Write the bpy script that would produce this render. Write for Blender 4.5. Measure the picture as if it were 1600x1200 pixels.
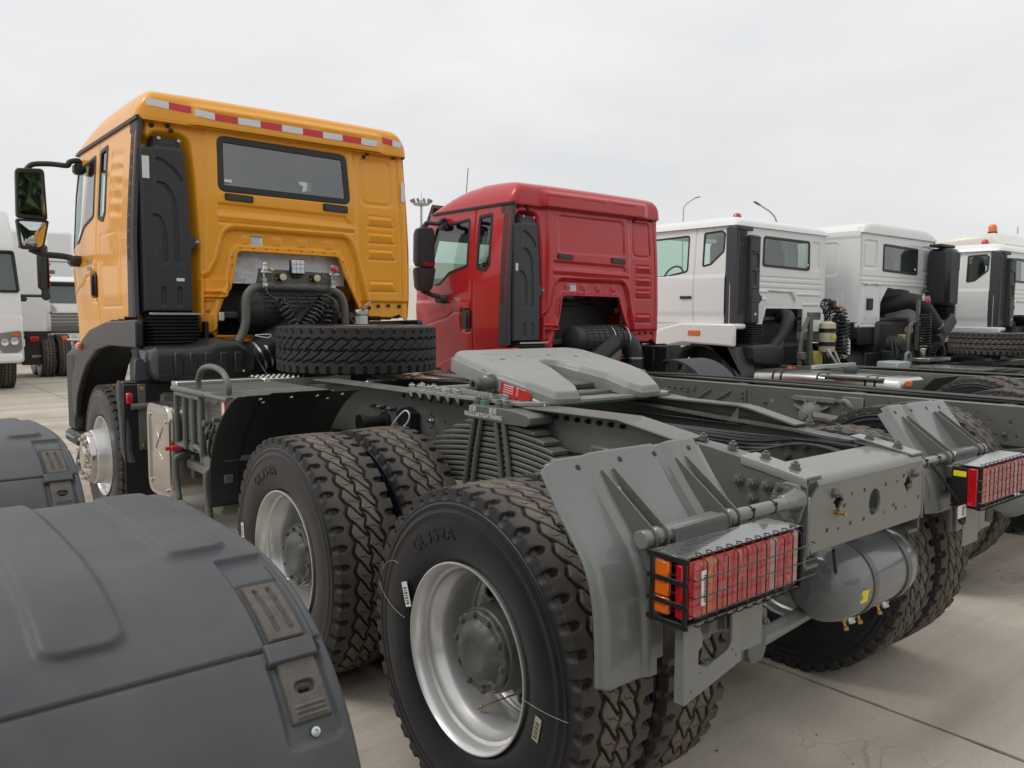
import bpy, math, random
import numpy as np
from mathutils import Matrix, Vector
random.seed(7); np.random.seed(7)
PI=math.pi
for _o in list(bpy.data.objects): bpy.data.objects.remove(_o)
S=bpy.context.scene
C=S.collection
# ------------------------------------------------------------ camera
def setup_camera():
    yaw,pitch,roll=0.6917,-0.0845,0.0056
    f=Vector((math.sin(yaw)*math.cos(pitch),math.cos(yaw)*math.cos(pitch),math.sin(pitch)))
    r=Vector((math.cos(yaw),-math.sin(yaw),0)); u=r.cross(f)
    r2=r*math.cos(roll)+u*math.sin(roll); u2=-r*math.sin(roll)+u*math.cos(roll)
    cd=bpy.data.cameras.new('camera'); co=bpy.data.objects.new('camera',cd); C.objects.link(co)
    M=Matrix((r2,u2,-f)).transposed().to_4x4(); M.translation=Vector((-2.7175,-2.0209,1.6128))
    co.matrix_world=M; cd.sensor_width=36; cd.lens=1275.1/1600*36; cd.clip_start=.05; cd.clip_end=2000
    S.camera=co
setup_camera()
# ------------------------------------------------------------ sky and sun
def setup_light():
    w=bpy.data.worlds.new('World'); S.world=w; w.use_nodes=True; nt=w.node_tree; nt.nodes.clear()
    N=nt.nodes.new; L=nt.links.new
    out=N('ShaderNodeOutputWorld'); bg=N('ShaderNodeBackground'); bg.inputs[1].default_value=.11
    sky=N('ShaderNodeTexSky'); sky.sky_type='NISHITA'; sky.sun_disc=False; sky.sun_elevation=math.radians(52); sky.sun_rotation=math.radians(-62); sky.air_density=1; sky.dust_density=3
    tc=N('ShaderNodeTexCoord'); mp=N('ShaderNodeMapping'); mp.inputs['Scale'].default_value=(1,1,3.2)
    n1=N('ShaderNodeTexNoise'); n1.inputs['Scale'].default_value=1.9; n1.inputs['Distortion'].default_value=.25; n1.inputs['Detail'].default_value=6; n1.inputs['Roughness'].default_value=.55
    L(tc.outputs['Generated'],mp.inputs[0]); L(mp.outputs[0],n1.inputs['Vector'])
    cr=N('ShaderNodeValToRGB'); e=cr.color_ramp.elements
    e[0].position=.35; e[0].color=(.765,.78,.79,1); e[1].position=.66; e[1].color=(.90,.893,.885,1)
    L(n1.outputs['Fac'],cr.inputs[0])
    sep=N('ShaderNodeSeparateXYZ'); L(tc.outputs['Generated'],sep.inputs[0])
    hr=N('ShaderNodeValToRGB'); h=hr.color_ramp.elements   # pale band low, brighter cloud above
    h[0].position=.0; h[0].color=(.845,.835,.84,1); h[1].position=.45; h[1].color=(1.0,1.0,1.0,1)
    L(sep.outputs[2],hr.inputs[0])
    m1=N('ShaderNodeMix'); m1.data_type='RGBA'; m1.blend_type='MULTIPLY'; m1.inputs[0].default_value=1
    L(cr.outputs[0],m1.inputs[6]); L(hr.outputs[0],m1.inputs[7])
    m2=N('ShaderNodeMix'); m2.data_type='RGBA'; m2.blend_type='MULTIPLY'; m2.inputs[0].default_value=1; m2.inputs[7].default_value=(10.3,10.3,10.3,1)
    L(m1.outputs[2],m2.inputs[6])
    m3=N('ShaderNodeMix'); m3.data_type='RGBA'; m3.inputs[0].default_value=.93
    L(sky.outputs[0],m3.inputs[6]); L(m2.outputs[2],m3.inputs[7]); L(m3.outputs[2],bg.inputs[0]); L(bg.outputs[0],out.inputs[0])
    sd=bpy.data.lights.new('sun','SUN'); sd.energy=1.0; sd.angle=math.radians(22); sd.color=(1,.97,.93)
    so=bpy.data.objects.new('sun',sd); C.objects.link(so)
    el=math.radians(52); az=math.radians(-62)   # from north (+Y) clockwise
    d=Vector((math.sin(az)*math.cos(el),math.cos(az)*math.cos(el),math.sin(el)))
    so.rotation_euler=(-d).to_track_quat('-Z','Y').to_euler()
    so.location=d*60
setup_light()
S.view_settings.view_transform='Standard'; S.view_settings.look='None'; S.view_settings.exposure=0; S.view_settings.gamma=1; S.view_settings.use_curve_mapping=False
S.render.engine='CYCLES'
# ------------------------------------------------------------ materials
MT={}
def mat(name,col,rough=.5,metal=0.,coat=0.,var=.0,vs=3.,rv=.0,bump=0.,bs=80.,dust=0.,dcol=(.30,.27,.23),spec=.5,trans=0.,ior=1.45,alpha=1.,emit=0):
    if name in MT: return MT[name]
    m=bpy.data.materials.new(name); m.use_nodes=True; nt=m.node_tree; N=nt.nodes.new; L=nt.links.new
    b=nt.nodes['Principled BSDF']; b.inputs['Base Color'].default_value=(*col,1); b.inputs['Roughness'].default_value=rough
    b.inputs['Metallic'].default_value=metal; b.inputs['Coat Weight'].default_value=coat; b.inputs['Coat Roughness'].default_value=.06
    b.inputs['Specular IOR Level'].default_value=spec; b.inputs['Transmission Weight'].default_value=trans; b.inputs['IOR'].default_value=ior; b.inputs['Alpha'].default_value=alpha
    if emit: b.inputs['Emission Color'].default_value=(*col,1); b.inputs['Emission Strength'].default_value=emit
    tc=N('ShaderNodeTexCoord')
    if var or rv or dust:
        n=N('ShaderNodeTexNoise'); n.inputs['Scale'].default_value=vs; n.inputs['Detail'].default_value=7; n.inputs['Roughness'].default_value=.62
        L(tc.outputs['Object'],n.inputs['Vector'])
        col_out=None
        if var:
            mx=N('ShaderNodeMix'); mx.data_type='RGBA'; mx.inputs[6].default_value=(*[c*(1-var) for c in col],1); mx.inputs[7].default_value=(*[min(1,c*(1+var)) for c in col],1)
            L(n.outputs['Fac'],mx.inputs[0]); col_out=mx.outputs[2]
        if dust:   # settled dust: lies on upward faces, patchy
            g=N('ShaderNodeNewGeometry'); sp=N('ShaderNodeSeparateXYZ'); L(g.outputs['Normal'],sp.inputs[0])
            n2=N('ShaderNodeTexNoise'); n2.inputs['Scale'].default_value=vs*4; n2.inputs['Detail'].default_value=8; L(tc.outputs['Object'],n2.inputs['Vector'])
            mr=N('ShaderNodeMapRange'); mr.inputs[1].default_value=-.1; mr.inputs[2].default_value=1; mr.inputs[3].default_value=.15; mr.inputs[4].default_value=1; L(sp.outputs[2],mr.inputs[0])
            mr2=N('ShaderNodeMapRange'); mr2.inputs[1].default_value=.35; mr2.inputs[2].default_value=.7; mr2.inputs[3].default_value=.25; mr2.inputs[4].default_value=1; L(n2.outputs['Fac'],mr2.inputs[0])
            mu=N('ShaderNodeMath'); mu.operation='MULTIPLY'; L(mr.outputs[0],mu.inputs[0]); L(mr2.outputs[0],mu.inputs[1])
            mu2=N('ShaderNodeMath'); mu2.operation='MULTIPLY'; mu2.inputs[1].default_value=dust; L(mu.outputs[0],mu2.inputs[0])
            mx=N('ShaderNodeMix'); mx.data_type='RGBA'; mx.inputs[7].default_value=(*dcol,1); L(mu2.outputs[0],mx.inputs[0])
            if col_out: L(col_out,mx.inputs[6])
            else: mx.inputs[6].default_value=(*col,1)
            col_out=mx.outputs[2]
            if rv==0: rv=.001
            ra=N('ShaderNodeMath'); ra.operation='MULTIPLY_ADD'; ra.inputs[1].default_value=.5; ra.inputs[2].default_value=rough; L(mu2.outputs[0],ra.inputs[0]); L(ra.outputs[0],b.inputs['Roughness'])
        if col_out: L(col_out,b.inputs['Base Color'])
        if rv and not dust:
            mr=N('ShaderNodeMapRange'); mr.inputs[3].default_value=max(.02,rough-rv); mr.inputs[4].default_value=min(1,rough+rv); L(n.outputs['Fac'],mr.inputs[0]); L(mr.outputs[0],b.inputs['Roughness'])
    if bump:
        n3=N('ShaderNodeTexNoise'); n3.inputs['Scale'].default_value=bs; n3.inputs['Detail'].default_value=3; L(tc.outputs['Object'],n3.inputs['Vector'])
        bp=N('ShaderNodeBump'); bp.inputs['Strength'].default_value=bump; bp.inputs['Distance'].default_value=.004; L(n3.outputs['Fac'],bp.inputs['Height']); L(bp.outputs[0],b.inputs['Normal'])
    MT[name]=m; return m
yellow=mat('yellow_paint',(.87,.375,.020),.34,coat=.38,var=.03,vs=1.2,bump=.05,bs=260)
red=mat('red_paint',(.50,.014,.022),.30,coat=.5,var=.04,vs=1.2,bump=.05,bs=260)
white=mat('white_paint',(.80,.81,.80),.30,coat=.5,var=.02,vs=1.5,dust=.06)
cream=mat('cream_paint',(.72,.70,.62),.35,coat=.5,var=.03)
chassis=mat('chassis_grey_paint',(.100,.107,.096),.36,coat=.18,var=.10,vs=2.5,dust=.38,dcol=(.27,.25,.215),bump=.08,bs=150)
chassis_light=mat('mudguard_grey_paint',(.170,.180,.170),.24,coat=.35,var=.03,vs=1.2,dust=.14,dcol=(.34,.32,.29))
wheel_plate=mat('coupling_grey_paint',(.255,.262,.245),.38,coat=.15,var=.05,vs=4,dust=.32,dcol=(.33,.31,.28),bump=.12,bs=120)
blackp=mat('black_plastic',(.022,.023,.025),.46,var=.10,vs=4,dust=.10,bump=.15,bs=380)
greyplastic=mat('dark_grey_plastic',(.052,.056,.063),.52,var=.08,vs=4,dust=.14,dcol=(.2,.19,.18),bump=.2,bs=500)
fenderp=mat('grained_fender_plastic',(.048,.053,.060),.43,var=.10,vs=2.2,dust=.34,dcol=(.185,.175,.165),bump=.14,bs=520)
strapm=mat('dusty_rubber_strap',(.075,.068,.062),.6,var=.25,vs=14,dust=.5,dcol=(.19,.165,.14),bump=.3,bs=150)
black=mat('black_steel',(.012,.012,.013),.38,var=.15,vs=5,dust=.06)
deep=mat('dark_machinery',(.018,.018,.019),.5,var=.3,vs=6,dust=.12)
rubber=mat('rubber_hose',(.016,.016,.017),.42,var=.1,vs=9)
alu=mat('brushed_aluminium',(.60,.59,.57),.30,metal=1,rv=.06,vs=6)
steel=mat('polished_steel',(.55,.52,.48),.20,metal=1,rv=.06,vs=5)
zinc=mat('zinc_bolt',(.55,.58,.58),.30,metal=1,rv=.1,vs=60)
brass=mat('brass_fitting',(.55,.38,.13),.3,metal=1)
silverp=mat('silver_wheel_paint',(.68,.68,.67),.28,metal=.55,coat=.25,rv=.06,vs=4,dust=.10)
foil=mat('foil_insulation',(.74,.75,.76),.40,metal=.25,var=.22,vs=22,bump=.7,bs=60)
sticker=mat('white_sticker',(.74,.74,.73),.45)
ink=mat('printed_ink',(.02,.02,.02),.5)
stickred=mat('red_sticker',(.55,.02,.02),.4)
yelstick=mat('yellow_sticker',(.75,.62,.02),.45)
tapered=mat('reflective_red_tape',(.62,.015,.03),.25,coat=.5)
tapewhite=mat('reflective_white_tape',(.72,.73,.75),.25,coat=.5)
lampred=mat('red_lamp_lens',(.46,.004,.010),.12,coat=1,spec=.6,bump=.5,bs=60)
lampclear=mat('clear_pink_lens',(.42,.22,.21),.12,coat=1)
lamporange=mat('orange_lamp_lens',(.75,.14,.008),.1,coat=1)
film=mat('plastic_film',(.8,.8,.8),.10,trans=.0,alpha=.13,spec=1.,bump=1.,bs=22)
stonefilm=mat('rain_spotted_gloss_black',(.045,.045,.043),.07,var=.5,vs=18,coat=1,bump=.6,bs=70)
creamplastic=mat('cream_plastic',(.62,.56,.40),.45,var=.1)
seatm=mat('grey_seat_fabric',(.07,.07,.075),.9)
trim=mat('interior_trim',(.11,.11,.105),.7)
rimgrey=mat('hub_green_grey_paint',(.085,.09,.083),.42,var=.08,vs=10,dust=.25)
def glassmat(nm='tinted_glass',tint=(.72,.86,.79),refl=.05):
    m=bpy.data.materials.new(nm); m.use_nodes=True; nt=m.node_tree; nt.nodes.clear(); N=nt.nodes.new; L=nt.links.new
    o=N('ShaderNodeOutputMaterial'); t=N('ShaderNodeBsdfTransparent'); t.inputs[0].default_value=(*tint,1)
    g=N('ShaderNodeBsdfGlossy'); g.inputs['Roughness'].default_value=.015; g.inputs[0].default_value=(.95,1,1,1)
    fr=N('ShaderNodeFresnel'); fr.inputs[0].default_value=1.5
    ma=N('ShaderNodeMath'); ma.operation='MULTIPLY_ADD'; ma.inputs[1].default_value=1.; ma.inputs[2].default_value=refl; ma.use_clamp=True
    mx=N('ShaderNodeMixShader'); L(fr.outputs[0],ma.inputs[0]); L(ma.outputs[0],mx.inputs[0]); L(t.outputs[0],mx.inputs[1]); L(g.outputs[0],mx.inputs[2]); L(mx.outputs[0],o.inputs[0])
    MT['glass']=m; return m
glass=glassmat(); glassm=glassmat('rear_glass',(.58,.70,.65),.08); glassd=glassmat('dark_rear_glass',(.26,.33,.32),.13)
mirrorm=mat('mirror_glass',(.55,.58,.58),.02,metal=1)
def filmmat():
    m=bpy.data.materials.new('crinkled_film'); m.use_nodes=True; nt=m.node_tree; N=nt.nodes.new; L=nt.links.new; b=nt.nodes['Principled BSDF']
    b.inputs['Base Color'].default_value=(.85,.83,.82,1); b.inputs['Roughness'].default_value=.08; b.inputs['Specular IOR Level'].default_value=1.
    tc=N('ShaderNodeTexCoord'); mp=N('ShaderNodeMapping'); mp.inputs['Scale'].default_value=(1,1,.45); mp.inputs['Rotation'].default_value=(0,.5,0); L(tc.outputs['Object'],mp.inputs[0])
    n=N('ShaderNodeTexNoise'); n.inputs['Scale'].default_value=30; n.inputs['Detail'].default_value=6; n.inputs['Roughness'].default_value=.7; n.inputs['Distortion'].default_value=1.6; L(mp.outputs[0],n.inputs['Vector'])
    c=N('ShaderNodeValToRGB'); e=c.color_ramp.elements; e[0].position=.50; e[0].color=(.02,.02,.02,1); e[1].position=.66; e[1].color=(.26,.26,.26,1); L(n.outputs['Fac'],c.inputs[0]); L(c.outputs[0],b.inputs['Alpha'])
    bp=N('ShaderNodeBump'); bp.inputs['Strength'].default_value=.9; bp.inputs['Distance'].default_value=.01; L(n.outputs['Fac'],bp.inputs['Height']); L(bp.outputs[0],b.inputs['Normal']); return m
film=filmmat()
def tyremat(nm='tyre_rubber',c0=(.070,.058,.047),c1=(.180,.150,.118)):
    m=bpy.data.materials.new(nm); m.use_nodes=True; nt=m.node_tree; N=nt.nodes.new; L=nt.links.new
    b=nt.nodes['Principled BSDF']
    def M(op,a,bb=None,c=None):
        n=N('ShaderNodeMath'); n.operation=op
        for i,x in enumerate((a,bb,c)):
            if x is None: continue
            if isinstance(x,(int,float)): n.inputs[i].default_value=x
            else: L(x,n.inputs[i])
        return n.outputs[0]
    tc=N('ShaderNodeTexCoord'); sp=N('ShaderNodeSeparateXYZ'); L(tc.outputs['Object'],sp.inputs[0])
    uv=N('ShaderNodeSeparateXYZ'); L(tc.outputs['UV'],uv.inputs[0])
    r=M('SQRT',M('ADD',M('POWER',sp.outputs[1],2),M('POWER',sp.outputs[2],2)))
    top=N('ShaderNodeMapRange'); top.inputs[1].default_value=.5345; top.inputs[2].default_value=.5385; L(r,top.inputs[0])
    aw=M('ABSOLUTE',sp.outputs[0]); v=M('FRACT',M('DIVIDE',M('ADD',sp.outputs[0],.132),.066))
    inner=M('LESS_THAN',aw,.062)
    # fine sipe inside each centre block
    sg=M('SIGN',sp.outputs[0])
    ph=M('ADD',M('SUBTRACT',uv.outputs[0],M('MULTIPLY',v,1.0)),M('MULTIPLY',M('MAXIMUM',sg,0),.5))
    fr=M('SUBTRACT',M('FRACT',ph),.5)
    z=M('MULTIPLY',M('MINIMUM',M('MAXIMUM',M('MULTIPLY',M('SUBTRACT',v,.5),7),-1),1),-.15)
    ln=M('LESS_THAN',M('ABSOLUTE',M('SUBTRACT',fr,z)),.03)
    lim=M('MULTIPLY',M('GREATER_THAN',v,.22),M('LESS_THAN',v,.80))
    sipe=M('MULTIPLY',M('MULTIPLY',ln,lim),M('MULTIPLY',inner,top.outputs[0]))
    n=N('ShaderNodeTexNoise'); n.inputs['Scale'].default_value=9; n.inputs['Detail'].default_value=8; n.inputs['Roughness'].default_value=.65; L(tc.outputs['Object'],n.inputs['Vector'])
    n2=N('ShaderNodeTexNoise'); n2.inputs['Scale'].default_value=60; n2.inputs['Detail'].default_value=5; L(tc.outputs['Object'],n2.inputs['Vector'])
    cr=N('ShaderNodeValToRGB'); e=cr.color_ramp.elements; e[0].position=.3; e[0].color=(*c0,1); e[1].position=.7; e[1].color=(*c1,1); L(n.outputs['Fac'],cr.inputs[0])
    cs=N('ShaderNodeValToRGB'); e=cs.color_ramp.elements; e[0].position=.35; e[0].color=(.0072,.0085,.0125,1); e[1].position=.75; e[1].color=(.0165,.019,.026,1); L(n.outputs['Fac'],cs.inputs[0])
    tread=N('ShaderNodeMapRange'); tread.inputs[1].default_value=.490; tread.inputs[2].default_value=.512; L(r,tread.inputs[0])
    base=N('ShaderNodeMix'); base.data_type='RGBA'; L(tread.outputs[0],base.inputs[0]); L(cs.outputs[0],base.inputs[6]); base.inputs[7].default_value=(.026,.023,.021,1)
    inn=N('ShaderNodeMapRange'); inn.inputs[1].default_value=.066; inn.inputs[2].default_value=.074; inn.inputs[3].default_value=1.; inn.inputs[4].default_value=.42; L(aw,inn.inputs[0])
    f=M('MULTIPLY',top.outputs[0],inn.outputs[0])
    mx=N('ShaderNodeMix'); mx.data_type='RGBA'; L(f,mx.inputs[0]); L(base.outputs[2],mx.inputs[6]); L(cr.outputs[0],mx.inputs[7])
    m2=N('ShaderNodeMix'); m2.data_type='RGBA'; L(sipe,m2.inputs[0]); L(mx.outputs[2],m2.inputs[6]); m2.inputs[7].default_value=(.01,.009,.009,1)
    L(m2.outputs[2],b.inputs['Base Color'])
    rr=N('ShaderNodeMapRange'); rr.inputs[3].default_value=.36; rr.inputs[4].default_value=.70; L(tread.outputs[0],rr.inputs[0])
    ro=M('ADD',rr.outputs[0],M('MULTIPLY',M('SUBTRACT',n.outputs['Fac'],.5),.25)); L(ro,b.inputs['Roughness'])
    h=M('SUBTRACT',M('MULTIPLY',n2.outputs['Fac'],.15),sipe)
    bp=N('ShaderNodeBump'); bp.inputs['Strength'].default_value=.5; bp.inputs['Distance'].default_value=.004; L(h,bp.inputs['Height']); L(bp.outputs[0],b.inputs['Normal'])
    MT['tyre']=m; return m
tyrem=tyremat(); tyregrey=tyremat('tyre_rubber_clean',(.022,.022,.024),(.036,.036,.038))
# ------------------------------------------------------------ mesh helpers
def finish(me,m,sharp=38):
    if m: me.materials.append(m)
    me.polygons.foreach_set('use_smooth',[True]*len(me.polygons))
    if sharp is not None:
        try: me.set_sharp_from_angle(angle=math.radians(sharp))
        except Exception: pass
    me.update(); return me
def obj(name,me,parent=None,label=None,loc=None):
    o=bpy.data.objects.new(name,me); C.objects.link(o)
    if parent is not None: o.parent=parent
    if label: o['label']=label
    if loc is not None: o.location=loc
    return o
def thing(name,label,cat,loc=(0,0,0),rz=0,group=None):
    o=bpy.data.objects.new(name,None); C.objects.link(o); o.location=loc; o.rotation_euler=(0,0,rz); o.empty_display_size=.3
    o['label']=label; o['category']=cat
    if group: o['group']=group
    return o
def npmesh(name,V,F,m,sharp=38):
    me=bpy.data.meshes.new(name); V=np.asarray(V,dtype=np.float32); F=np.asarray(F,dtype=np.int32)
    k=F.shape[1]; me.vertices.add(len(V)); me.vertices.foreach_set('co',V.ravel())
    me.loops.add(F.size); me.loops.foreach_set('vertex_index',F.ravel())
    me.polygons.add(len(F)); me.polygons.foreach_set('loop_start',np.arange(0,F.size,k,dtype=np.int32))
    me.update(calc_edges=True); me.validate(); return finish(me,m,sharp)
def frame(d):
    d=Vector(d).normalized(); a=Vector((0,0,1)) if abs(d.z)<.9 else Vector((1,0,0))
    u=d.cross(a).normalized(); return d,u,d.cross(u)
SIB={}
def move(o,loc,sc=None):
    for q in [o]+SIB.get(o.name,[]):
        q.location=loc
        if sc: q.scale=sc
    return o
EACH=set('mirror_arm canister_band white_caps rail_end_cap tank_strap guard_rod guard_wire guard_frame hem_screw rubber_plug louvre filter_rib hose_clamp cable_tie pressed_rib body_rail panel_rib coiled_air_line strap_bolt drain_valve reflector step_tread anti_slip_stud lens_rib moulded_rib hatch_hinge guard_rod_bar side_guard_rod drop_link torque_rod cross_member rear_mudguard air_coupling white_hose frame_rail air_line mudguard_stay wheel_arch brake_hose embossed_mark step_bar weld_seam rail_gusset catwalk_step spare_wheel_carrier air_reservoir door_mirror'.split())
class MB:
    def __init__(s): s.v=[]; s.f=[]
    def add(s,vs,fs):
        n=len(s.v); s.v+= [tuple(x) for x in vs]; s.f+=[tuple(i+n for i in q) for q in fs]; return s
    def box(s,c,d,b=.003,rot=None):
        hx,hy,hz=d[0]/2,d[1]/2,d[2]/2; b=min(b,hx*.6,hy*.6,hz*.6); vs=[];idx={}
        for i,sx in enumerate((-1,1)):
            for j,sy in enumerate((-1,1)):
                for k,sz in enumerate((-1,1)):
                    for a in range(3):
                        p=[sx*hx,sy*hy,sz*hz]
                        for q,h in enumerate((hx,hy,hz)):
                            if q!=a: p[q]-=(sx,sy,sz)[q]*b
                        idx[(sx,sy,sz,a)]=len(vs); vs.append(Vector(p))
        fs=[]
        for a in range(3):
            o1,o2=[q for q in range(3) if q!=a]
            for sg in (-1,1):
                def key(x,y,ax=a):
                    t=[0,0,0]; t[a]=sg; t[o1]=x; t[o2]=y; return idx[(*t,ax)]
                q=[key(-1,-1),key(1,-1),key(1,1),key(-1,1)]
                flip=(sg<0)^(a==1)
                fs.append(q[::-1] if flip else q)
        for a in range(3):       # edges along axis a
            o1,o2=[q for q in range(3) if q!=a]
            for x in (-1,1):
                for y in (-1,1):
                    def g(t,ax):
                        w=[0,0,0]; w[a]=t; w[o1]=x; w[o2]=y; return idx[(*w,ax)]
                    fs.append([g(-1,o1),g(1,o1),g(1,o2),g(-1,o2)])
        for sx in (-1,1):
            for sy in (-1,1):
                for sz in (-1,1): fs.append([idx[(sx,sy,sz,0)],idx[(sx,sy,sz,1)],idx[(sx,sy,sz,2)]])
        R=rot.to_3x3() if rot is not None else None; c=Vector(c)
        vs=[(R@p if R else p)+c for p in vs]
        out=[]
        for q in fs:
            P=[vs[i]-c for i in q]; n=(P[1]-P[0]).cross(P[2]-P[0]); m=sum(P,Vector())/len(P)
            out.append(q if n.dot(m)>0 else q[::-1])
        return s.add(vs,out)
    def bar(s,p0,p1,w,h,up=(0,0,1),b=.002):
        p0=Vector(p0);p1=Vector(p1); d=(p1-p0); l=d.length; d.normalize(); up=Vector(up)
        x=d.cross(up).normalized(); z=x.cross(d)
        R=Matrix((x,d,z)).transposed(); return s.box((p0+p1)/2,(w,l,h),b,R)
    def cyl(s,p0,p1,r,r2=None,n=16,caps=True):
        r2=r if r2 is None else r2; p0=Vector(p0);p1=Vector(p1); d,u,w=frame(p1-p0); vs=[]
        for p,rr in ((p0,r),(p1,r2)):
            for i in range(n):
                a=2*PI*i/n; vs.append(p+u*math.cos(a)*rr+w*math.sin(a)*rr)
        fs=[[i,(i+1)%n,n+(i+1)%n,n+i] for i in range(n)]
        if caps: fs+=[list(range(n))[::-1],list(range(n,2*n))]
        return s.add(vs,fs)
    def lathe(s,p,d,prof,n=24,ph=0):   # prof: (along d, radius)
        p=Vector(p); d,u,w=frame(d); vs=[]; m=len(prof)
        for a_,r in prof:
            for i in range(n):
                a=2*PI*i/n+ph; vs.append(p+d*a_+(u*math.cos(a)+w*math.sin(a))*max(r,1e-4))
        fs=[[j*n+i,j*n+(i+1)%n,(j+1)*n+(i+1)%n,(j+1)*n+i] for j in range(m-1) for i in range(n)]
        return s.add(vs,fs)
    def tube(s,pts,r,n=8,caps=True,rf=None):
        pts=[Vector(p) for p in pts]; m=len(pts); vs=[]; prev=None
        for k,p in enumerate(pts):
            t=(pts[min(k+1,m-1)]-pts[max(k-1,0)]).normalized()
            if prev is None: _,u,_w=frame(t)
            else: u=(prev-t*prev.dot(t)).normalized()
            prev=u; w=t.cross(u); rr=rf(k/(m-1)) if rf else r
            for i in range(n):
                a=2*PI*i/n; vs.append(p+u*math.cos(a)*rr+w*math.sin(a)*rr)
        fs=[[j*n+i,j*n+(i+1)%n,(j+1)*n+(i+1)%n,(j+1)*n+i] for j in range(m-1) for i in range(n)]
        if caps: fs+=[list(range(n))[::-1],[ (m-1)*n+i for i in range(n)]]
        return s.add(vs,fs)
    def loft(s,secs,caps=True):
        n=len(secs[0]); vs=[p for q in secs for p in q]
        fs=[[j*n+i,j*n+(i+1)%n,(j+1)*n+(i+1)%n,(j+1)*n+i] for j in range(len(secs)-1) for i in range(n)]
        if caps: fs+=[list(range(n))[::-1],[(len(secs)-1)*n+i for i in range(n)]]
        return s.add(vs,fs)
    def prism(s,poly,org,u,v,t):   # polygon in the (u,v) plane, extruded by t along u x v
        org=Vector(org);u=Vector(u);v=Vector(v);w=u.cross(v).normalized(); n=len(poly)
        vs=[org+u*a+v*b for a,b in poly]+[org+u*a+v*b+w*t for a,b in poly]
        return s.add(vs,[list(range(n))[::-1],list(range(n,2*n))]+[[i,(i+1)%n,n+(i+1)%n,n+i] for i in range(n)])
    def hexbolt(s,p,d,r=.012,h=.012,washer=True,stub=.0):
        p=Vector(p); d=Vector(d).normalized(); q=p
        if washer: s.cyl(p,p+d*.004,r*1.35,n=12); q=p+d*.004
        s.lathe(q,d,[(0,r),(h*.85,r),(h,r*.86),(h,.0001)],n=6)
        if stub: s.cyl(q+d*h,q+d*(h+stub),r*.5,n=8)
        return s
    def islands(s):
        par=list(range(len(s.v)))
        def fd(a):
            while par[a]!=a: par[a]=par[par[a]]; a=par[a]
            return a
        for f in s.f:
            r=fd(f[0])
            for i in f[1:]: par[fd(i)]=r
        g={}
        for f in s.f: g.setdefault(fd(f[0]),[]).append(f)
        out=[]
        for fs in g.values():
            q=MB(); ids=sorted({i for f in fs for i in f}); mp={a:b for b,a in enumerate(ids)}
            q.v=[s.v[i] for i in ids]; q.f=[tuple(mp[i] for i in f) for f in fs]; out.append(q)
        return out
    def mesh(s,name,m,sharp=38,rec=True):
        me=bpy.data.meshes.new(name); me.from_pydata(s.v,[],s.f); me.validate()
        if rec:
            import bmesh
            bm=bmesh.new(); bm.from_mesh(me); bmesh.ops.recalc_face_normals(bm,faces=bm.faces); bm.to_mesh(me); bm.free()
        return finish(me,m,sharp)
    def build(s,name,m,parent=None,sharp=38,label=None,bev=0,loc=None,each=None):
        if (name in EACH if each is None else each):
            o=None
            for q in s.islands():
                r=q.build(name,m,parent,sharp,label,bev,loc,False); 
                if o is None: o=r; SIB[o.name]=[]
                else: SIB[o.name].append(r)
            return o
        o=obj(name,s.mesh(name,m,sharp),parent,label,loc)
        if bev:
            b=o.modifiers.new('bevel','BEVEL'); b.width=bev; b.segments=2; b.limit_method='ANGLE'; b.angle_limit=math.radians(40)
        return o
def rp(pts,r,seg=5):     # rounded polygon
    out=[]; n=len(pts); rr=r if isinstance(r,(list,tuple)) else [r]*n
    for i,p in enumerate(pts):
        a=np.array(pts[i-1],float);b=np.array(p,float);c=np.array(pts[(i+1)%n],float); ra=rr[i]
        if ra<=0: out.append(tuple(b)); continue
        u=a-b; v=c-b; lu=np.linalg.norm(u); lv=np.linalg.norm(v); u/=lu; v/=lv
        ang=math.acos(max(-1,min(1,float(u@v)))); d=min(ra/max(math.tan(ang/2),1e-3),lu*.49,lv*.49)
        p0=b+u*d; p1=b+v*d
        for k in range(seg+1):
            t=k/seg; out.append(tuple((1-t)**2*p0+2*t*(1-t)*b+t*t*p1))
    return out
def rect(u0,v0,u1,v1,r=0,seg=4): 
    q=[(u0,v0),(u1,v0),(u1,v1),(u0,v1)]
    return rp(q,r,seg) if r else q
def circ(u,v,r,n=14): return [(u+r*math.cos(2*PI*i/n),v+r*math.sin(2*PI*i/n)) for i in range(n)]
def plate(outline,holes,t,org,u,v,bev=.0015,res=0):   # bevelled plate with holes -> verts, faces
    cu=bpy.data.curves.new('tmp','CURVE'); cu.dimensions='2D'; cu.fill_mode='BOTH'; cu.extrude=max(t/2-bev,1e-5); cu.bevel_depth=bev; cu.bevel_resolution=res; cu.offset=-bev
    for P in [outline]+list(holes):
        sp=cu.splines.new('POLY'); sp.points.add(len(P)-1); sp.use_cyclic_u=True
        sp.points.foreach_set('co',[c for p in P for c in (p[0],p[1],0,1)])
    o=bpy.data.objects.new('tmp',cu); C.objects.link(o)
    dg=bpy.context.evaluated_depsgraph_get(); me=bpy.data.meshes.new_from_object(o.evaluated_get(dg))
    u=Vector(u);v=Vector(v);w=u.cross(v).normalized(); org=Vector(org)
    vs=[org+u*p.co.x+v*p.co.y+w*p.co.z for p in me.vertices]; fs=[list(q.vertices) for q in me.polygons]
    bpy.data.objects.remove(o); bpy.data.curves.remove(cu); bpy.data.meshes.remove(me)
    return vs,fs
def aplate(mb,*a,**k):
    v,f=plate(*a,**k); return mb.add(v,f)
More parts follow.
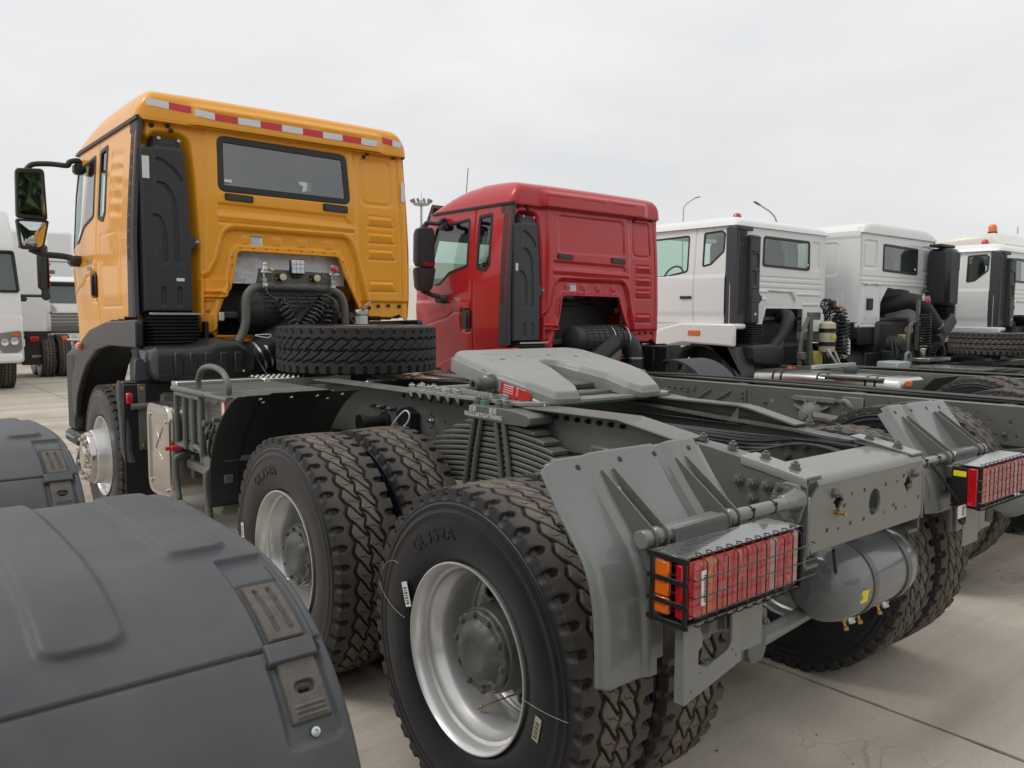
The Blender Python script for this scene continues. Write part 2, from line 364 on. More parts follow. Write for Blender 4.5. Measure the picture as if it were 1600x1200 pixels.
def text(s,size,org,u,v,ext=.001,bev=0,align='CENTER',sx=1.):
    cu=bpy.data.curves.new('tmp','FONT'); cu.body=s; cu.size=size; cu.extrude=ext; cu.align_x=align; cu.align_y='CENTER'; cu.space_character=sx; cu.resolution_u=3
    o=bpy.data.objects.new('tmp',cu); C.objects.link(o); dg=bpy.context.evaluated_depsgraph_get(); me=bpy.data.meshes.new_from_object(o.evaluated_get(dg))
    u=Vector(u);v=Vector(v);w=u.cross(v).normalized(); org=Vector(org)
    vs=[org+u*p.co.x+v*p.co.y+w*p.co.z for p in me.vertices]; fs=[list(q.vertices) for q in me.polygons]
    bpy.data.objects.remove(o); bpy.data.curves.remove(cu); bpy.data.meshes.remove(me)
    return vs,fs
def ss(a,b,x): t=np.clip((x-a)/(b-a),0,1); return t*t*(3-2*t)
def sdpoly(X,Y,P):     # signed distance to polygon, negative inside
    P=np.asarray(P,float); d=np.full(X.shape,1e9); ins=np.zeros(X.shape,bool); n=len(P)
    for i in range(n):
        a=P[i-1]; b=P[i]; e=b-a; wx=X-a[0]; wy=Y-a[1]; L=e@e
        if L<1e-14: continue
        t=np.clip((wx*e[0]+wy*e[1])/L,0,1); d=np.minimum(d,(wx-t*e[0])**2+(wy-t*e[1])**2)
        c=((a[1]>Y)!=(b[1]>Y))
        if e[1]!=0: ins^=c&(X<(b[0]-a[0])*(Y-a[1])/(b[1]-a[1])+a[0])
    d=np.sqrt(d); return np.where(ins,-d,d)
def sdline(X,Y,P,w):
    d=np.full(X.shape,1e9)
    for a,b in zip(P[:-1],P[1:]):
        a=np.array(a,float);b=np.array(b,float); e=b-a; t=np.clip(((X-a[0])*e[0]+(Y-a[1])*e[1])/(e@e),0,1)
        d=np.minimum(d,np.hypot(X-a[0]-t*e[0],Y-a[1]-t*e[1]))
    return d-w
def sdbox(X,Y,x0,y0,x1,y1,r=.02):
    qx=np.abs(X-(x0+x1)/2)-(x1-x0)/2+r; qy=np.abs(Y-(y0+y1)/2)-(y1-y0)/2+r
    return np.hypot(np.maximum(qx,0),np.maximum(qy,0))+np.minimum(np.maximum(qx,qy),0)-r
def hf(name,us,vs,hfun,mapf,m,parent=None,mask=None,sharp=40,flip=False,label=None):
    U,V=np.meshgrid(us,vs,indexing='ij'); H=hfun(U,V); X,Y,Z=mapf(U,V,H)
    nu,nv=U.shape; idx=np.arange(nu*nv).reshape(nu,nv)
    F=np.stack([idx[:-1,:-1],idx[1:,:-1],idx[1:,1:],idx[:-1,1:]],-1).reshape(-1,4)
    if mask is not None:
        uc=(U[:-1,:-1]+U[1:,1:])/2; vc=(V[:-1,:-1]+V[1:,1:])/2; keep=mask(uc,vc).reshape(-1); F=F[keep]
    if flip: F=F[:,::-1]
    P=np.stack([X,Y,Z],-1).reshape(-1,3)
    used=np.unique(F); rm=np.full(len(P),-1); rm[used]=np.arange(len(used)); me=npmesh(name,P[used],rm[F],m,sharp)
    return obj(name,me,parent,label) if parent is not False else me
def ring(name,poly,w_in,w_out,h,mapf,m,parent,base=0.,rnd=.004,label=None):
    """raised frame following a polygon on a mapped surface"""
    P=np.asarray(poly,float); n=len(P); nx=np.roll(P,-1,0)-np.roll(P,1,0); nrm=np.stack([nx[:,1],-nx[:,0]],1); nrm/=np.linalg.norm(nrm,axis=1)[:,None]+1e-9
    area=.5*np.sum(P[:,0]*np.roll(P[:,1],-1)-np.roll(P[:,0],-1)*P[:,1])
    if area<0: nrm=-nrm
    prof=[(-w_in,base),(-w_in,h-rnd),(-w_in+rnd,h),(w_out-rnd,h),(w_out,h-rnd),(w_out,base)]
    V=[]
    for a,b in prof:
        Q=P+nrm*a; x,y,z=mapf(Q[:,0],Q[:,1],np.full(n,b)); V.append(np.stack([x,y,z],1))
    V=np.concatenate(V); k=len(prof); F=[[j*n+i,j*n+(i+1)%n,(j+1)*n+(i+1)%n,(j+1)*n+i] for j in range(k-1) for i in range(n)]
    return obj(name,npmesh(name,V,F,m),parent,label)
def fillp(name,poly,h,mapf,m,parent,label=None,sub=None):
    P=np.asarray(poly,float); x,y,z=mapf(P[:,0],P[:,1],np.full(len(P),h)); 
    me=bpy.data.meshes.new(name); me.from_pydata([tuple(p) for p in np.stack([x,y,z],1)],[],[list(range(len(P)))]); finish(me,m,None)
    return obj(name,me,parent,label)
def arc(c,r,a0,a1,n,plane='yz',x=0):
    out=[]
    for i in range(n+1):
        a=a0+(a1-a0)*i/n; q=(c[0]+r*math.cos(a),c[1]+r*math.sin(a))
        out.append((x,q[0],q[1]) if plane=='yz' else ((q[0],x,q[1]) if plane=='xz' else (q[0],q[1],x)))
    return out
def smooth_path(pts,k=6):
    pts=[Vector(p) for p in pts]; P=[pts[0]]+pts+[pts[-1]]; out=[]
    for i in range(1,len(P)-2):
        for j in range(k):
            t=j/k; a,b,c,d=P[i-1],P[i],P[i+1],P[i+2]
            out.append(.5*((2*b)+(-a+c)*t+(2*a-5*b+4*c-d)*t*t+(-a+3*b-3*c+d)*t**3))
    out.append(pts[-1]); return out
def helix(p0,p1,r,turns,per=10):
    p0=Vector(p0);p1=Vector(p1); d,u,w=frame(p1-p0); n=int(turns*per); L=(p1-p0).length
    return [p0+d*(L*i/n)+u*r*math.cos(2*PI*turns*i/n)+w*r*math.sin(2*PI*turns*i/n) for i in range(n+1)]
def rrect_sec(cx,cy,hx,hy,r,mapf,k=4):
    return [mapf(*p) for p in rp([(cx-hx,cy-hy),(cx+hx,cy-hy),(cx+hx,cy+hy),(cx-hx,cy+hy)],r,k)]
# ------------------------------------------------------------ tyre
def tyre_mesh(name,N=44,npp=14,nw=100,dep=.0155):
    M=N*npp; th=np.arange(M)/M*2*PI; u=np.arange(M)/npp
    side=[(-.112,.292),(-.128,.298),(-.140,.312),(-.149,.335),(-.155,.37),(-.1575,.405),(-.157,.435),(-.1548,.452),(-.1572,.456),(-.1560,.462),(-.1522,.470),(-.1518,.478),(-.1545,.482),(-.1535,.489),(-.1500,.493),(-.1512,.498)]
    shoulder=[(-.1495,.504),(-.1485,.512),(-.147,.520),(-.1455,.528),(-.1445,.534),(-.1425,.5375)]
    ws=np.linspace(-.141,.141,nw); tread=[(w,.5405-.0035*(w/.142)**2) for w in ws]
    rows=[(a,b,0) for a,b in side]+[(a,b,1) for a,b in shoulder]+[(a,b,2) for a,b in tread]+[(-a,b,1) for a,b in shoulder[::-1]]+[(-a,b,0) for a,b in side[::-1]]
    W=np.array([r[0] for r in rows]); R=np.array([r[1] for r in rows]); K=np.array([r[2] for r in rows])
    U,WW=np.meshgrid(u,W); _,RR=np.meshgrid(u,R); _,KK=np.meshgrid(u,K)
    aw=np.abs(WW); up=U+np.where(WW>0,.5,0.); fr=lambda x:x-np.floor(x); v=fr((WW+.132)/.066)
    tri=lambda x:4*np.abs(fr(x)-.5)-1
    e=.0016
    g=1-ss(-e,e,np.abs(WW-.0075*tri(U*1.0))-.0048)                       # centre zigzag
    gz=np.abs(aw-(.0700+.0085*tri(up+.3)))-.0070
    g=np.maximum(g,1-ss(-e,e,gz))
    ph=fr(up-1.0*v+.045*np.sin(2*PI*v)); du=np.minimum(ph,1-ph)
    cross=(1-ss(.058,.098,du))*(aw<.068)
    g=np.maximum(g,cross*.85)
    # shoulder slots, open to the side
    q=fr(up+.1); uc=(q-.5)*.077; wi=.101+.004*tri(up*1.)
    slot_w=.0130*np.sqrt(np.clip((aw-wi)/.016,0,1))
    slot=1-ss(-.0022,.0022,np.abs(uc)-slot_w); slot*=(aw>wi)
    g=np.maximum(g,slot*1.05)
    # small notches along the shoulder rib
    H=np.where(KK==2,-dep*g,0.)
    sfade=np.clip((RR-.499)/.030,0,1)
    Hs=np.where(KK==1,-.017*slot_like(U,WW,fr)*sfade,0.)
    h2=np.where((KK==1)&(fr(up*2+.2)<.06),-.0022*sfade,0)
    rad=RR+H+Hs*.55+h2*.2; wid=WW-np.sign(WW)*(-(Hs*.75+h2))
    X=wid; Y=rad*np.cos(th)[None,:]; Z=rad*np.sin(th)[None,:]
    nr=len(rows); P=np.stack([X,Y,Z],-1).reshape(-1,3)
    i=np.arange(nr-1)[:,None]; j=np.arange(M)[None,:]; jn=(j+1)%M
    F=np.stack([i*M+j,i*M+jn,(i+1)*M+jn,(i+1)*M+j],-1).reshape(-1,4)
    me=npmesh(name,P,F,tyrem,45)
    uvl=me.uv_layers.new(name='UVMap'); vi=np.empty(len(me.loops),np.int32); me.loops.foreach_get('vertex_index',vi)
    uu=(vi%M)/npp; vv=W[vi//M]; uu=uu.astype(np.float64)
    # unwrap seam
    fl=uu.reshape(-1,4); mx=fl.max(1,keepdims=True); fl=np.where((mx-fl)>N/2,fl+N,fl); uu=fl.reshape(-1)
    uvl.data.foreach_set('uv',np.stack([uu,vv],1).astype(np.float32).ravel()); return me
def slot_like(U,WW,fr):
    up=U+np.where(WW>0,.5,0.); q=fr(up+.1); uc=(q-.5)*.077
    return 1-ss(-.0022,.0022,np.abs(uc)-.0130)
TYRE=tyre_mesh('tyre')
TYRE_FAR=tyre_mesh('tyre_far',44,8,46)
def letters_mesh():
    mb=MB()
    def put(s,size,rad,ang,ext=.0022,x=-.1562):     # centred at angle ang (0 = up), reading outwards top
        tot=len(s)*size*.66
        for k,ch in enumerate(s):
            if ch==' ': continue
            a=ang-((k+.5)*size*.66-tot/2)/rad       # clockwise as seen from outside (-x side)
            rd=Vector((0,-math.sin(a)*-1 if False else math.sin(a),math.cos(a)))
            tg=Vector((0,-math.cos(a),math.sin(a)))  # reading direction seen from -x : towards -y at the top
            v,f=text(ch,size,Vector((x,0,0))+rd*rad,tg,rd,ext,0); mb.add(v,f)
    put('GL352A',.064,.392,.40,.0032); put('GITI',.05,.410,PI-.3) if False else None
    put('315/80R22.5',.030,.410,2.2,.0016); put('ALL STEEL RADIAL  TUBELESS',.016,.375,1.75,.001,-.1552)
    return mb.mesh('tyre_lettering',mat('moulded_rubber_letter',(.02,.021,.025),.36),30)
LETTERS=letters_mesh()
# ------------------------------------------------------------ rims
def rim_dual_mesh():
    mb=MB()
    prof=[(-.118,.294),(-.134,.297),(-.143,.302),(-.148,.3015),(-.149,.297),(-.143,.291),(-.128,.286),(-.104,.2815),(-.096,.272),(-.070,.268),(-.055,.255),(-.030,.247),(.02,.245),(.055,.247),(.085,.258),(.105,.260),(.118,.25)]
    mb.lathe((0,0,0),(1,0,0),prof,72)
    mb.lathe((0,0,0),(1,0,0),[(.110,.285),(.140,.292),(.148,.300),(.14,.302)],48)
    mb.lathe((0,0,0),(1,0,0),[(.085,.262),(.085,.25),(.11,.285)],48)
    # disc with hand holes, shallow cone towards the hub
    holes=[rp([(.185*math.cos(a)+ .028*math.cos(t)*math.cos(a)-.022*math.sin(t)*math.sin(a),.185*math.sin(a)+.028*math.cos(t)*math.sin(a)+.022*math.sin(t)*math.cos(a)) for t in [2*PI*k/12 for k in range(12)]],0) for a in [2*PI*j/10+.2 for j in range(10)]]
    v,f=plate(circ(0,0,.252,60),[circ(0,0,.10,30)]+holes,.012,(0,0,0),(0,1,0),(0,0,1),.002)
    v=[Vector((p.x+.120+(.0 if math.hypot(p.y,p.z)<.15 else -.05*math.sin(PI*min(1,(math.hypot(p.y,p.z)-.15)/.10))),p.y,p.z)) for p in v]
    mb.add(v,f)
    return mb.mesh('rim',silverp,35)
def hub_mesh():
    mb=MB()
    mb.lathe((0,0,0),(1,0,0),[(.125,.144),(-.056,.140),(-.062,.134)],40)
    for k in range(10):
        a=2*PI*(k+.5)/10; mb.hexbolt((.10,.1675*math.cos(a),.1675*math.sin(a)),(-1,0,0),.015,.022,True,.012)
    # scalloped cap
    n=100; secs=[]
    for x,s in ((-.060,1.0),(-.076,1.0),(-.080,.97),(-.080,.80),(-.094,.70),(-.104,.60),(-.106,.40),(-.103,.36),(-.103,.0)):
        q=[]
        for i in range(n):
            a=2*PI*i/n; r=.128*s+ (.0055*abs(math.cos(5*a))*(1 if s>.6 else 0) if s>0 else 0); q.append((x,r*math.cos(a),r*math.sin(a)))
        secs.append(q)
    mb.loft(secs,False)
    for k in range(10):
        a=2*PI*k/10; mb.hexbolt((-.080,.121*math.cos(a),.121*math.sin(a)),(-1,0,0),.0085,.008,True)
    return mb.mesh('hub',rimgrey,35)
def rim_front_mesh():
    mb=MB()
    prof=[(-.118,.294),(-.134,.297),(-.143,.302),(-.148,.3015),(-.149,.297),(-.143,.291),(-.128,.286),(-.104,.2815),(-.090,.262),(-.075,.250),(-.050,.246),(-.055,.235),(-.085,.220),(-.13,.212),(-.185,.205),(-.215,.200),(-.222,.190),(-.222,.12)]
    mb.lathe((0,0,0),(1,0,0),prof,56); mb.lathe((0,0,0),(1,0,0),[(.148,.302),(.14,.292),(.1,.285),(.06,.25),(-.05,.246)],48)
    return mb.mesh('front_rim',silverp,35)
def rimhub_mesh():
    mb=MB(); mb.lathe((0,0,0),(1,0,0),[(-.215,.188),(-.255,.186),(-.263,.180),(-.263,.118),(-.245,.112),(-.24,.09),(-.275,.085),(-.285,.075),(-.288,0)],48)
    for k in range(10):
        a=2*PI*k/10; mb.hexbolt((-.263,.155*math.cos(a),.155*math.sin(a)),(-1,0,0),.014,.018,True,.006)
    return mb.mesh('front_hub',steel,35)
RIM=rim_dual_mesh(); HUB=hub_mesh(); RIMF=rim_front_mesh(); HUBF=rimhub_mesh()
TYRE_GREY=TYRE.copy(); TYRE_GREY.name='tyre_clean'; TYRE_GREY.materials[0]=tyregrey
def wheel(root,x,y,z,side,kind='outer',far=False,rot=0.,letters=False,name='wheel'):
    """side -1: outer face looks to -x.  kinds: outer / inner / front"""
    w=bpy.data.objects.new(name,None); C.objects.link(w); w.parent=root; w.location=(x,y,z); w.empty_display_size=.2
    base=0 if side<0 else PI
    flip=kind=='inner'
    t=obj('tyre',TYRE_FAR if far else TYRE,w); t.rotation_euler=(rot,0,base)
    if kind=='front':
        for n,m in (('rim',RIMF),('hub',HUBF)): o=obj(n,m,w); o.rotation_euler=(rot,0,base)
    else:
        o=obj('rim',RIM,w); o.rotation_euler=(rot,0,base+(PI if flip else 0))
        if not flip: o=obj('hub',HUB,w); o.rotation_euler=(.12,0,base)
    if letters: o=obj('tyre_lettering',LETTERS,w); o.rotation_euler=(0,0,base)
    return w
BOLT=MB().hexbolt((0,0,0),(0,0,1),.0125,.013,True,.006).mesh('bolt',chassis,30)
BOLTZ=MB().hexbolt((0,0,0),(0,0,1),.0115,.012,True,.005).mesh('zinc_bolt_mesh',zinc,30)
def bolt(parent,p,d,s=1.,me=None,name='bolt'):
    o=obj(name,me or BOLT,parent); o.location=p; o.rotation_euler=Vector(d).to_track_quat('Z','X').to_euler(); o.scale=(s,s,s); return o
# ------------------------------------------------------------ chassis pieces shared by the trucks
CM_HOLES=[(-0.133,1.025),(-0.047,1.025),(0.102,1.025),(0.187,1.025),(-0.180,0.991),(-0.284,0.925),(-0.213,0.919),(-0.136,0.925),(-0.047,0.925),(0.101,0.925),(0.167,0.942),(0.187,0.928),(0.261,0.923),(0.36,0.945),(0.237,1.040),(0.307,1.041),(0.298,0.992)]
def cross_hole(u,v,r=.026):
    q=[]
    for i in range(24):
        a=2*PI*i/24; rr=r+(.013 if (i%6 in (0,)) else 0); q.append((u+rr*math.cos(a)*.9,v+rr*math.sin(a)*1.05))
    return q
def rail(root,side,ztop,zbot,y0,y1,outline=None,holes=None,label=None,t=.010,fl=.085,name='frame_rail'):
    """C rail: web at x=side*.40, flanges to the inside. ztop(y) as list of (y,z)"""
    mb=MB(); x=side*.40
    out=[(y,z) for y,z in ztop]+[(y,z) for y,z in zbot[::-1]]
    v,f=plate(out,holes or [],t,(x-side*t/2,0,0),(0,1,0),(0,0,1),.0015); mb.add(v,f)
    for L,sg in ((ztop,1),(zbot,-1)):
        secs=[]
        for y,z in L:
            z2=z-sg*.0005; secs.append([(x-side*.001,y,z2-sg*t),(x-side*.003,y,z2-sg*.001),(x-side*.007,y,z2+sg*.001),(x-side*fl,y,z2+sg*.001),(x-side*fl,y,z2-sg*t)])
        mb.loft(secs)
    return mb.build(name,chassis,root,label=label)
def hexgrid(u0,v0,nc,nr,p,r):
    out=[]
    for i in range(nr):
        for j in range(nc):
            cu=u0+(j-(nc-1)/2)*p*.87; cv=v0+(i+(.5 if j%2 else 0))*p
            out.append([(cu+r*math.cos(PI/3*k),cv+r*math.sin(PI/3*k)) for k in range(6)])
    return out
# ------------------------------------------------------------ the truck in front: rolling chassis
def rear_mudguard(root,side,dy=0.):
    pr=[(-.425,1.226),(-.451,1.188),(-.514,1.105),(-.555,1.058),(-.595,1.011),(-.621,.963),(-.640,.905),(-.651,.807),(-.655,.675)]
    ks=np.linspace(0,1,70); cl=np.concatenate([[0],np.cumsum([math.dist(a,b) for a,b in zip(pr[:-1],pr[1:])])]); cl/=cl[-1]; yy=np.interp(ks,cl,[p[0] for p in pr])+dy; zz=np.interp(ks,cl,[p[1] for p in pr])
    k=np.ones(9)/9; yy[4:-4]=np.convolve(yy,k,'valid'); zz[4:-4]=np.convolve(zz,k,'valid')
    ty=np.gradient(yy); tz=np.gradient(zz); l=np.hypot(ty,tz); ny=tz/l; nz=-ty/l      # outward (rearward/up)
    if ny[10]>0: ny,nz=-ny,-nz
    us=np.linspace(-1.288,-.635,130); vs=np.linspace(0,1,90)
    def H(U,V):
        h=.013*ss(-1.150,-1.125,U)*(1-ss(-.875,-.855,U)*.9) + .016*ss(-.825,-.80,U)*(1-ss(-.69,-.655,U)) 
        h-= .028*(1-ss(-1.288,-1.262,U))**1.5 + .012*ss(-.655,-.635,U)
        return h
    def mp(U,V,Hh):
        i=V*(69); y=np.interp(i,range(70),yy)+Hh*np.interp(i,range(70),ny); z=np.interp(i,range(70),zz)+Hh*np.interp(i,range(70),nz)
        return (U if side<0 else -U),y,z
    def mk(U,V):   # right lower part is cut away, as on the real flap
        return ~((U>-1.10)&(V>.93))&~((U>-.80)&(V>.76))&~((U<-1.24)&(V<.05)&(np.hypot((U+1.24)/.048,(V-.05)/.05)>1))&~((U>-.66)&(V<.03))
    g=hf('mudguard',us,vs,H,mp,chassis_light,root,mk,flip=side>0)
    g.modifiers.new('solid','SOLIDIFY').thickness=.004
    s=side
    # holes / rivets near the upper edge
    for x in (-1.18,-1.026,-.878,-.723): 
        Xa,Ya,Za=mp(np.array(x),np.array(.055),H(np.array([x]),np.array([.055]))[0]+.0045); nn=Vector((0,float(np.interp(4,range(70),ny)),float(np.interp(4,range(70),nz)))); mb=MB(); mb.lathe((float(Xa),float(Ya),float(Za)),nn,[(0,.0085),(.001,.0085),(.0012,.0001)],14); mb.build('rivet',black,g)
    # lower edge bracket strips and long triangular stays
    for x in (-1.116,-.802):
        for dx in (0,.046):
            X=(x+dx)*(-s)*-1 if False else ((x+dx) if s<0 else -(x+dx))
            top=(-.468+dy,1.182); pipe=(-.65+dy,1.036)
            q=[(top[0]-.012,top[1]+.012),(top[0]+.012,top[1]-.01),(-.54+dy,1.075),(-.612+dy,.985),(-.645+dy,.90),(pipe[0]-.012,.90),(pipe[0]-.030,pipe[1]-.012),(pipe[0]-.026,pipe[1]+.020)]
            mb=MB(); aplate(mb,rp(q,[.004,.002,.05,.05,.002,.01,.02,.02],3),[],.006,(X,0,0),(0,1,0),(0,0,1),.0015)
            mb.build('mudguard_stay',chassis,root)
        mb=MB(); X=(x+.02) if s<0 else -(x+.02); mb.lathe((X,-.515+dy,1.138),(0,-.8,.6),[(0,.010),(.006,.010),(.007,0.0001)],12); mb.build('clip',sticker,root)
    # cross tube
    X0,X1=(-1.150,-.42) if s<0 else (1.150,.42)
    mb=MB(); yq,zq=-.65+dy,1.038
    mb.lathe((X0,yq,zq),(1 if s<0 else -1,0,0),[(0,0.001),(0,.022),(.002,.0245),(.022,.0245),(.022,.0225),(.06,.0225),(.06,.0205),(.735,.0205)],28)
    for a in (.055,.375): mb.lathe((X0+(a if s<0 else -a),yq,zq),(1 if s<0 else -1,0,0),[(-.012,.02),(-.006,.027),(.006,.027),(.012,.02)],28)
    mb.build('stay_tube',chassis_light,root)
    mb=MB()
    for a in (.47,.585):
        mb.lathe((X0+(a if s<0 else -a),yq,zq),(1 if s<0 else -1,0,0),[(-.003,.0205),(-.003,.0228),(.003,.0228),(.003,.0205)],24); mb.box((X0+(a if s<0 else -a),yq-.020,zq+.014),(.012,.010,.010))
    mb.build('cable_tie',rubber,root)
    # square bracket over the tube, carries the lamp
    mb=MB(); xm=X0+(.215 if s<0 else -.215)
    mb.prism([(-.110,.016),(.110,.022),(.150,-.040),(-.095,-.045)],(xm,yq-.024,zq),(1 if s<0 else -1,0,0),(0,0,1),-.05 if s<0 else .05)
    mb.build('lamp_bracket',chassis_light,root)
    # flange on the rail
    mb=MB(); xf=s*.408; q=rp([(-.655,1.085),(-.600,1.090),(-.555,1.05),(-.565,1.01),(-.60,.965),(-.655,.955),(-.672,1.02)],.02,4)
    q=[(a+dy,b) for a,b in q]
    aplate(mb,q,[],.016,(xf,0,0),(0,1,0),(0,0,1),.003)
    mb.lathe((xf,yq+.012,zq),(s,-.10,0),[(0,.040),(.012,.036),(.026,.030),(.050,.0265),(.085,.0255),(.088,.0205)],28)
    fl=mb.build('tube_flange',chassis_light,root,bev=.002)
    for (y,z) in ((-.622,1.066),(-.575,1.03),(-.655,1.022),(-.637,.967)): bolt(root,(s*.418,y+dy*0,z),(s,0,0),1.05)
def tail_lamp(root,side,dy=0.):
    s=side
    def X(a): return a if s<0 else -a
    # local box in the place: x -1.205..-.665 , y front -.80 back -.695 , z .855...1.02
    x0,x1,y0,y1,z0,z1=-1.175,-.685,-.815+dy,-.72+dy,.868,1.030
    mb=MB(); mb.box((X((x0+x1)/2),(y0+y1)/2+.012,(z0+z1)/2),(x1-x0-.02,.07,z1-z0-.02),.006)
    hb=mb.build('tail_lamp_housing',black,root)
    # housing top plate
    mb=MB(); mb.box((X((x0+x1)/2),(y0+y1)/2,z1+.003),(x1-x0+.012,y1-y0+.014,.004),.0015); mb.box((X((x0+x1)/2),(y0+y1)/2,z0-.003),(x1-x0+.012,y1-y0+.014,.004),.0015)
    mb.build('cover_plate',stonefilm,hb)
    # lens blocks on the rear face
    W=x1-x0; n=0
    segs=[(.015,.12,lampred),(.12,.215,mat('amber_rear_lens',(.55,.10,.02),.1,coat=1)),(.215,.47,lampred),(.47,.70,lampred),(.70,.77,lampclear),(.77,.93,lampred),(.93,.975,lampclear)]
    if s>0: segs=[(1-b,1-a,m) for a,b,m in segs]
    for a,b,m in segs:
        mb=MB(); xa=x0+W*a-.0005; xb=x0+W*b+.0005
        mb.box((X((xa+xb)/2),y0+.006,(z0+z1)/2+.004),(xb-xa,.030,z1-z0-.020),.0012)
        mb.build('lens',m,hb)
    # outer side lens: amber
    xs=x0 if True else x1
    if s<0:
        mb=MB()
        for j in range(3): mb.box((x0-.004,(y0+y1)/2+.018,z0+.036+j*.045),(.014,.045,.042),.003)
        mb.build('side_marker_lens',lamporange,hb)
        mb=MB(); mb.box((x0-.002,y0+.012,(z0+z1)/2),(.016,.022,z1-z0-.03),.003); mb.build('side_reflector',lampred,hb)
    else:
        xi=X(x1)   # inner side seen from the left
        mb=MB(); mb.box((xi-.003,y0+.018,(z0+z1)/2),(.014,.036,z1-z0-.012),.003); mb.build('side_reflector',lampred,hb)
        mb=MB(); mb.box((xi-.002,(y0+y1)/2+.02,(z0+z1)/2),(.010,.06,z1-z0-.012),.003); mb.build('plug_plate',black,hb)
        mb=MB(); mb.box((xi-.009,(y0+y1)/2+.018,z1-.032),(.002,.048,.022),.0005); mb.build('type_plate',yelstick,hb)
        mb=MB(); mb.tube(smooth_path([(xi-.16,-.70+dy,1.05),(xi-.12,-.72+dy,1.0),(xi-.06,-.735+dy,.94),(xi-.02,-.76+dy,.88),(xi-.01,-.765+dy,.845)],5),.006,8); mb.tube(smooth_path([(xi-.01,-.765+dy,.85),(xi+.006,-.765+dy,.83),(xi-.004,-.768+dy,.805),(xi-.02,-.765+dy,.815),(xi-.018,-.765+dy,.84)],5),.010,8); mb.build('lamp_cable',rubber,root)
        mb=MB(); mb.box((xi-.035,-.775+dy,.855),(.075,.002,.05),.0004); mb.build('paper_tag',sticker,root)
        mb=MB()
        for k in range(7): mb.box((xi-.028,-.7765+dy,.838+.006*k),(.022,.001,.0035 if k%2 else .002),.0002)
        mb.build('barcode',ink,root)
    # wrinkled protective film over the lenses
    us=np.linspace(x0+W*.03,x0+W*.94,60); vs=np.linspace(z0+.012,z1-.008,22)
    rs=np.random.RandomState(3 if s<0 else 5); hh=rs.rand(60,22)*.010
    def Hf(U,V): return hh
    hf('protective_film',us,vs,Hf,lambda U,V,H:(U if s<0 else -U,y0-.012-H,V),film,hb,None,None)
    # wire guard: flat frame + rods
    mb=MB(); R=.0018
    yo=y0-.030
    for k in range(11):
        x=X(x0+.045+k*(W-.075)/10)
        mb.tube([(x,y0+.006,z1+.007),(x,y0-.008,z1+.010),(x,yo,z1-.008),(x,yo-.001,z0+.006),(x,y0-.008,z0-.012),(x,y0+.012,z0-.014)],R,7)
    rods=mb.build('guard_rod',black,hb)
    mb=MB()
    for z in (z0+.030,z0+.075,z0+.118):
        xa,xb=X(x0-.004),X(x1+.040); mb.tube([(xa,y1-.01,z),(xa,yo-.004,z),(xb,yo-.004,z),(xb,yo+.012,z)],R,7)
    mb.build('guard_wire',mat('dull_wire',(.10,.10,.10),.35,metal=.8),hb)
    mb=MB()
    for z in (z0+.002,z0+.050,z0+.106,z1): mb.box((X(x0-.016),(y0+y1)/2-.006,z),(.004,y1-y0+.035,.013),.001)
    mb.box((X(x0-.016),y0-.012,(z0+z1)/2),(.005,.012,z1-z0+.014),.001); mb.box((X(x0-.016),y1-.004,(z0+z1)/2),(.005,.010,z1-z0+.014),.001)
    mb.box((X(x1+.004),y0-.006,(z0+z1)/2),(.006,.022,z1-z0+.010),.001)
    mb.build('guard_frame',black,hb)
    if s<0:
        mb=MB(); mb.box((x0+W*.075,y0-.0285,(z0+z1)/2+.012),(.022,.0015,.085),.0004); mb.build('barcode_sticker',sticker,hb)
        mb=MB()
        for k in range(14): mb.box((x0+W*.08,y0-.0298,(z0+z1)/2-.022+.005*k),(.010,.0006,.0026),.0001)
        mb.build('barcode',ink,hb)
    # drop bracket behind and below
    mb=MB(); aplate(mb,rp([(x0+.045,.86),(x0+.125,.86),(x0+.125,.74),(x0+.045,.72)],.004),[],.005,(0,-.715+dy,0),(1,0,0),(0,0,1)) if s<0 else aplate(mb,[(X(a),b) for a,b in [(x0+.045,.86),(x0+.125,.86),(x0+.125,.74),(x0+.045,.72)]],[],.005,(0,-.715+dy,0),(1,0,0),(0,0,1))
    mb.build('hanger_plate',black,root)
    mb=MB(); mb.box((X(x0+.36),-.745+dy,.79),(.15,.006,.20),.002) ; mb.build('lamp_hanger',chassis_light,root)
    mb=MB(); mb.box((X(x0+.25),-.70+dy,.99),(.40,.05,.05),.004) ; mb.build('lamp_carrier',chassis,root)
def plate_bracket(root):
    # number-plate style bracket below the left lamp
    o=rp([(-1.150,.845),(-.905,.865),(-.905,.700),(-1.145,.645)],[.005,.006,.006,.004])
    h=rp([(-1.085,.832),(-1.060,.846),(-.99,.852),(-.975,.842),(-.955,.842),(-.948,.825),(-.948,.765),(-.965,.745),(-1.055,.722),(-1.088,.740),(-1.088,.775),(-1.072,.785),(-1.072,.81)],.006,3)
    mb=MB(); aplate(mb,o,[h,circ(-1.115,.676,.004,8),circ(-.93,.722,.004,8),circ(-1.08,.715,.003,8),circ(-.945,.742,.003,8)],.004,(0,-.792,0),(1,0,0),(0,0,1),.001)
    mb.box((-1.147,-.78,.745),(.004,.026,.19),.001)
    mb.build('plate_bracket',chassis_light,root)
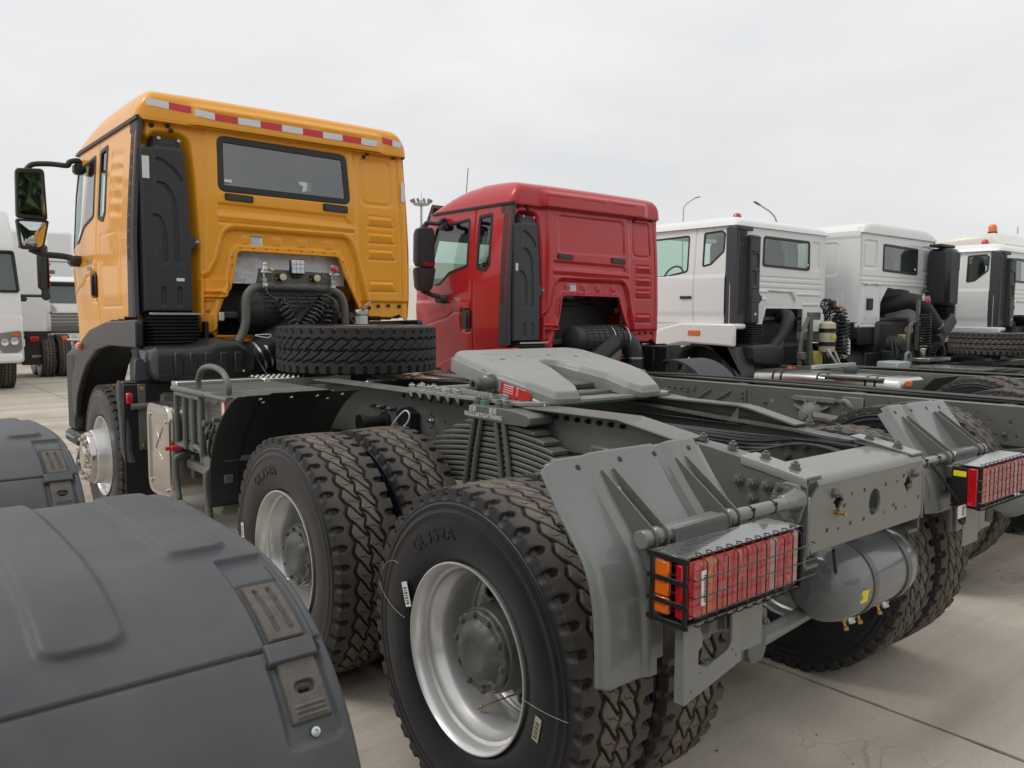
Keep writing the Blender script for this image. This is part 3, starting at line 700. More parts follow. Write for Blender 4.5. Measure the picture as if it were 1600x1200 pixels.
def leaf_spring(root,side,low=False):
    s=side; xc=s*.485; sp=bpy.data.objects.new('leaf_spring',None); C.objects.link(sp); sp.parent=root; sp.location=(0,0,0)
    yc=.755
    spec=[(1.150,.16,.29),(1.124,.27,.36),(1.096,.35,.43),(1.068,.41,.49),(1.040,.47,.56)]
    n=12; z=1.150
    for i in range(n):
        hl_f=[.20,.29,.37,.43,.49,.53,.56,.58,.59,.59,.58,.56][i]; hl_r=[.28,.34,.39,.445,.50,.55,.59,.60,.60,.60,.60,.60][i]
        th=.0175; zc=1.140-i*.0245
        secs=[]; N=18
        for k in range(N+1):
            t=-1+2*k/N; y=yc+(t*hl_f if t>0 else t*hl_r); dz=-.125*((y-yc)**2)/.6
            e=1.0
            if abs(t)>.93: e=.55
            hx=.045; secs.append([(xc-hx,y,zc+dz-th/2*.55),(xc-hx*.94,y,zc+dz-th/2),(xc+hx*.94,y,zc+dz-th/2),(xc+hx,y,zc+dz-th/2*.55),(xc+hx,y,zc+dz+th/2*.55*e),(xc+hx*.94,y,zc+dz+th/2*e),(xc-hx*.94,y,zc+dz+th/2*e),(xc-hx,y,zc+dz+th/2*.55*e)])
        MB().loft(secs).build('leaf',chassis,sp,sharp=30)
    # clamp plate, letters, nuts
    mb=MB()
    P=rp([(.905,1.150),(.905,1.190),(.885,1.212),(.62,1.212),(.50,1.200),(.482,1.188),(.482,1.160),(.51,1.148),(.67,1.146)],.006,3)
    aplate(mb,P,[],.13,(xc,0,.003),(0,1,0),(0,0,1),.004); cl=mb.build('spring_clamp',chassis,sp)
    if s<0:
        xo=xc-.0665
        for t,sz,y,zz in (('定期',.024,.870,1.196),('紧固',.024,.725,1.196),('REGULARTIGHTENING',.0235,.795,1.172)):
            v,f=text(t,sz*1.15,(xo,y,zz),(0,-1,0),(0,0,1),.0006,sx=.95); MB().add(v,f).build('clamp_lettering',tapewhite,sp)
    for (y0,y1) in ((.865,.945),(.815,.885),(.71,.655),(.655,.60)):
        pass
    for k,(yt,yb) in enumerate(((.868,.948),(.818,.890),(.715,.660),(.660,.604))):
        for sx in (-1,):
            x=xc+s*.056
            mb=MB(); mb.tube([(x,yt,1.150),(x,yt+(yb-yt)*.5,1.0),(x,yb,.80)],.0125,10); mb.build('u_bolt',chassis,sp)
        x2=xc-s*.056; mb=MB(); mb.tube([(x2,yt,1.150),(x2,yb,.80)],.0125,8); mb.build('u_bolt',chassis,sp)
        for xx in (xc+s*.035,xc-s*.045):
            mb=MB(); mb.lathe((xx,yt,1.210),(0,0,1),[(0,.026),(.006,.026),(.006,.021),(.024,.021),(.026,.019),(.026,.0125),(.036,.0125),(.037,.0001)],12,.3); mb.build('u_bolt_nut',chassis if k!=1 else mat('green_marked_nut',(.10,.19,.16),.5,var=.3,vs=20),sp)
    mb=MB(); mb.box((xc,yc+.03,.80),(.14,.36,.05),.01); mb.cyl((s*.42,yc-.08,.72),(s*.60,yc-.08,.72),.085,n=24); mb.build('spring_seat',chassis,sp)
    # rear slipper block bolted to the rail
    mb=MB(); mb.box((s*.425,.175,1.075),(.05,.125,.055),.006); b=mb.build('stop_block',chassis,root)
    for yy in (.215,.145): MB().lathe((s*.4505,yy,1.075),(s,0,0),[(0,.010),(.0,.0001)],10).build('bolt_hole',deep,b)
    return sp
def fifth_wheel(root):
    """coupling plate tipped backwards; built in its own plane (a across, b forwards)"""
    g=bpy.data.objects.new('fifth_wheel',None); C.objects.link(g); g.parent=root
    til=math.radians(11.); cy,cz=.905,1.375
    V=Vector((0,math.cos(til),math.sin(til))); U=Vector((1,0,0)); N=U.cross(V); O=Vector((0,cy,cz))
    o=[(-.36,.350),(.36,.350),(.445,.29),(.455,.12),(.455,-.08),(.415,-.24),(.345,-.375),(.205,-.385),(.160,-.32),(.135,-.20),(.078,-.06),(.062,.02),(.045,.068),(0,.085),(-.045,.068),(-.062,.02),(-.078,-.06),(-.135,-.20),(-.160,-.32),(-.205,-.385),(-.345,-.375),(-.415,-.24),(-.455,-.08),(-.455,.12),(-.445,.29)]
    r=[.13,.13,.16,.1,.1,.1,.03,.025,.04,.06,.05,.05,.03,.03,.03,.05,.05,.06,.04,.025,.03,.1,.1,.1,.16]
    P=rp(o,r,5)
    # fine grid so that grooves and ramps are real relief
    us=np.linspace(-.458,.458,400); vs=np.linspace(-.390,.356,330)
    sdf={}
    def Hh(X,Y):
        d=sdpoly(X,Y,P); h=-.029*(1-ss(0.,.026,-d))**1.5
        h=h-.085*ss(-.10,-.375,Y)*ss(.05,.2,np.abs(X)) if False else h
        ramp=np.clip((-.16-Y)/.21,0,1); h=h-.026*ramp**1.3
        for sg in (-1,1):
            XX=X*sg
            L=sdline(XX,Y,[(.30,.235),(.17,.235),(.17,.03),(.20,-.04),(.16,-.09)],.0035) ; h=h-.003*(1-ss(-.002,.002,L))
            L=sdline(XX,Y,[(.345,.10),(.30,.13),(.35,.16)],.003); h=h-.0025*(1-ss(-.002,.002,L))
            h=h-.018*(1-ss(-.003,.003,np.hypot(XX-.245,(Y-.13)*1.2)-.016))
        L=np.abs(np.hypot(X,Y-.02)-.145)-.004; h=h-.003*(1-ss(-.002,.002,L))*(Y>-.06)
        h=h-.014*(1-ss(-.003,.003,np.hypot(X+.10,(Y-.18))-.014))-.014*(1-ss(-.003,.003,np.hypot(X-.10,(Y-.18))-.014))
        return h
    def mp(X,Y,H): return X+0*H, cy+V.y*Y+N.y*H, cz+V.z*Y+N.z*H
    inside=lambda X,Y: sdpoly(X,Y,P)<.0022
    hf('coupling_plate',us,vs,Hh,mp,wheel_plate,g,inside,sharp=50)
    # skirt under the plate following the exact outline
    mb=MB(); n=len(P); rows=[]
    for h,off in ((-.026,.0015),(-.040,.003),(-.085,.0),(-.088,-.012),(-.04,-.014)):
        A=np.array(P); nx=np.roll(A,-1,0)-np.roll(A,1,0); nr=np.stack([nx[:,1],-nx[:,0]],1); nr/=np.linalg.norm(nr,axis=1)[:,None]; nr=-nr
        Q=A+nr*off; row=[]
        for a,b in Q:
            rm=max(0,min(1,(-.16-b)/.21)); hh=h-.026*rm**1.3 if h>-.05 else h*(1-.35*rm)-.022*rm
            row.append(tuple(O+U*a+V*b+N*hh))
        rows.append(row)
    mb.loft(rows,False); mb.build('plate_skirt',wheel_plate,g,sharp=50)
    # lock mechanism in the throat
    mb=MB(); mb.box(O+V*-.10+N*-.075,(.34,.10,.03),.006,Matrix((U,V,N)).transposed()); mb.box(O+V*.03+N*-.07,(.30,.20,.02),.006,Matrix((U,V,N)).transposed()); mb.box(O+V*-.22+N*-.10,(.36,.05,.05),.006,Matrix((U,V,N)).transposed())
    mb.build('lock_jaw',rimgrey,g)
    # pedestals with pivots
    for s in (-1,1):
        mb=MB(); aplate(mb,rp([(1.10,1.243),(1.06,1.255),(1.00,1.30),(.985,1.345),(.93,1.36),(.875,1.345),(.86,1.30),(.79,1.262),(.72,1.243)],[.004,.02,.03,.03,.03,.03,.03,.02,.004],4),[],.075,(s*.395,0,0),(0,1,0),(0,0,1),.004)
        mb.cyl((s*.36,.93,1.315),(s*.448,.93,1.315),.050,n=28); mb.box((s*.39,.92,1.250),(.12,.34,.022),.004)
        mb.build('pivot_bracket',wheel_plate,g,bev=.002)
        mb=MB(); mb.lathe((s*.445,.855,1.305),(s,-.05,0),[(0,.042),(.012,.042),(.014,.030),(.055,.028),(.057,.032),(.085,.032),(.087,.026),(.118,.025),(.119,.015),(.10,.0145),(.10,.0001)],22)
        mb.build('pivot_pin',rimgrey,g)
    R3=Matrix((V*-1,N,U*-1)).transposed()
    def stick(b0,b1,h0,h1,m,nm):
        xf=lambda b:-.4590+max(0,-.085-b)*.235; q=[O+U*xf(b)+V*b+N*(h-.026*max(0,min(1,(-.16-b)/.21))**1.3) for b,h in ((b0,h0),(b1,h0),(b1,h1),(b0,h1))]; mb=MB(); mb.v=[tuple(p) for p in q]+[tuple(p-U*.0018) for p in q]; mb.f=[(0,1,2,3),(7,6,5,4),(0,4,5,1),(1,5,6,2),(2,6,7,3),(3,7,4,0)]; return mb.build(nm,m,g)
    stick(-.005,-.085,-.036,-.086,sticker,'maker_label'); a=stick(-.125,-.285,-.034,-.088,stickred,'red_warning_plate'); stick(-.30,-.365,-.050,-.076,sticker,'barcode_label')
    mb=MB()
    for k in range(4):
        for j in range(2):
            b=-.140-j*.070; x=-.4608+(-.085-b)*.235; q0=O+U*x+V*b+N*(-.044-.0100*k); q1=q0+V*(-.055+.01*((k*3+j)%3))+U*.012; mb.bar(q0,q1,.0006,.0030 if k else .0045,tuple(N),.0001)
    mb.build('plate_print',sticker,g)
    mb=MB()
    for a_,b_ in ((-.035,-.050),(-.055,-.050),(-.035,-.060),(-.055,-.060)): mb.box(O+U*-.4610+V*a_+N*b_,(.0008,.009,.0065),.0001)
    mb.build('label_print',ink,g)
    mb=MB()
    for k in range(11): mb.box(O+U*(-.4610+(.220+.0052*k)*.235)+V*(-.305-.0052*k)+N*-.078,(.0008,.0026,.010),.0001)
    mb.build('barcode',ink,g)
    return g
def battery_side(root):
    """left side between front wheel and tandem"""
    # silencer box with polished end cover
    mb=MB(); sec=lambda x,g=0:[(x,a,b) for a,b in rp([(2.895+g,.508+g),(3.33-g,.508+g),(3.33-g,1.062-g),(2.895+g,1.062-g)],[.10]*4,6)]
    mb.loft([sec(-1.215),sec(-.60)]); mb.build('silencer_box',alu,root)
    mb=MB(); mb.loft([sec(-1.212,-.006),sec(-1.235,-.006),sec(-1.246,0),sec(-1.240,.02),sec(-1.243,.028),sec(-1.243,.16)]); cv=mb.build('silencer_end_cover',steel,root)
    for y,z in ((3.27,.99),(2.955,.97),(3.27,.58),(2.96,.56)): MB().lathe((-1.244,y,z),(-1,0,0),[(0,.012),(.006,.011),(.008,.006),(.008,.0001)],10).build('cover_screw',zinc,cv)
    mb=MB()
    for a,b in (((3.16,.93),(3.02,.80)),((3.02,.93),(3.16,.80)),((3.16,.74),(3.02,.74)),((3.16,.80),(3.02,.74))): mb.bar((-1.2445,a[0],a[1]),(-1.2445,b[0],b[1]),.004,.008,(1,0,0))
    mb.build('embossed_mark',steel,cv)
    # battery box and its rod cage
    mb=MB(); mb.box((-.86,2.53,1.00),(.62,.66,.27),.02); mb.box((-.87,2.54,.85),(.66,.70,.04),.01); mb.box((-1.165,2.32,1.10),(.02,.20,.02),.004); mb.build('battery_box',mat('battery_box_grey',(.115,.118,.112),.5,var=.1,dust=.4),root)
    mb=MB(); r=.016
    for y in (2.87,2.72,2.58,2.45): mb.tube([(-1.205,y,1.150),(-1.205,y,.845 if y>2.5 else .83)],r,10)
    mb.tube([(-1.205,2.87,1.150),(-1.205,2.45,1.150)],r,10); mb.tube([(-1.205,2.90,.85),(-1.205,2.70,.85)],r*.9,8); mb.tube([(-1.205,2.60,.88),(-1.205,2.45,.86)],r*.9,8)
    mb.build('side_guard_rod',chassis,root)
    mb=MB(); pa=[(-1.215,2.88,1.175),(-1.215,2.40,1.175),(-.60,1.80,1.175)]
    mb.tube([(-1.215,2.89,1.178),(-1.215,2.36,1.178),(-1.15,2.30,1.178),(-.62,2.30,1.178)],.018,10)
    for k in range(12): 
        y=2.84-.068*k; mb.tube([(-1.205,y,1.182),(-.60,y,1.182)],.010,8)
    mb.tube([(-1.215,2.03,1.178),(-1.215,2.40,1.178)],.014,10); mb.tube([(-1.19,2.03,1.178),(-.6,2.03,1.178)],.014,8)
    mb.build('step_bar',chassis,root)
    mb=MB(); mb.tube(smooth_path([(-1.16,2.62,1.18),(-1.16,2.62,1.245),(-1.16,2.55,1.305),(-1.16,2.40,1.325),(-1.16,2.25,1.305),(-1.16,2.17,1.245),(-1.16,2.17,1.18)],5),.0165,12); mb.build('grab_hoop',chassis,root)
    mb=MB(); mb.box((-.80,2.96,1.185),(.78,.10,.05),.004); mb.build('white_side_tray',alu,root)
    mb=MB()
    for x in (-1.215,):
        mb.tube(smooth_path([(-1.05,2.86,.80),(-1.20,2.86,.78),(-1.225,2.86,.74),(-1.225,2.84,.62),(-1.225,2.80,.52)],4)+[(-1.225,2.30,.515)],.017,10)
        mb.tube(smooth_path([(-1.05,2.34,.80),(-1.20,2.34,.78),(-1.225,2.34,.74),(-1.225,2.33,.62),(-1.225,2.30,.515)],4),.017,10)
    mb.build('access_step',chassis,root)
    mb=MB()
    for (y,z,r,l) in ((2.40,1.02,.018,.05),(2.34,.98,.012,.06),(2.28,1.05,.014,.04),(2.45,.93,.016,.05)): mb.lathe((-1.165,y,z),(-1,0,0),[(0,r*1.5),(.006,r*1.5),(.007,r),(l,r),(l+.003,r*.5),(l+.004,.0001)],10)
    mb.build('box_fitting',chassis,root,each=True)
    mb=MB()
    for y in (2.36,2.30): mb.tube(smooth_path([(-1.19,y,1.02),(-1.22,y-.02,.95),(-1.21,y+.03,.86),(-1.15,y+.06,.78)],5),.008,7)
    mb.build('brake_hose',rubber,root)
    mb=MB(); mb.box((-1.155,2.50,.74),(.05,.60,.05),.006); mb.box((-1.17,2.34,.72),(.03,.10,.12),.004); mb.box((-1.13,2.80,.72),(.04,.05,.14),.004); mb.build('step_bracket',chassis,root,each=True)
    mb=MB(); mb.lathe((-1.215,2.78,.84),(-1,.1,0),[(0,.012),(.02,.013),(.025,.018),(.05,.019),(.055,.010),(.085,.012),(.088,.0001)],14); mb.build('battery_switch_knob',mat('red_knob',(.5,.02,.03),.4),root)
    mb=MB(); mb.box((-1.19,2.38,.80),(.03,.12,.13),.004); mb.cyl((-1.18,2.32,.90),(-1.18,2.32,.94),.045,n=20); mb.cyl((-1.18,2.32,.94),(-1.18,2.32,.96),.025,n=14); mb.box((-1.15,2.6,.78),(.02,.07,.09),.003); mb.build('valve_bracket',chassis,root)
    mb=MB(); mb.lathe((-1.10,2.50,.62),(1,0,0),[(-.05,.0001),(-.045,.06),(-.02,.13),(.02,.148),(.5,.148),(.52,.1)],32); mb.build('air_reservoir',chassis,root)
    MB().hexbolt((-1.15,2.50,.65),(-1,0,0),.02,.02).build('reservoir_plug',brass,root)
    mb=MB(); mb.lathe((-1.10,2.02,.60),(1,0,0),[(-.05,.0001),(-.045,.06),(-.02,.11),(.02,.128),(.5,.128),(.52,.1)],28); mb.build('air_reservoir',chassis,root)
    mb=MB(); mb.box((-1.2,2.12,1.125),(.02,.055,.085),.008); mb.build('side_marker_lamp',lamporange,root)
    mb=MB(); mb.box((-1.2115,2.105,1.125),(.002,.026,.07),.0004); mb.build('marker_sticker',sticker,root)
    # front quarter mudguard of the tandem
    ang=np.linspace(math.radians(163),math.radians(106),46) ; cy_,cz_,R_=1.35,.53,.0
    py=[2.205,2.215,2.205,2.17,2.12,2.06,1.99,1.91,1.84,1.78]; pz=[.60,.70,.80,.90,.98,1.05,1.11,1.165,1.20,1.215]
    us=np.linspace(-1.255,-.60,60); vs=np.linspace(0,1,60)
    yy=np.interp(vs,np.linspace(0,1,10),py); zz=np.interp(vs,np.linspace(0,1,10),pz); k=np.ones(7)/7; yy[3:-3]=np.convolve(yy,k,'valid'); zz[3:-3]=np.convolve(zz,k,'valid')
    def Hm(U,V): return .010*ss(-1.10,-1.09,U)*(1-ss(-.78,-.77,U))+.006*np.sin((U+1.25)*30)*0
    def mp(U,V,H): return U,np.interp(V,vs,yy)+H*.6,np.interp(V,vs,zz)+H*.7
    def mk(U,V):
        n=((np.abs(U+1.00)<.03)|(np.abs(U+.72)<.03))&(V>.985)
        return ~n&~((U<-1.22)&(V>.97))
    g=hf('front_mudguard',us,vs,Hm,mp,blackp,root,mk); g.modifiers.new('s','SOLIDIFY').thickness=.005
    for x,v in ((-1.14,.95),(-.98,.95),(-.84,.95),(-.70,.95),(-1.10,.84),(-.75,.84)): MB().lathe((x,float(np.interp(v,vs,yy))-.006,float(np.interp(v,vs,zz))-.012),(0,-.6,-.6),[(0,.009),(.004,.007),(.004,.0001)],10).build('rivet',zinc,g)
    mb=MB(); mb.tube(smooth_path([(-.9,3.52,1.21),(-.9,3.3,1.2)],3),.03); 
def axles(root,ys):
    mb=MB()
    for y in ys:
        mb.tube([(-1.0,y,.53),(-.35,y,.53),(-.15,y,.53),(.15,y,.53),(.35,y,.53),(1.0,y,.53)],.085,16,rf=None)
        mb.lathe((0,y,.55),(0,1,0),[(-.24,.05),(-.2,.15),(-.08,.215),(.08,.215),(.2,.12),(.34,.06)],24)
    mb.build('axle',deep,root)
    mb=MB()
    for s in (-1,1):
        for y in ys: mb.tube([(s*.45,y,.53),(s*.45,(ys[0]+ys[-1])/2,.42)],.035,10)
        mb.tube([(s*.3,ys[0]-.0,.74),(s*.12,(ys[0]+ys[-1])/2,.95)],.03,10)
    mb.tube([(0,ys[-1],.52),(0,ys[-1]+1.8,.62)],.055,14)
    mb.build('torque_rod',chassis,root)
def main_frame(root):
    top=[(5.9,1.06),(3.6,1.10),(3.0,1.155),(2.2,1.196),(.9,1.200),(.2,1.185),(-.18,1.172),(-.30,1.161),(-.50,1.131),(-.672,1.100)]
    bot=[(5.9,.80),(3.6,.86),(3.0,.90),(1.6,.950),(.6,.935),(.0,.905),(-.30,.870),(-.56,.815),(-.672,.812)]
    hl=[]
    for y,z in ((1.45,1.06),(1.42,1.03),(1.40,1.09),(1.37,1.01),(1.62,1.02),(1.62,1.07),(2.3,1.1),(2.4,1.02),(1.30,1.08),(1.42,1.10),(1.45,.99),(1.36,.985)): hl.append(circ(y,z,.008,8))
    hl.append(circ(1.435,1.055,.014,10)) if False else None
    rl=rail(root,-1,top,bot,0,0,holes=hl,label=None)
    top2=[(y,z-(.022 if -.4<y<.9 else 0.)) for y,z in top]
    rr=rail(root,1,top2,bot,0,0,holes=hl)
    # second (inner) reinforcement end, gives the double line on the top at the back
    mb=MB()
    for s in (-1,1):
        secs=[]
        for y,z in ((-.43,1.146),(-.50,1.136),(-.672,1.105)):
            x=s*.40; secs.append([(x+s*.0,y,z-.03),(x+s*.006,y,z-.026),(x+s*.006,y,z-.004),(x,y,z+.005),(x-s*.085,y,z+.005),(x-s*.085,y,z-.002),(x-s*.0,y,z-.003)])
        mb.loft(secs)
    mb.build('rail_end_cap',chassis_light,root,bev=.001)
    for s,rp_ in ((-1,rl),(1,rr)):
        for y,z in ((-.235,1.170),(-.36,1.157),(-.49,1.139),(-.60,1.121)): bolt(rp_,(s*.352,y,z+.002),(0,-.1,1),1.15)
        for y,z in ((-.423,1.066),(-.478,1.064),(-.531,1.064),(-.583,1.068),(-.480,1.013)): bolt(rp_,(s*.401,y,z),(s,0,0),1.25)
        bolt(rp_,(s*.401,-.654,.926),(s,0,0),1.1); bolt(rp_,(s*.401,-.60,.90),(s,0,0),1.1)
        for k in range(5): bolt(rp_,(s*.389,-.02-.06*k if k<4 else -.12,1.07 if k<4 else 1.02),(-s,0,0),1.1)
        bolt(rp_,(s*.401,1.41,1.075),(s,0,0),1.2,BOLTZ)
    # rear cross member : channel with corner notches
    mb=MB(); o=rp([(-.385,.868),(.385,.868),(.392,.90),(.392,1.075),(.385,1.10),(-.385,1.10),(-.385,1.085),(-.352,1.075),(-.352,1.05),(-.385,1.035),(-.385,.93),(-.365,.915),(-.355,.89)],[.02,.02,.01,.01,.01,.004,.004,.02,.02,.004,.004,.02,.02],4)
    o=rp([(-.388,.866),(.388,.866),(.388,1.075),(-.345,1.075),(-.388,1.035)],[.03,.03,.004,.004,.03],5)
    hl=[circ(a,b,.0085 if k%3 else .006,10) for k,(a,b) in enumerate(CM_HOLES)]+[[(.027+.040*math.cos(t),.974+.047*math.sin(t)) for t in [2*PI*i/28 for i in range(28)]],cross_hole(-.217,1.012),cross_hole(.275,1.008)]
    v,f=plate(o,hl,.010,(0,-.676,0),(1,0,0),(0,0,1),.0015); mb.add(v,f)
    secs=[]
    for a in np.linspace(0,PI/2,7):
        secs.append([(-.345 if True else 0,-.671-.0+.0,0)])
    prof=[(-.681,1.0755),(-.681,1.078),(-.679,1.085),(-.673,1.095),(-.663,1.102),(-.650,1.1065),(-.50,1.120)]
    secs=[]
    for x in (-.345,.388): secs.append([(x,y,z) for y,z in prof]+[(x,-.50,1.108),(x,-.655,1.095),(x,-.671,1.085),(x,-.671,1.0755)])
    mb.loft(secs)
    secs=[]
    for x in (-.375,.375): secs.append([(x,-.681,.872),(x,-.676,.862),(x,-.66,.858),(x,-.58,.858),(x,-.58,.866),(x,-.66,.867),(x,-.671,.875)])
    mb.loft(secs); cm=mb.build('rear_cross_member',mat('dusty_crossmember_grey',(.180,.184,.168),.30,coat=.25,var=.05,vs=1.5,dust=.34,dcol=(.34,.32,.28)),root,label='light grey rear cross member drilled with round holes')
    for x,z in ((-.252,1.043),(.307,1.041)): bolt(cm,(x,-.682,z),(0,-1,0),1.0)
    mb=MB(); mb.lathe((-.235,-.684,.978),(0,-1,0),[(0,.009),(.012,.009),(.012,.006),(.024,.005),(.024,.007),(.032,.007),(.033,.0001)],10); mb.build('brass_fitting',brass,cm)
    # folded side plates wrapping the rail end
    for s in (-1,1):
        mb=MB(); mb.box((s*.396,-.678,.955),(.012,.012,.19),.004); mb.build('corner_fold',chassis_light,root)
    # cross tubes and tank between the rails
    mb=MB()
    for y,z in ((.16,1.02),(1.9,1.05),(2.8,1.02)): mb.box((0,y,z),(.79,.12,.16),.01)
    mb.build('cross_member',chassis,root)
    mb=MB(); mb.lathe((-.24,-.33,.968),(1,0,0),[(0,.0001),(.01,.06),(.035,.082),(.06,.087),(.52,.087),(.555,.078),(.575,.05),(.58,.0001)],36); mb.build('aluminium_air_tank',mat('grey_metal_tank',(.40,.40,.40),.35,metal=.3,coat=.3),root)
    mb=MB()
    for k,(a,b) in enumerate((((-.2,.9,1.12),(.30,-.45,1.13)),((-.1,.9,1.11),(.25,-.50,1.12)),((0,.8,1.13),(.33,-.5,1.12)))):
        mb.tube(smooth_path([a,(a[0]*.5+.1,.35,1.13),(a[0]*.2+.2,-.05,1.10+.01*k),(.31,-.2,1.11),b],6),.008,7)
    for k in range(3): mb.tube(smooth_path([(-.30+.03*k,.7,1.10),(-.15+.04*k,.2,1.12),(.05+.05*k,-.10,1.07+.01*k),(.10+.06*k,-.36,1.13-.01*k),(.2+.02*k,-.56,1.07)],6),.0055,6)
    mb.build('brake_hose',rubber,root)
    # air tank at the rear, two straps
    tk=MB(); tk.lathe((-.135,-.545,.665),(1,0,0),[(0,.0001),(.006,.05),(.022,.095),(.055,.128),(.10,.138),(.50,.138),(.545,.128),(.575,.095),(.59,.05),(.595,.0001)],44); t=tk.build('rear_air_tank',mat('air_tank_grey_gloss',(.150,.162,.165),.22,coat=.5,var=.05),root)
    mb=MB()
    for x in (.045,.30): mb.lathe((x,-.545,.665),(1,0,0),[(0,.139),(0,.143),(.030,.143),(.030,.139)],44); mb.box((x+.015,-.545,.83),(.035,.06,.10),.004)
    mb.build('tank_strap',chassis,t)
    mb=MB()
    for x in (.06,.315):
        mb.tube([(x,-.60,.52),(x,-.625,.585)],.006,8); mb.hexbolt((x,-.59,.53),(0,-.5,-1),.014,.02); 
    mb.build('strap_bolt',zinc,t)
    mb=MB()
    for x in (.02,.12,.27): mb.lathe((x,-.585,.535),(0,-.4,-1),[(0,.012),(.012,.012),(.014,.006),(.03,.006),(.032,.010),(.045,.009),(.046,.0001)],8)
    mb.build('drain_valve',brass,t)
    MB().lathe((-.100,-.595,.735),(-.8,-.6,.1),[(0,.022),(.012,.020),(.014,.011),(.02,.0001)],14).build('tank_port',chassis,t)
    mb=MB(); mb.tube([(-.20,-.66,.84),(-.115,-.625,.74)],.006,8); mb.build('tank_hose',rubber,t)
    # yellow label wrapped on the end
    mb=MB(); mb.v=[(-.040,-.6775,.625),(.003,-.681,.625),(.003,-.6875,.672),(-.040,-.684,.672)]; mb.f=[(0,1,2,3)]; o=mb.build('yellow_tank_label',yelstick,t,sharp=None)
    # lower trailing bar (stabiliser) with drop links
    mb=MB(); mb.tube([(-.55,-.52,.53),(.62,-.40,.53)],.028,16); mb.tube(smooth_path([(-.55,-.52,.53),(-.70,-.54,.53),(-.78,-.50,.53),(-.80,-.3,.53)],5),.026,14); mb.tube(smooth_path([(.62,-.40,.53),(.7,-.36,.53),(.72,-.2,.53)],5),.026,14); mb.build('stabiliser_bar',chassis_light,root)
    for x,dy in ((-.47,0),(.50,.10)):
        mb=MB(); mb.prism([(-.035,.83),(.03,.83),(.045,.66),(-.045,.66)],(x,-.50+dy,0),(1,0,0),(0,0,1),.035); mb.prism(rp([(-.05,.67),(.05,.67),(.05,.53),(.03,.495),(-.03,.495),(-.05,.53)],.02,4),(x,-.485+dy,0),(1,0,0),(0,0,1),.075); l=mb.build('drop_link',chassis,root,bev=.003)
        for a in (-.02,.025): bolt(l,(x+a,-.52-.04+dy,.63),(0,-1,0),1.0)
    # angle subframe on top of the rails
    for s in (-1,1):
        mb=MB()
        P=[(2.6,1.213),(.60,1.222),(.07,1.226),(-.225,1.180)] if s<0 else [(2.6,1.213),(.62,1.220)]
        secs=[]
        for y,z in P: secs.append([(s*.330,y,z-.010),(s*.330,y,z+.001),(s*.474,y,z+.001),(s*.478,y,z-.004),(s*.474,y,z-.010)])
        mb.loft(secs)
        v,f=([],[]) if s>0 else plate([(.62,1.214),(.07,1.218),(-.215,1.172),(-.215,1.165),(.0,1.06),(.62,1.045)],[],.008,(s*.407,0,0),(0,1,0),(0,0,1)); mb.add(v,f)
        sf=mb.build('subframe_angle',chassis,root,bev=.0015)
        for k in range(8): MB().hexbolt((s*.413,.53-.062*k,1.190-.0*k),(s,0,0),.009,.010,True,.006).build('nut',black,sf)
        if s>0:
            mb=MB(); secs=[]
            for y,z,b in ((1.0,1.222,1.132),(.10,1.222,1.132),(.04,1.214,1.132),(-.18,1.165,1.140)): 
                secs.append([(.335,y,z),(.418,y,z),(.424,y,z-.006),(.424,y,b),(.414,y,b),(.412,y,z-.009),(.335,y,z-.009)])
            mb.loft(secs); mb.box((.375,.46,1.136),(.075,.72,.006),.002); mb.prism([(.10,1.215),(.10,1.14),(.16,1.14)],(.338,0,0),(0,1,0),(0,0,1),.004); mb.build('subframe_channel',chassis,root,bev=.0015)
    # coupling base plate with bolts
    mb=MB(); o=rp([(-.51,1.50),(.51,1.50),(.51,1.0),(.49,.62),(.42,.57),(-.42,.57),(-.49,.62),(-.51,1.0)],[.03,.03,.05,.04,.03,.03,.04,.05],4)
    aplate(mb,o,[rp([(-.26,1.35),(.26,1.35),(.26,.70),(-.26,.70)],.05)],.016,(0,0,1.232),(1,0,0),(0,1,0),.002); bp=mb.build('coupling_base_plate',wheel_plate,root)
    for s in (-1,1):
        for k,(x,y) in enumerate(((.49,1.46),(.49,1.39),(.49,1.31),(.49,1.23),(.49,1.14),(.49,1.06),(.43,1.46),(.44,1.34),(.43,.96),(.44,.86),(.44,.78))): bolt(bp,(s*x,y,1.240),(0,0,1),1.4,BOLTZ)
        for k in range(6): bolt(bp,(s*.49,1.46-.08*k,1.224),(0,0,-1),1.2,BOLTZ)
        for k in range(8): MB().hexbolt((s*.44,1.62-.085*k,1.198),(0,0,-1),.010,.012,True,.006).build('nut',black,bp)
    mb=MB(); mb.box((0,.62,1.222),(.62,.08,.02),.004); mb.box((0,1.38,1.228),(.62,.10,.03),.004); mb.build('base_bridge',chassis,root)
    # torque-rod bracket on the outside of the rail
    mb=MB(); mb.prism(rp([(1.66,1.10),(1.60,1.13),(1.52,1.10),(1.52,.94),(1.60,.93)],.01),(-.405,0,0),(0,1,0),(0,0,1),-.06); mb.build('hose_bracket',black,root)
    mb=MB(); mb.tube(smooth_path([(-.47,1.70,1.0),(-.48,1.66,1.04),(-.48,1.58,1.10),(-.48,1.53,1.12),(-.48,1.50,1.10),(-.48,1.52,1.06),(-.48,1.60,1.01),(-.47,1.66,.99)],5),.004,6); mb.build('wire_loop',sticker,root)
    mb=MB(); mb.lathe((-.40,1.86,1.03),(-1,0,0),[(0,.05),(.02,.05),(.02,.03),(.14,.03),(.14,.045),(.17,.045),(.17,.0001)],16); mb.build('air_valve',deep,root)
    for k in range(7): MB().hexbolt((-.405,1.98-.055*k,1.10),(-1,0,0),.010,.012,True,.016).build('pipe_union',zinc if k%2 else deep,root)
    # right hand side aluminium tank seen under the coupling
    mb=MB(); 
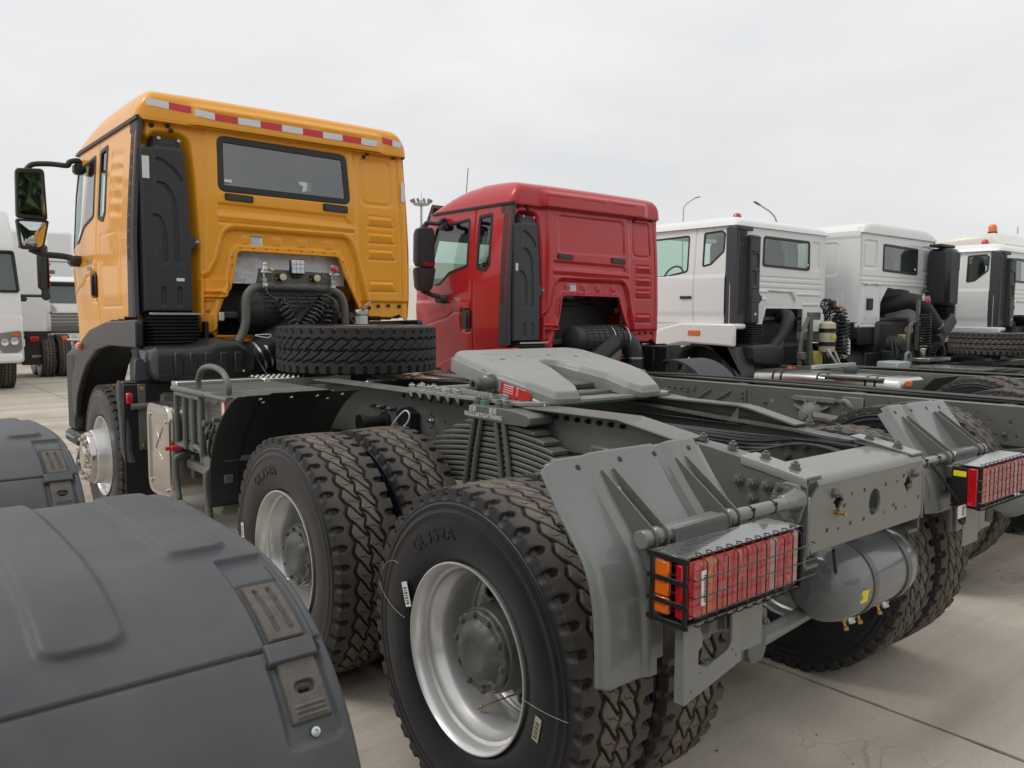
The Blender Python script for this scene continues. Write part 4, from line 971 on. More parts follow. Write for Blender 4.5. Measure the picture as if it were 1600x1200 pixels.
    mb.loft([[(x,y,z) for x,z in rp([(.52,.56),(1.18,.56),(1.18,1.16),(.52,1.16)],.12,6)] for y in (1.95,3.55)]); t=mb.build('fuel_tank',steel,root)
    mb=MB()
    for y in (2.15,2.28,3.1,3.22): mb.loft([[(x,y+d,z) for x,z in rp([(.517,.557),(1.183,.557),(1.183,1.163),(.517,1.163)],.12,6)] for d in (0,.03)])
    mb.build('tank_strap',rubber,t)
# ------------------------------------------------------------ cab (yellow and red share the pressing)
archm0=mat('satin_rubber_bellows',(.030,.030,.032),.30,var=.1,vs=4)
greydark=mat('satin_dark_plastic',(.034,.036,.040),.42,var=.08,vs=4,dust=.10,bump=.12,bs=380)
def cab_tx(root,paint,dz=0.,windowed=True,tape=True,badge='TX 400',far=False,cut=0.):
    def put(o): return move(o,(0,0,dz))
    Y=3.99
    # ---------------- rear wall
    OP=rp([(-.40,2.085),(.445,2.080),(.50,1.93),(.612,1.70),(.655,1.60),(.66,1.44),(-.56,1.44),(-.56,1.60),(-.515,1.72),(-.455,1.80),(-.425,1.95)],[.05,.05,.03,.03,.02,0,0,.02,.04,.06,.05],4)
    AR=rp([(-.485,2.235),(.525,2.230),(.60,2.05),(.70,1.70),(.70,1.40),(-.66,1.40),(-.66,1.87),(-.60,1.90),(-.545,2.0)],[.10,.10,.06,.04,0,0,.02,.05,.06],5)
    SN=rp([(-1.09,1.40),(-.685,1.40),(-.680,2.05),(-.715,2.50),(-.745,2.83),(-.81,2.865),(-.985,2.855),(-1.01,2.815),(-1.09,2.815)],[0,0,.1,.1,.10,.05,.05,.02,0],5)
    LEG=rp([(-.675,1.865),(-.475,1.865),(-.475,1.74),(-.55,1.60),(-.565,1.50),(-.60,1.47),(-.68,1.47),(-.69,1.52)],[.01,.03,.04,.02,.02,.02,.02,.02],4)
    BOT=[(-1.2,1.47),(-.74,1.47),(-.70,1.45),(-.58,1.46),(-.56,1.40),(.60,1.40),(.66,1.60),(.93,1.585),(1.02,1.61),(1.065,1.565),(1.2,1.56)]
    bx=[p[0] for p in BOT]; bz=[p[1] for p in BOT]
    def H(X,Z):
        h=np.zeros_like(X)
        # body columns left and right stand back from the centre field
        h+=.018*(ss(-.645,-.60,X)*(1-ss(.585,.63,X)))*(1-.0*Z)
        # recess that takes the intake duct
        h-=.085*(1-ss(-.035,.03,sdpoly(X,Z,SN)))
        # window seat
        if windowed: h-=.010*(1-ss(-.01,.012,sdbox(X,Z,-.535,2.498,.545,2.893,.05)))
        else: 
            d=sdbox(X,Z,-.47,2.50,.515,2.87,.045); h-=.010*(1-ss(-.008,.008,d))
        # long pressed ribs
        d=sdpoly(X,Z,rp([(-.545,2.418),(.50,2.402),(.565,2.328),(-.545,2.345)],.015)); 
        h-=.016*(1-ss(-.020,.004,d))
        d=sdline(X,Z,[(-.53,2.318),(.57,2.300)],.004); h+=.007*(1-ss(0,.016,d))
        d=sdline(X,Z,[(-.53,2.275),(.57,2.268)],.002); h-=.009*(1-ss(0,.014,d))
        # arch
        d=sdpoly(X,Z,AR); h-=.036*(1-ss(-.020,.008,d)); h+=.007*(1-ss(0,.012,np.abs(d-.022)))
        d=sdpoly(X,Z,OP); h+=.016*(1-ss(.030,.042,d))
        for cx in (-.31,-.08,.13,.36):   # small pressed squares above the opening
            d=sdbox(X,Z,cx-.035,2.125,cx+.035,2.185,.01); h+=.009*(1-ss(-.006,.006,d))
        # right field
        d=sdbox(X,Z,.665,2.50,.965,2.885,.05); h-=.011*(1-ss(-.010,.010,d))+.0; d2=sdbox(X,Z,.69,2.525,.94,2.86,.04); h+=.005*(1-ss(-.008,.008,d2))
        for zt in (2.418,2.283,2.147,1.882):
            q=rp([(.715,zt),(.945,zt),(.985,zt-.085),(.705,zt-.085)],.02); d=sdpoly(X,Z,q); h+=.020*(1-ss(-.026,.004,d))*(.25+.75*ss(zt-.09,zt,Z)) 
            h-=.006*(1-ss(0,.012,np.abs(d)))
        h-=.012*ss(1.005,1.02,X)*(1-ss(1.07,1.09,X))*0
        h-=.010*(1-ss(0,.010,np.abs(X-1.035)))
        # lower right flange
        h-=.020*(1-ss(1.705,1.725,Z))*(X>.66)
        # left leg and hook
        d=sdpoly(X,Z,LEG); h+=.045*(1-ss(-.006,.004,d)); d=sdpoly(X,Z,rp([(-.655,1.70),(-.575,1.70),(-.585,1.50),(-.625,1.475),(-.66,1.50)],.02)); h-=.010*(1-ss(-.005,.005,d))
        d=sdline(X,Z,[(-.635,1.770),(-.53,1.775),(-.495,1.755),(-.50,1.735),(-.64,1.735)],.008); h+=.030*(1-ss(-.004,.006,d))
        h-=.0085*(1-ss(0,.007,np.hypot(X+.618,Z-1.62)-.007))*3
        # outer corner rounding
        h-=.05*(1-np.sqrt(np.clip(1-(1-np.clip((1.118-X)/.05,0,1))**2,0,1))); 
        h-=.04*(1-ss(-1.075,-1.03,X))*(Z>2.79)
        # small pockets
        for cx,cz in ((-.885,1.955),): h-=.0*(1-ss(0,.02,np.hypot(X-cx,Z-cz)-.03))
        return h
    xs=np.linspace(-1.075,1.118,330 if not far else 240); zs=np.linspace(1.40,2.965,260 if not far else 190)
    WO=rp([(-.50,2.53),(.51,2.52),(.495,2.86),(-.50,2.872)],.04,4)
    def mask(X,Z):
        m=(sdpoly(X,Z,OP)>0)&(Z>np.interp(X,bx,bz))
        if windowed: m&=sdpoly(X,Z,WO)>-.006
        return m
    tilt=lambda Z:.035*np.clip((Z-2.3)/.65,0,1)**2
    mp=lambda X,Z,Hh:(X*(1-.035*np.clip((Z-2.0),0,1)),Y-Hh+tilt(Z),Z)
    rw=put(hf('rear_wall',xs,zs,H,mp,paint,root,mask,sharp=55))
    rw.modifiers.new('s','SOLIDIFY').thickness=.006
    # hem around the opening
    OPh=[p for p in OP]
    ring('opening_hem',OPh,.012,.004,.030,lambda a,b,h:(a,Y+.018-h*.9,b),paint,rw)
    mb=MB()
    for x in (-.37,-.27,-.17,-.08,.02,.12,.21,.31,.40): mb.cyl((x,Y-.002,2.100-.006*abs(x)),(x,Y-.008,2.100-.006*abs(x)),.0045,n=8)
    for z in (2.03,1.97,1.90): mb.cyl((.475+(2.03-z)*.35,Y-.002,z),(.475+(2.03-z)*.35,Y-.008,z),.0045,n=8); mb.cyl((-.435,Y-.002,z),(-.435,Y-.008,z),.0045,n=8)
    mb.build('hem_screw',deep,rw)
    mb=MB()
    for x,z in ((-.995,2.905),(-.885,2.915),(-.862,2.885),(.745,2.925),(.712,2.895),(1.0,2.925),(.83,1.68),(.93,1.685),(.74,1.665),(1.04,1.68)): mb.lathe((x*.97,Y+.03 if z>2 else Y+.01,z),(0,-1,0),[(0,.016),(.010,.016),(.013,.012),(.013,.0001)],14)
    mb.build('rubber_plug',mat('brown_rubber_plug',(.035,.02,.018),.5),rw)
    if windowed:
        W=rp([(-.532,2.505),(.545,2.495),(.528,2.878),(-.532,2.892)],.055,6)
        ring('window_rubber',W,.040,.008,.016,lambda a,b,h:(a*(1-.035*np.clip((b-2.0),0,1)),Y-h+tilt(b)-.004,b),mat('window_rubber',(.022,.024,.026),.35),rw)
        fillp('rear_window',W,.0,lambda a,b,h:(a*.985*(1-.035*np.clip((b-2.0),0,1)),Y-.010+tilt(b),b),glassd,rw)
        MB().box((-.455,Y-.018,2.575),(.055,.001,.022),.0003).build('glass_sticker',sticker,rw)
    for x0,x1,z0,z1 in ((-.482,-.270,2.436,2.488),(.298,.512,2.424,2.482)):
        q=rp([(x0,z0+.002),(x1,z0-.004),(x1,z1-.006),(x0,z1)],.012,4)
        mb=MB(); aplate(mb,q,[],.014,(0,Y-.022,0),(1,0,0),(0,0,1),.003); v=put(mb.build('air_vent',black,root))
        mb=MB()
        for k in range(6): mb.bar((x0+.012,Y-.030,z0+.008+k*.0072),(x1-.012,Y-.030,z0+.004+k*.0072),.004,.003,(0,0,1),.0005)
        mb.build('louvre',mat('vent_louvre',(.13,.13,.14),.3),v)
    mb=MB(); mb.box((-.245,Y+.012,2.155),(.105,.003,.085),.0004) ; lb=put(mb.build('data_label',sticker,root))
    mb=MB(); mb.box((-.245,Y+.010,2.188),(.10,.002,.014),.0002)
    for k in range(5): mb.box((-.25+.004*(k%2),Y+.010,2.170-.0125*k),(.078-.008*(k%3),.001,.003),.0001)
    mb.build('label_print',mat('grey_print',(.25,.27,.27),.6),lb)
    # ---------------- roof shell
    hwid=1.082
    def fil(d,r): t=np.clip(d/r,0,1); return np.sqrt(np.clip(1-(1-t)**2,0,1))
    us=np.concatenate([np.linspace(-1,-.86,26),np.linspace(-.85,-.62,24),np.linspace(-.60,.60,44),np.linspace(.62,.85,24),np.linspace(.86,1,26)])*hwid
    RP=[(3.957,2.934),(3.955,2.945),(3.955,2.97),(3.955,3.0),(3.956,3.04),(3.958,3.07),(3.965,3.095),(3.980,3.118),(4.005,3.138),(4.05,3.154),(4.12,3.165),(4.3,3.173),(4.55,3.177)]+[(y-cut,z) for y,z in ((5.02,3.170),(5.2,3.155),(5.35,3.130),(5.48,3.095),(5.58,3.058),(5.67,3.015),(5.74,2.975),(5.80,2.938))]
    PY=np.array([p[0] for p in RP]); PZ=np.array([p[1] for p in RP]); iv=np.linspace(0,len(RP)-1,90)
    def mpr(X,V,Hh):
        py=np.interp(V,range(len(RP)),PY); pz=np.interp(V,range(len(RP)),PZ)
        sf=fil(hwid-np.abs(X),.125); z=2.934+(pz-2.934)*(sf*.93+.07*fil(hwid-np.abs(X),1.1))
        c=ss(-.76,-.66,X)*(1-ss(.76,.86,X)); g=c*(1-ss(3.055,3.100,pz))*(py<4.0)
        y=py-.026*g+.07*(1-fil(hwid-np.abs(X),.085))*(py<4.1)
        for a_ in (-.66,-.20,.26):
            d=sdbox(X,pz,a_,3.040,a_+.38,3.066,.010); y=y-.004*(1-ss(-.004,.004,d))*(py<4.0)
        return X*(1-.022*np.clip((z-2.95)/.2,0,1)),y,z
    put(hf('roof',us,iv,lambda X,V:np.zeros_like(X),mpr,paint,root,sharp=60))
    mb=MB(); mb.box((0,3.985,2.932),(2.08,.06,.010),.004); put(mb.build('roof_seam',paint,root))
    if tape:
        segs=[]; 
        def strip(x0,x1,z0,z1,n,ph,hh):
            for k in range(n):
                a=x0+(x1-x0)*k/n; b=x0+(x1-x0)*(k+1)/n; za=z0+(z1-z0)*k/n; zb=z0+(z1-z0)*(k+1)/n
                yy=lambda x,z:float(np.interp(z,PZ[:12],PY[:12])-.026*ss(-.76,-.66,x)*(1-ss(.76,.86,x))*(1-ss(3.055,3.100,z)))-hh+.07*(1-fil(hwid-abs(x)/.978*.978,.085))
                V=[]; 
                for t in np.linspace(0,1,5):
                    x=a+(b-a)*t; z=za+(zb-za)*t; V+= [(x*.985,yy(x,z-.024)-.0022,z-.024),(x*.985,yy(x,z)-.0022,z),(x*.985,yy(x,z+.024)-.0022,z+.024)]
                m=MB(); m.add(V,[[3*i,3*i+3,3*i+4,3*i+1] for i in range(4)]+[[3*i+1,3*i+4,3*i+5,3*i+2] for i in range(4)]); o=put(m.build('reflective_tape',tapewhite if (k+ph)%2==0 else tapered,root,sharp=None))
        strip(-1.030,-.725,3.050,3.034,2,0,.0)
        strip(-.705,-.565,3.022,3.008,1,0,.001); strip(-.565,.80,3.008,2.998,8,1,.001)
        strip(.84,1.04,3.040,3.020,2,1,.0)
        MB().box((1.045,3.985,2.64),(.04,.003,.16),.0005).build('white_reflector',sticker,root)
    # ---------------- sides
    def xs_side(s): 
        def f(Yq,Zq,Hq):
            x=1.120-.058*np.clip((Zq-2.1)/.85,0,1)**1.3-.015*np.clip((1.75-Zq)/.2,0,1)-.10*np.clip((Yq-5.55+cut)/.6,0,1)**2
            return s*(x+Hq),Yq,Zq
        return f
    WIN=rp([(a-cut,b) for a,b in [(5.075,2.84),(5.66,2.80),(5.78,2.60),(5.97,2.12),(5.55,2.19),(5.38,2.30),(5.075,2.36)]],[.04,.05,.10,.03,.05,.05,.05],5)
    WS=rp([(a-cut,b) for a,b in [(4.715,2.865),(4.93,2.85),(4.93,2.33),(4.78,2.30),(4.715,2.36)]],[.03]*5,4)
    for s in (-1,1):
        f=xs_side(s)
        def Hs(Yq,Zq):
            h=-.012*(1-ss(0,.009,np.abs(Yq-4.985+cut)-.002))
            d=sdbox(Yq,Zq,4.30,1.66,4.88,2.20,.03)+(9 if cut else 0); h-=.006*(1-ss(0,.008,np.abs(d)-.001))
            if not cut:
                h+=.006*(1-ss(-.03,.03,sdbox(Yq,Zq,4.34,1.70,4.80,1.97,.03)))
                for zz in (2.76,2.66,2.56,2.46,2.36): h-=.009*(1-ss(0,.045,sdline(Yq,Zq,[(4.30,zz-.03),(4.58,zz)],.004)))
            h+=.012*(1-ss(1.99,2.03,Zq))*ss(5.0,5.03,Yq+cut)*ss(1.7,2.0,Zq)
            h-=.010*(1-ss(0,.012,sdline(Yq+cut,Zq,[(5.05,1.90),(5.30,1.90),(5.42,1.84),(6.1,1.72)],.002)))
            h-=.03*(1-ss(0,.03,sdbox(Yq+cut,Zq,5.02,1.72,5.16,1.92,.03)))
            return h
        ysx=np.linspace(4.0 if s<0 else 4.025,6.12-cut,230); zsx=np.linspace(1.30,2.945,170)
        def mk(Yq,Zq): return (sdpoly(Yq,Zq,WIN)>-.008)&(sdpoly(Yq,Zq,WS)>-.008)&(Zq<2.13+(6.13-cut-Yq)*2.45)&((Zq>1.578)|(Zq>np.interp(Yq+cut,[4.0,4.66,5.175,5.526,5.65,5.8],[1.578,1.55,1.485,1.37,1.30,1.30]))&(Yq>4.3-cut))
        sd=put(hf('side_wall',ysx,zsx,Hs,f,paint,root,mk,sharp=55,flip=s>0)); sd.modifiers.new('s','SOLIDIFY').thickness=.004
        for nm,W in (('window_rubber',WIN),('window_rubber',WS)):
            ring(nm,W,.022 if W is WIN else .03,.006,.010,f,MT['grained'] if 'grained' in MT else blackp,sd)
            fillp('side_window',W,-.002,f,glass,sd)
        mb=MB(); secs=[]
        for y in np.linspace(3.95 if s<0 else 4.02,5.76-cut,12):
            z=2.938; x=s*(1.062-.05*max(0,(y-5.55+cut)/.6)**2)
            secs.append([(x,y,z-.016),(x+s*.022,y,z-.014),(x+s*.022,y,z+.010),(x,y,z+.014)])
        mb.loft(secs); put(mb.build('drip_rail',blackp,root))
        # handle
        mb=MB(); hx=float(f(np.array(5.09),np.array(1.82),np.array(0.))[0]); mb.box((hx+s*.002,5.09-cut,1.825),(.02,.12,.19),.012); mb.box((hx+s*.022,5.065-cut,1.825),(.02,.035,.16),.008); put(mb.build('door_handle',greyplastic if far else blackp,root))
        # honeycomb corner strip and its return
        mb=MB()
        holes=[]
        for g in range(9): holes+=hexgrid(4.055,1.98+.108*g,3,3,.028,.0105)
        aplate(mb,[(3.992,1.585),(4.115,1.585),(4.14,2.92),(3.992,2.945)],holes if s<0 else [],.005,(s*1.128,0,0),(0,1,0),(0,0,1),.0006)
        v2=[]
        for x,y,z in mb.v: v2.append((x-s*.062*max(0,(z-2.1)/.85)**1.3,y,z))
        mb.v=v2
        if s<0: put(mb.build('corner_grille',greyplastic,root))
        mb=MB()
        L=[]
        for z in np.linspace(1.585,2.935,12):
            x=1.128-.062*max(0,(z-2.1)/.85)**1.3; L.append([(s*(x-.0),4.0,z),(s*x,3.975,z),(s*(x-.006),3.965,z),(s*(x-.030),3.965,z),(s*(x-.032),4.0,z)])
        mb.loft(L)
        if s<0: put(mb.build('corner_post_cover',greyplastic,root))
        mb=MB(); L=[]
        for z in np.linspace(1.585,2.945,12):
            x=1.112-.062*max(0,(z-2.1)/.85)**1.3; L.append([(s*x,4.0,z),(s*x,4.16,z),(s*(x-.004),4.16,z),(s*(x-.004),4.0,z)])
        mb.loft(L)
        if s<0: put(mb.build('corner_backing',black,root))
        # door badge
        if badge and s<0:
            hxx=float(f(np.array(5.25),np.array(2.06),np.array(0.012))[0])
            v,ff=text(badge,.068,(hxx-.002,4.86,2.02),(0,-1,0),(0,0,1),.004,sx=1.15); put(MB().add([(a,b,c) for a,b,c in v],ff).build('door_badge',zinc,root))
            v,ff=([],[])
            if v: put(MB().add(v,ff).build('door_badge',zinc,root))
            v,ff=text('•MAN•',.028,(float(f(np.array(5.4),np.array(2.87),np.array(.002))[0]),5.38,2.865),(0,-1,0),(0,0,1),.001) if False else ([],[])
    # front, floor, interior
    put0=put
    def put(o): return move(o,(0,-cut,dz))
    kk=.76 if cut else 1.
    def puti(o): return move(o,(0,4.06*(1-kk),dz),(1,kk,1))
    mb=MB(); L=[]
    for z,y,x in ((1.30,6.08,1.02),(1.9,6.12,1.02),(2.10,6.12,1.00)): L.append([(-x,y-.03,z),(x,y-.03,z),(x,y,z),(-x,y,z)])
    mb.loft(L); mb.box((-.0,5.78,2.88),(1.9,.10,.12),.03)
    for s in (-1,1): mb.bar((s*.985,6.09,2.06),(s*.95,5.78,2.90),.06,.06)
    put(mb.build('front_panel',paint,root))
    mb=MB(); mb.v=[(-.98,6.12,2.1),(.98,6.12,2.1),(.94,5.80,2.84),(-.94,5.80,2.84)]; mb.f=[(0,1,2,3)]; put(mb.build('windscreen',glass,root,sharp=None))
    mb=MB(); mb.box((0,5.05,1.60),(2.1,2.0,.05),.01); mb.box((0,5.75,1.95),(1.95,.5,.35),.06); puti(mb.build('interior_trim',trim,root,each=True))
    mb=MB(); mb.box((0,4.78,1.75),(.9,.75,.62),.05); puti(mb.build('engine_cover',black,root))
    for sx in (-.6,.6):
        mb=MB(); mb.box((sx,4.75,1.95),(.50,.50,.16),.05); mb.box((sx,4.50,2.30),(.50,.14,.68),.05); mb.box((sx,4.48,2.70),(.28,.12,.16),.04); puti(mb.build('seat',seatm,root))
    mb=MB(); P=[(-.6+.22*math.cos(a),5.35-.08*math.sin(a)*1.0,2.22+.20*math.sin(a)) for a in [2*PI*i/28 for i in range(29)]]; mb.tube(P,.016,8,False); mb.tube([(-.6,5.36,2.22),(-.6,5.6,2.0)],.03,8); mb.tube([(-.82,5.35,2.22),(-.38,5.35,2.22)],.014,6); puti(mb.build('steering_wheel',black,root))
    mb=MB(); mb.box((0,4.06,2.66),(1.98,.012,.10),.003); mb.box((0,4.10,2.93),(2.0,.2,.02),.004); mb.tube([(-1.0,4.25,2.60),(1.0,4.25,2.60)],.012,8); put(mb.build('bunk_rail',trim,root)) if False else None
    put=put0
    # ---------------- intake duct on the left rear corner
    FR=rp([(-1.078,1.612),(-.728,1.612),(-.728,2.05),(-.692,2.075),(-.675,2.115),(-.692,2.155),(-.728,2.17),(-.738,2.45),(-.762,2.73),(-.775,2.835),(-.965,2.845),(-.985,2.755),(-1.078,2.745)],[.01,.02,.02,.02,.03,.02,.02,.1,.1,.02,.02,.01,.01],4)
    gl=[[(-.950,2.663),(-.92,2.655),(-.870,2.620),(-.825,2.575),(-.800,2.535)],[(-.946,2.500),(-.915,2.495),(-.880,2.455),(-.855,2.40),(-.842,2.30),(-.838,2.10),(-.838,1.97)],[(-.982,2.279),(-.955,2.270),(-.930,2.22),(-.916,2.14),(-.916,1.97)],[(-.935,1.777),(-.935,1.675)],[(-.826,1.780),(-.826,1.676)]]
    def Hd(X,Z):
        d=sdpoly(X,Z,FR); h=-.090*(1-fil(-d,.022)); h=np.where(d>0,-.090,h)
        for L in gl: q=sdline(X,Z,L,.014); h-=.014*(1-ss(-.004,.005,q))
        h+=.004*ss(-.0,.02,X+1.005)*(1-ss(.0,.02,X+.985))
        h-=.05*ss(2.74,2.80,Z)
        h-=.03*(1-ss(-.012,.0,-(X+.708)))*0
        return h
    xd=np.linspace(-1.082,-.670,130); zd=np.linspace(1.605,2.850,300)
    du=put(hf('intake_duct',xd,zd,Hd,lambda X,Z,Hh:(X,3.945-Hh,Z),greydark if not far else greyplastic,root,lambda X,Z:sdpoly(X,Z,FR)<.004,sharp=60))
    for x,z in ((-.932,2.815),(-.797,2.812),(-.697,2.115)): MB().lathe((x,3.978 if z>2.5 else 3.950,z),(0,-1,0),[(0,.013),(.006,.012),(.008,.008),(.002,.006),(.002,.0001)],14).build('cover_screw',zinc,du)
    if not far:
        MB().box((-1.033,3.942,2.605),(.046,.002,.150),.0004).build('white_reflector',sticker,du)
        MB().box((-.822,3.942,1.847),(.055,.002,.022),.0004).build('parts_label',sticker,du)
    else:
        MB().box((-1.04,3.942,2.33),(.03,.002,.07),.0004).build('parts_label',sticker,du)
    mb=MB(); L=[]
    nb=9; z0,z1=1.385,1.600
    for k in range(nb*6+1):
        z=z0+(z1-z0)*k/(nb*6); g=.022*(.5-.5*math.cos(2*PI*k/6)); x0=-1.062+.02*(1-(z-z0)/(z1-z0)); L.append([(a,b,z) for a,b in rp([(x0-.005+g,3.865+g),(-.700-g,3.865+g),(-.700-g,4.04-g),(x0-.005+g,4.04-g)],.03,3)])
    mb.loft(L); put(mb.build('bellows',archm0 if not far else mat('grey_bellows',(.06,.06,.055),.5),root,sharp=70))
    MB()
    mb=MB(); mb.box((-.88,3.868,1.607),(.36,.006,.014),.001); put(mb.build('hose_clamp',zinc,root))
    return rw
def engine_bay(root,dz=0.,full=True):
    def put(o): return move(o,(0,0,dz))
    mb=MB(); mb.box((.0,4.65,1.55),(1.2,.7,.9),.04); mb.box((0,4.9,1.2),(.9,1.2,.6),.05); put(mb.build('engine_tunnel',deep,root))
    us=np.linspace(-.50,.55,60); vs=np.linspace(1.84,2.16,24); rs=np.random.RandomState(2)
    nz=rs.rand(60,24)*.006
    put(hf('heat_insulation',us,vs,lambda X,Z:nz+.02*np.exp(-((X+.22)/.02)**2)*ss(1.9,2.1,Z)+.02*np.exp(-((X-.25)/.02)**2)*ss(1.9,2.1,Z),lambda X,Z,H:(X,4.115-H,Z),foil,root)) if full else None
    # intake box + round duct
    mb=MB(); L=[]
    for x,zt,zb,ya,yb in ((-1.125,1.36,1.20,3.62,3.98),(-1.10,1.385,1.165,3.56,4.0),(-.90,1.385,1.135,3.53,4.0),(-.78,1.40,1.130,3.53,4.0),(-.72,1.435,1.130,3.53,4.0),(-.58,1.435,1.140,3.54,4.0),(-.50,1.39,1.15,3.56,3.98),(-.44,1.38,1.17,3.60,3.94)):
        L.append([(x,a,b) for a,b in rp([(ya,zb),(yb,zb),(yb,zt),(ya,zt)],.06,4)])
    mb.loft(L); du=put(mb.build('intake_box',archm0,root,sharp=50))
    mb=MB()
    for x in (-.98,-.88,-.78,-.68,-.58): mb.box((x,3.532,1.275),(.055,.022,.15),.008); mb.box((x+.0,3.520,1.300),(.045,.006,.006),.001)
    mb.build('pressed_rib',archm0,du); MB().box((-.565,3.532,1.215),(.06,.002,.016),.0003).build('parts_label',sticker,du)
    mb=MB(); mb.tube(smooth_path([(-.50,3.76,1.28),(-.38,3.74,1.30),(-.22,3.74,1.40),(-.02,3.76,1.52),(.12,3.78,1.60)],5),.115,24); put(mb.build('intake_pipe',rubber,root))
    mb=MB()
    for t in (0.0,.05): mb.lathe((-.37+t,3.74,1.30+.45*t),(1,0,.45),[(0,.118),(0,.123),(.016,.123),(.016,.118)],28)
    put(mb.build('hose_clamp',zinc,root))
    # air filter canister
    mb=MB(); mb.lathe((-.43,3.86,1.625),(1,0,0),[(0,.0001),(.006,.08),(.03,.13),(.08,.145),(.70,.145),(.74,.12),(.75,.0001)],36); fc=put(mb.build('air_filter',blackp,root))
    mb=MB()
    for k in range(7): mb.lathe((-.30+.09*k,3.86,1.625),(1,0,0),[(0,.145),(0,.151),(.008,.151),(.008,.145)],32)
    for k in range(10):
        a=PI*.45+k*.25; mb.bar((-.30,3.86+.148*math.cos(a),1.625+.148*math.sin(a)),(.27,3.86+.148*math.cos(a),1.625+.148*math.sin(a)),.006,.006)
    mb.build('filter_rib',blackp,fc)
    if not full: 
        mb=MB(); mb.tube(smooth_path([(.25,3.86,1.62),(.36,3.82,1.62),(.42,3.76,1.50),(.44,3.74,1.2)],6),.10,18); put(mb.build('filter_outlet_pipe',blackp,root))
        mb=MB(); mb.tube(smooth_path([(-.5,3.7,1.30),(-.2,3.72,1.34),(.05,3.74,1.42),(.15,3.8,1.5)],5),.10,16); put(mb.build('kinked_pipe',mat('dusty_hose',(.09,.085,.07),.6,var=.3),root))
        mb=MB()
        for x in (.1,.32): mb.lathe((x,3.86,1.625),(1,0,0),[(0,.15),(0,.155),(.012,.155),(.012,.15)],28)
        mb.lathe((.43,3.75,1.42),(0,0,1),[(0,.102),(0,.108),(.02,.108),(.02,.102)],20)
        put(mb.build('hose_clamp',zinc,root)); return
    # roll-over shaped carrier tube, bracket plate, couplings
    P=smooth_path([(-.56,3.66,1.36),(-.50,3.66,1.46),(-.47,3.66,1.56),(-.465,3.66,1.70),(-.435,3.66,1.77),(-.36,3.66,1.805),(-.1,3.66,1.81),(.15,3.66,1.80),(.25,3.66,1.77),(.30,3.66,1.70),(.315,3.66,1.56),(.32,3.66,1.3)],5)
    mb=MB(); mb.tube(P,.031,16); put(mb.build('carrier_tube',chassis,root))
    mb=MB(); 
    hl=[circ(-.36+.022*k,1.865+.02*(k%2),.0035,8) for k in range(0,12,2)]+[circ(.13+.02*k,1.90-.01*k,.004,8) for k in range(4)]
    aplate(mb,[(-.395,1.832),(.225,1.818),(.205,1.918),(-.375,1.934)],hl,.006,(0,3.645,0),(1,0,0),(0,0,1),.001); bp=put(mb.build('coupling_plate_bracket',chassis,root))
    for k in range(4):
        mb=MB(); q=rp([(-.28+.135*k,1.815),(-.22+.135*k,1.813),(-.235+.135*k,1.798),(-.265+.135*k,1.799)],.006); aplate(mb,[(a,b-.003) for a,b in q],[],.006,(0,3.628,0),(1,0,0),(0,0,1)); mb.build('weld_tab',chassis,bp)
    for x in (-.215,.05):
        mb=MB(); mb.lathe((x,3.640,1.875),(0,-1,0),[(0,.030),(.012,.030),(.014,.026),(.045,.024)],20); mb.box((x,3.636,1.875),(.075,.006,.05),.004); so=mb.build('socket',black,bp)
        MB().lathe((x,3.592,1.875),(0,-1,-.1),[(0,.025),(.008,.025),(.010,.02),(.010,.0001)],20).build('socket_cap',creamplastic,bp)
        for a in (-.032,.032): MB().hexbolt((x+a,3.63,1.875+a*.3),(0,-1,0),.007,.008).build('copper_bolt',brass,bp)
    mb=MB(); mb.box((-.095,3.615,1.953),(.115,.035,.112),.008); mb.box((-.095,3.625,1.885),(.07,.03,.025),.006); lp=mb.build('work_lamp',black,bp)
    mb=MB(); mb.box((-.095,3.5965,1.953),(.100,.004,.098),.002); mb.build('lamp_reflector',alu,bp)
    for i in range(3):
        for j in range(3): MB().box((-.127+.032*i,3.592,1.921+.032*j),(.027,.006,.026),.004).build('lamp_lens',mat('led_lens',(.75,.80,.85),.1,coat=1),bp)
    # palm couplings
    for x,rd in ((-.345,False),(.185,True)):
        mb=MB(); mb.cyl((x,3.63,1.80),(x,3.62,1.90),.010,n=10); mb.box((x+.01,3.60,1.905),(.085,.03,.022),.006); mb.lathe((x,3.61,1.915),(0,-.1,1),[(0,.022),(.02,.024),(.03,.018),(.05,.020),(.06,.012),(.065,.0001)],14); mb.lathe((x-.015,3.60,1.85),(0,-1,0),[(0,.016),(.03,.016),(.03,.0001)],10); c=mb.build('air_coupling',zinc,bp)
        if rd: MB().lathe((x,3.585,1.945),(0,-1,.1),[(0,.028),(.018,.028),(.022,.02),(.022,.0001)],16).build('red_cap',lampred,bp)
        else: MB().box((x+.045,3.585,1.925),(.03,.012,.012),.003,Matrix.Rotation(.4,4,'Y')).build('yellow_clip',yelstick,bp)
        MB().box((x+.0,3.592,1.818),(.028,.010,.026),.003).build('white_clip',sticker,bp)
    mb=MB()
    mb.tube(smooth_path([(-.345,3.61,1.82),(-.335,3.60,1.76),(-.29,3.60,1.725),(-.23,3.62,1.705)],5)+helix((-.24,3.64,1.715),(-.10,3.60,1.46),.047,8,16),.0080,8)
    mb.tube([(-.23,3.62,1.70),(-.16,3.60,1.67),(-.10,3.60,1.66)],.0055,6)
    mb.tube(smooth_path([(.185,3.61,1.82),(.17,3.60,1.77),(.12,3.62,1.745)],5)+helix((.15,3.62,1.74),(-.10,3.58,1.46),.052,11,16),.0080,8)
    mb.tube(helix((.16,3.66,1.70),(.10,3.60,1.44),.047,7,14),.0080,8)
    put(mb.build('coiled_air_line',mat('glossy_coil_hose',(.014,.014,.015),.20,coat=.8),root))
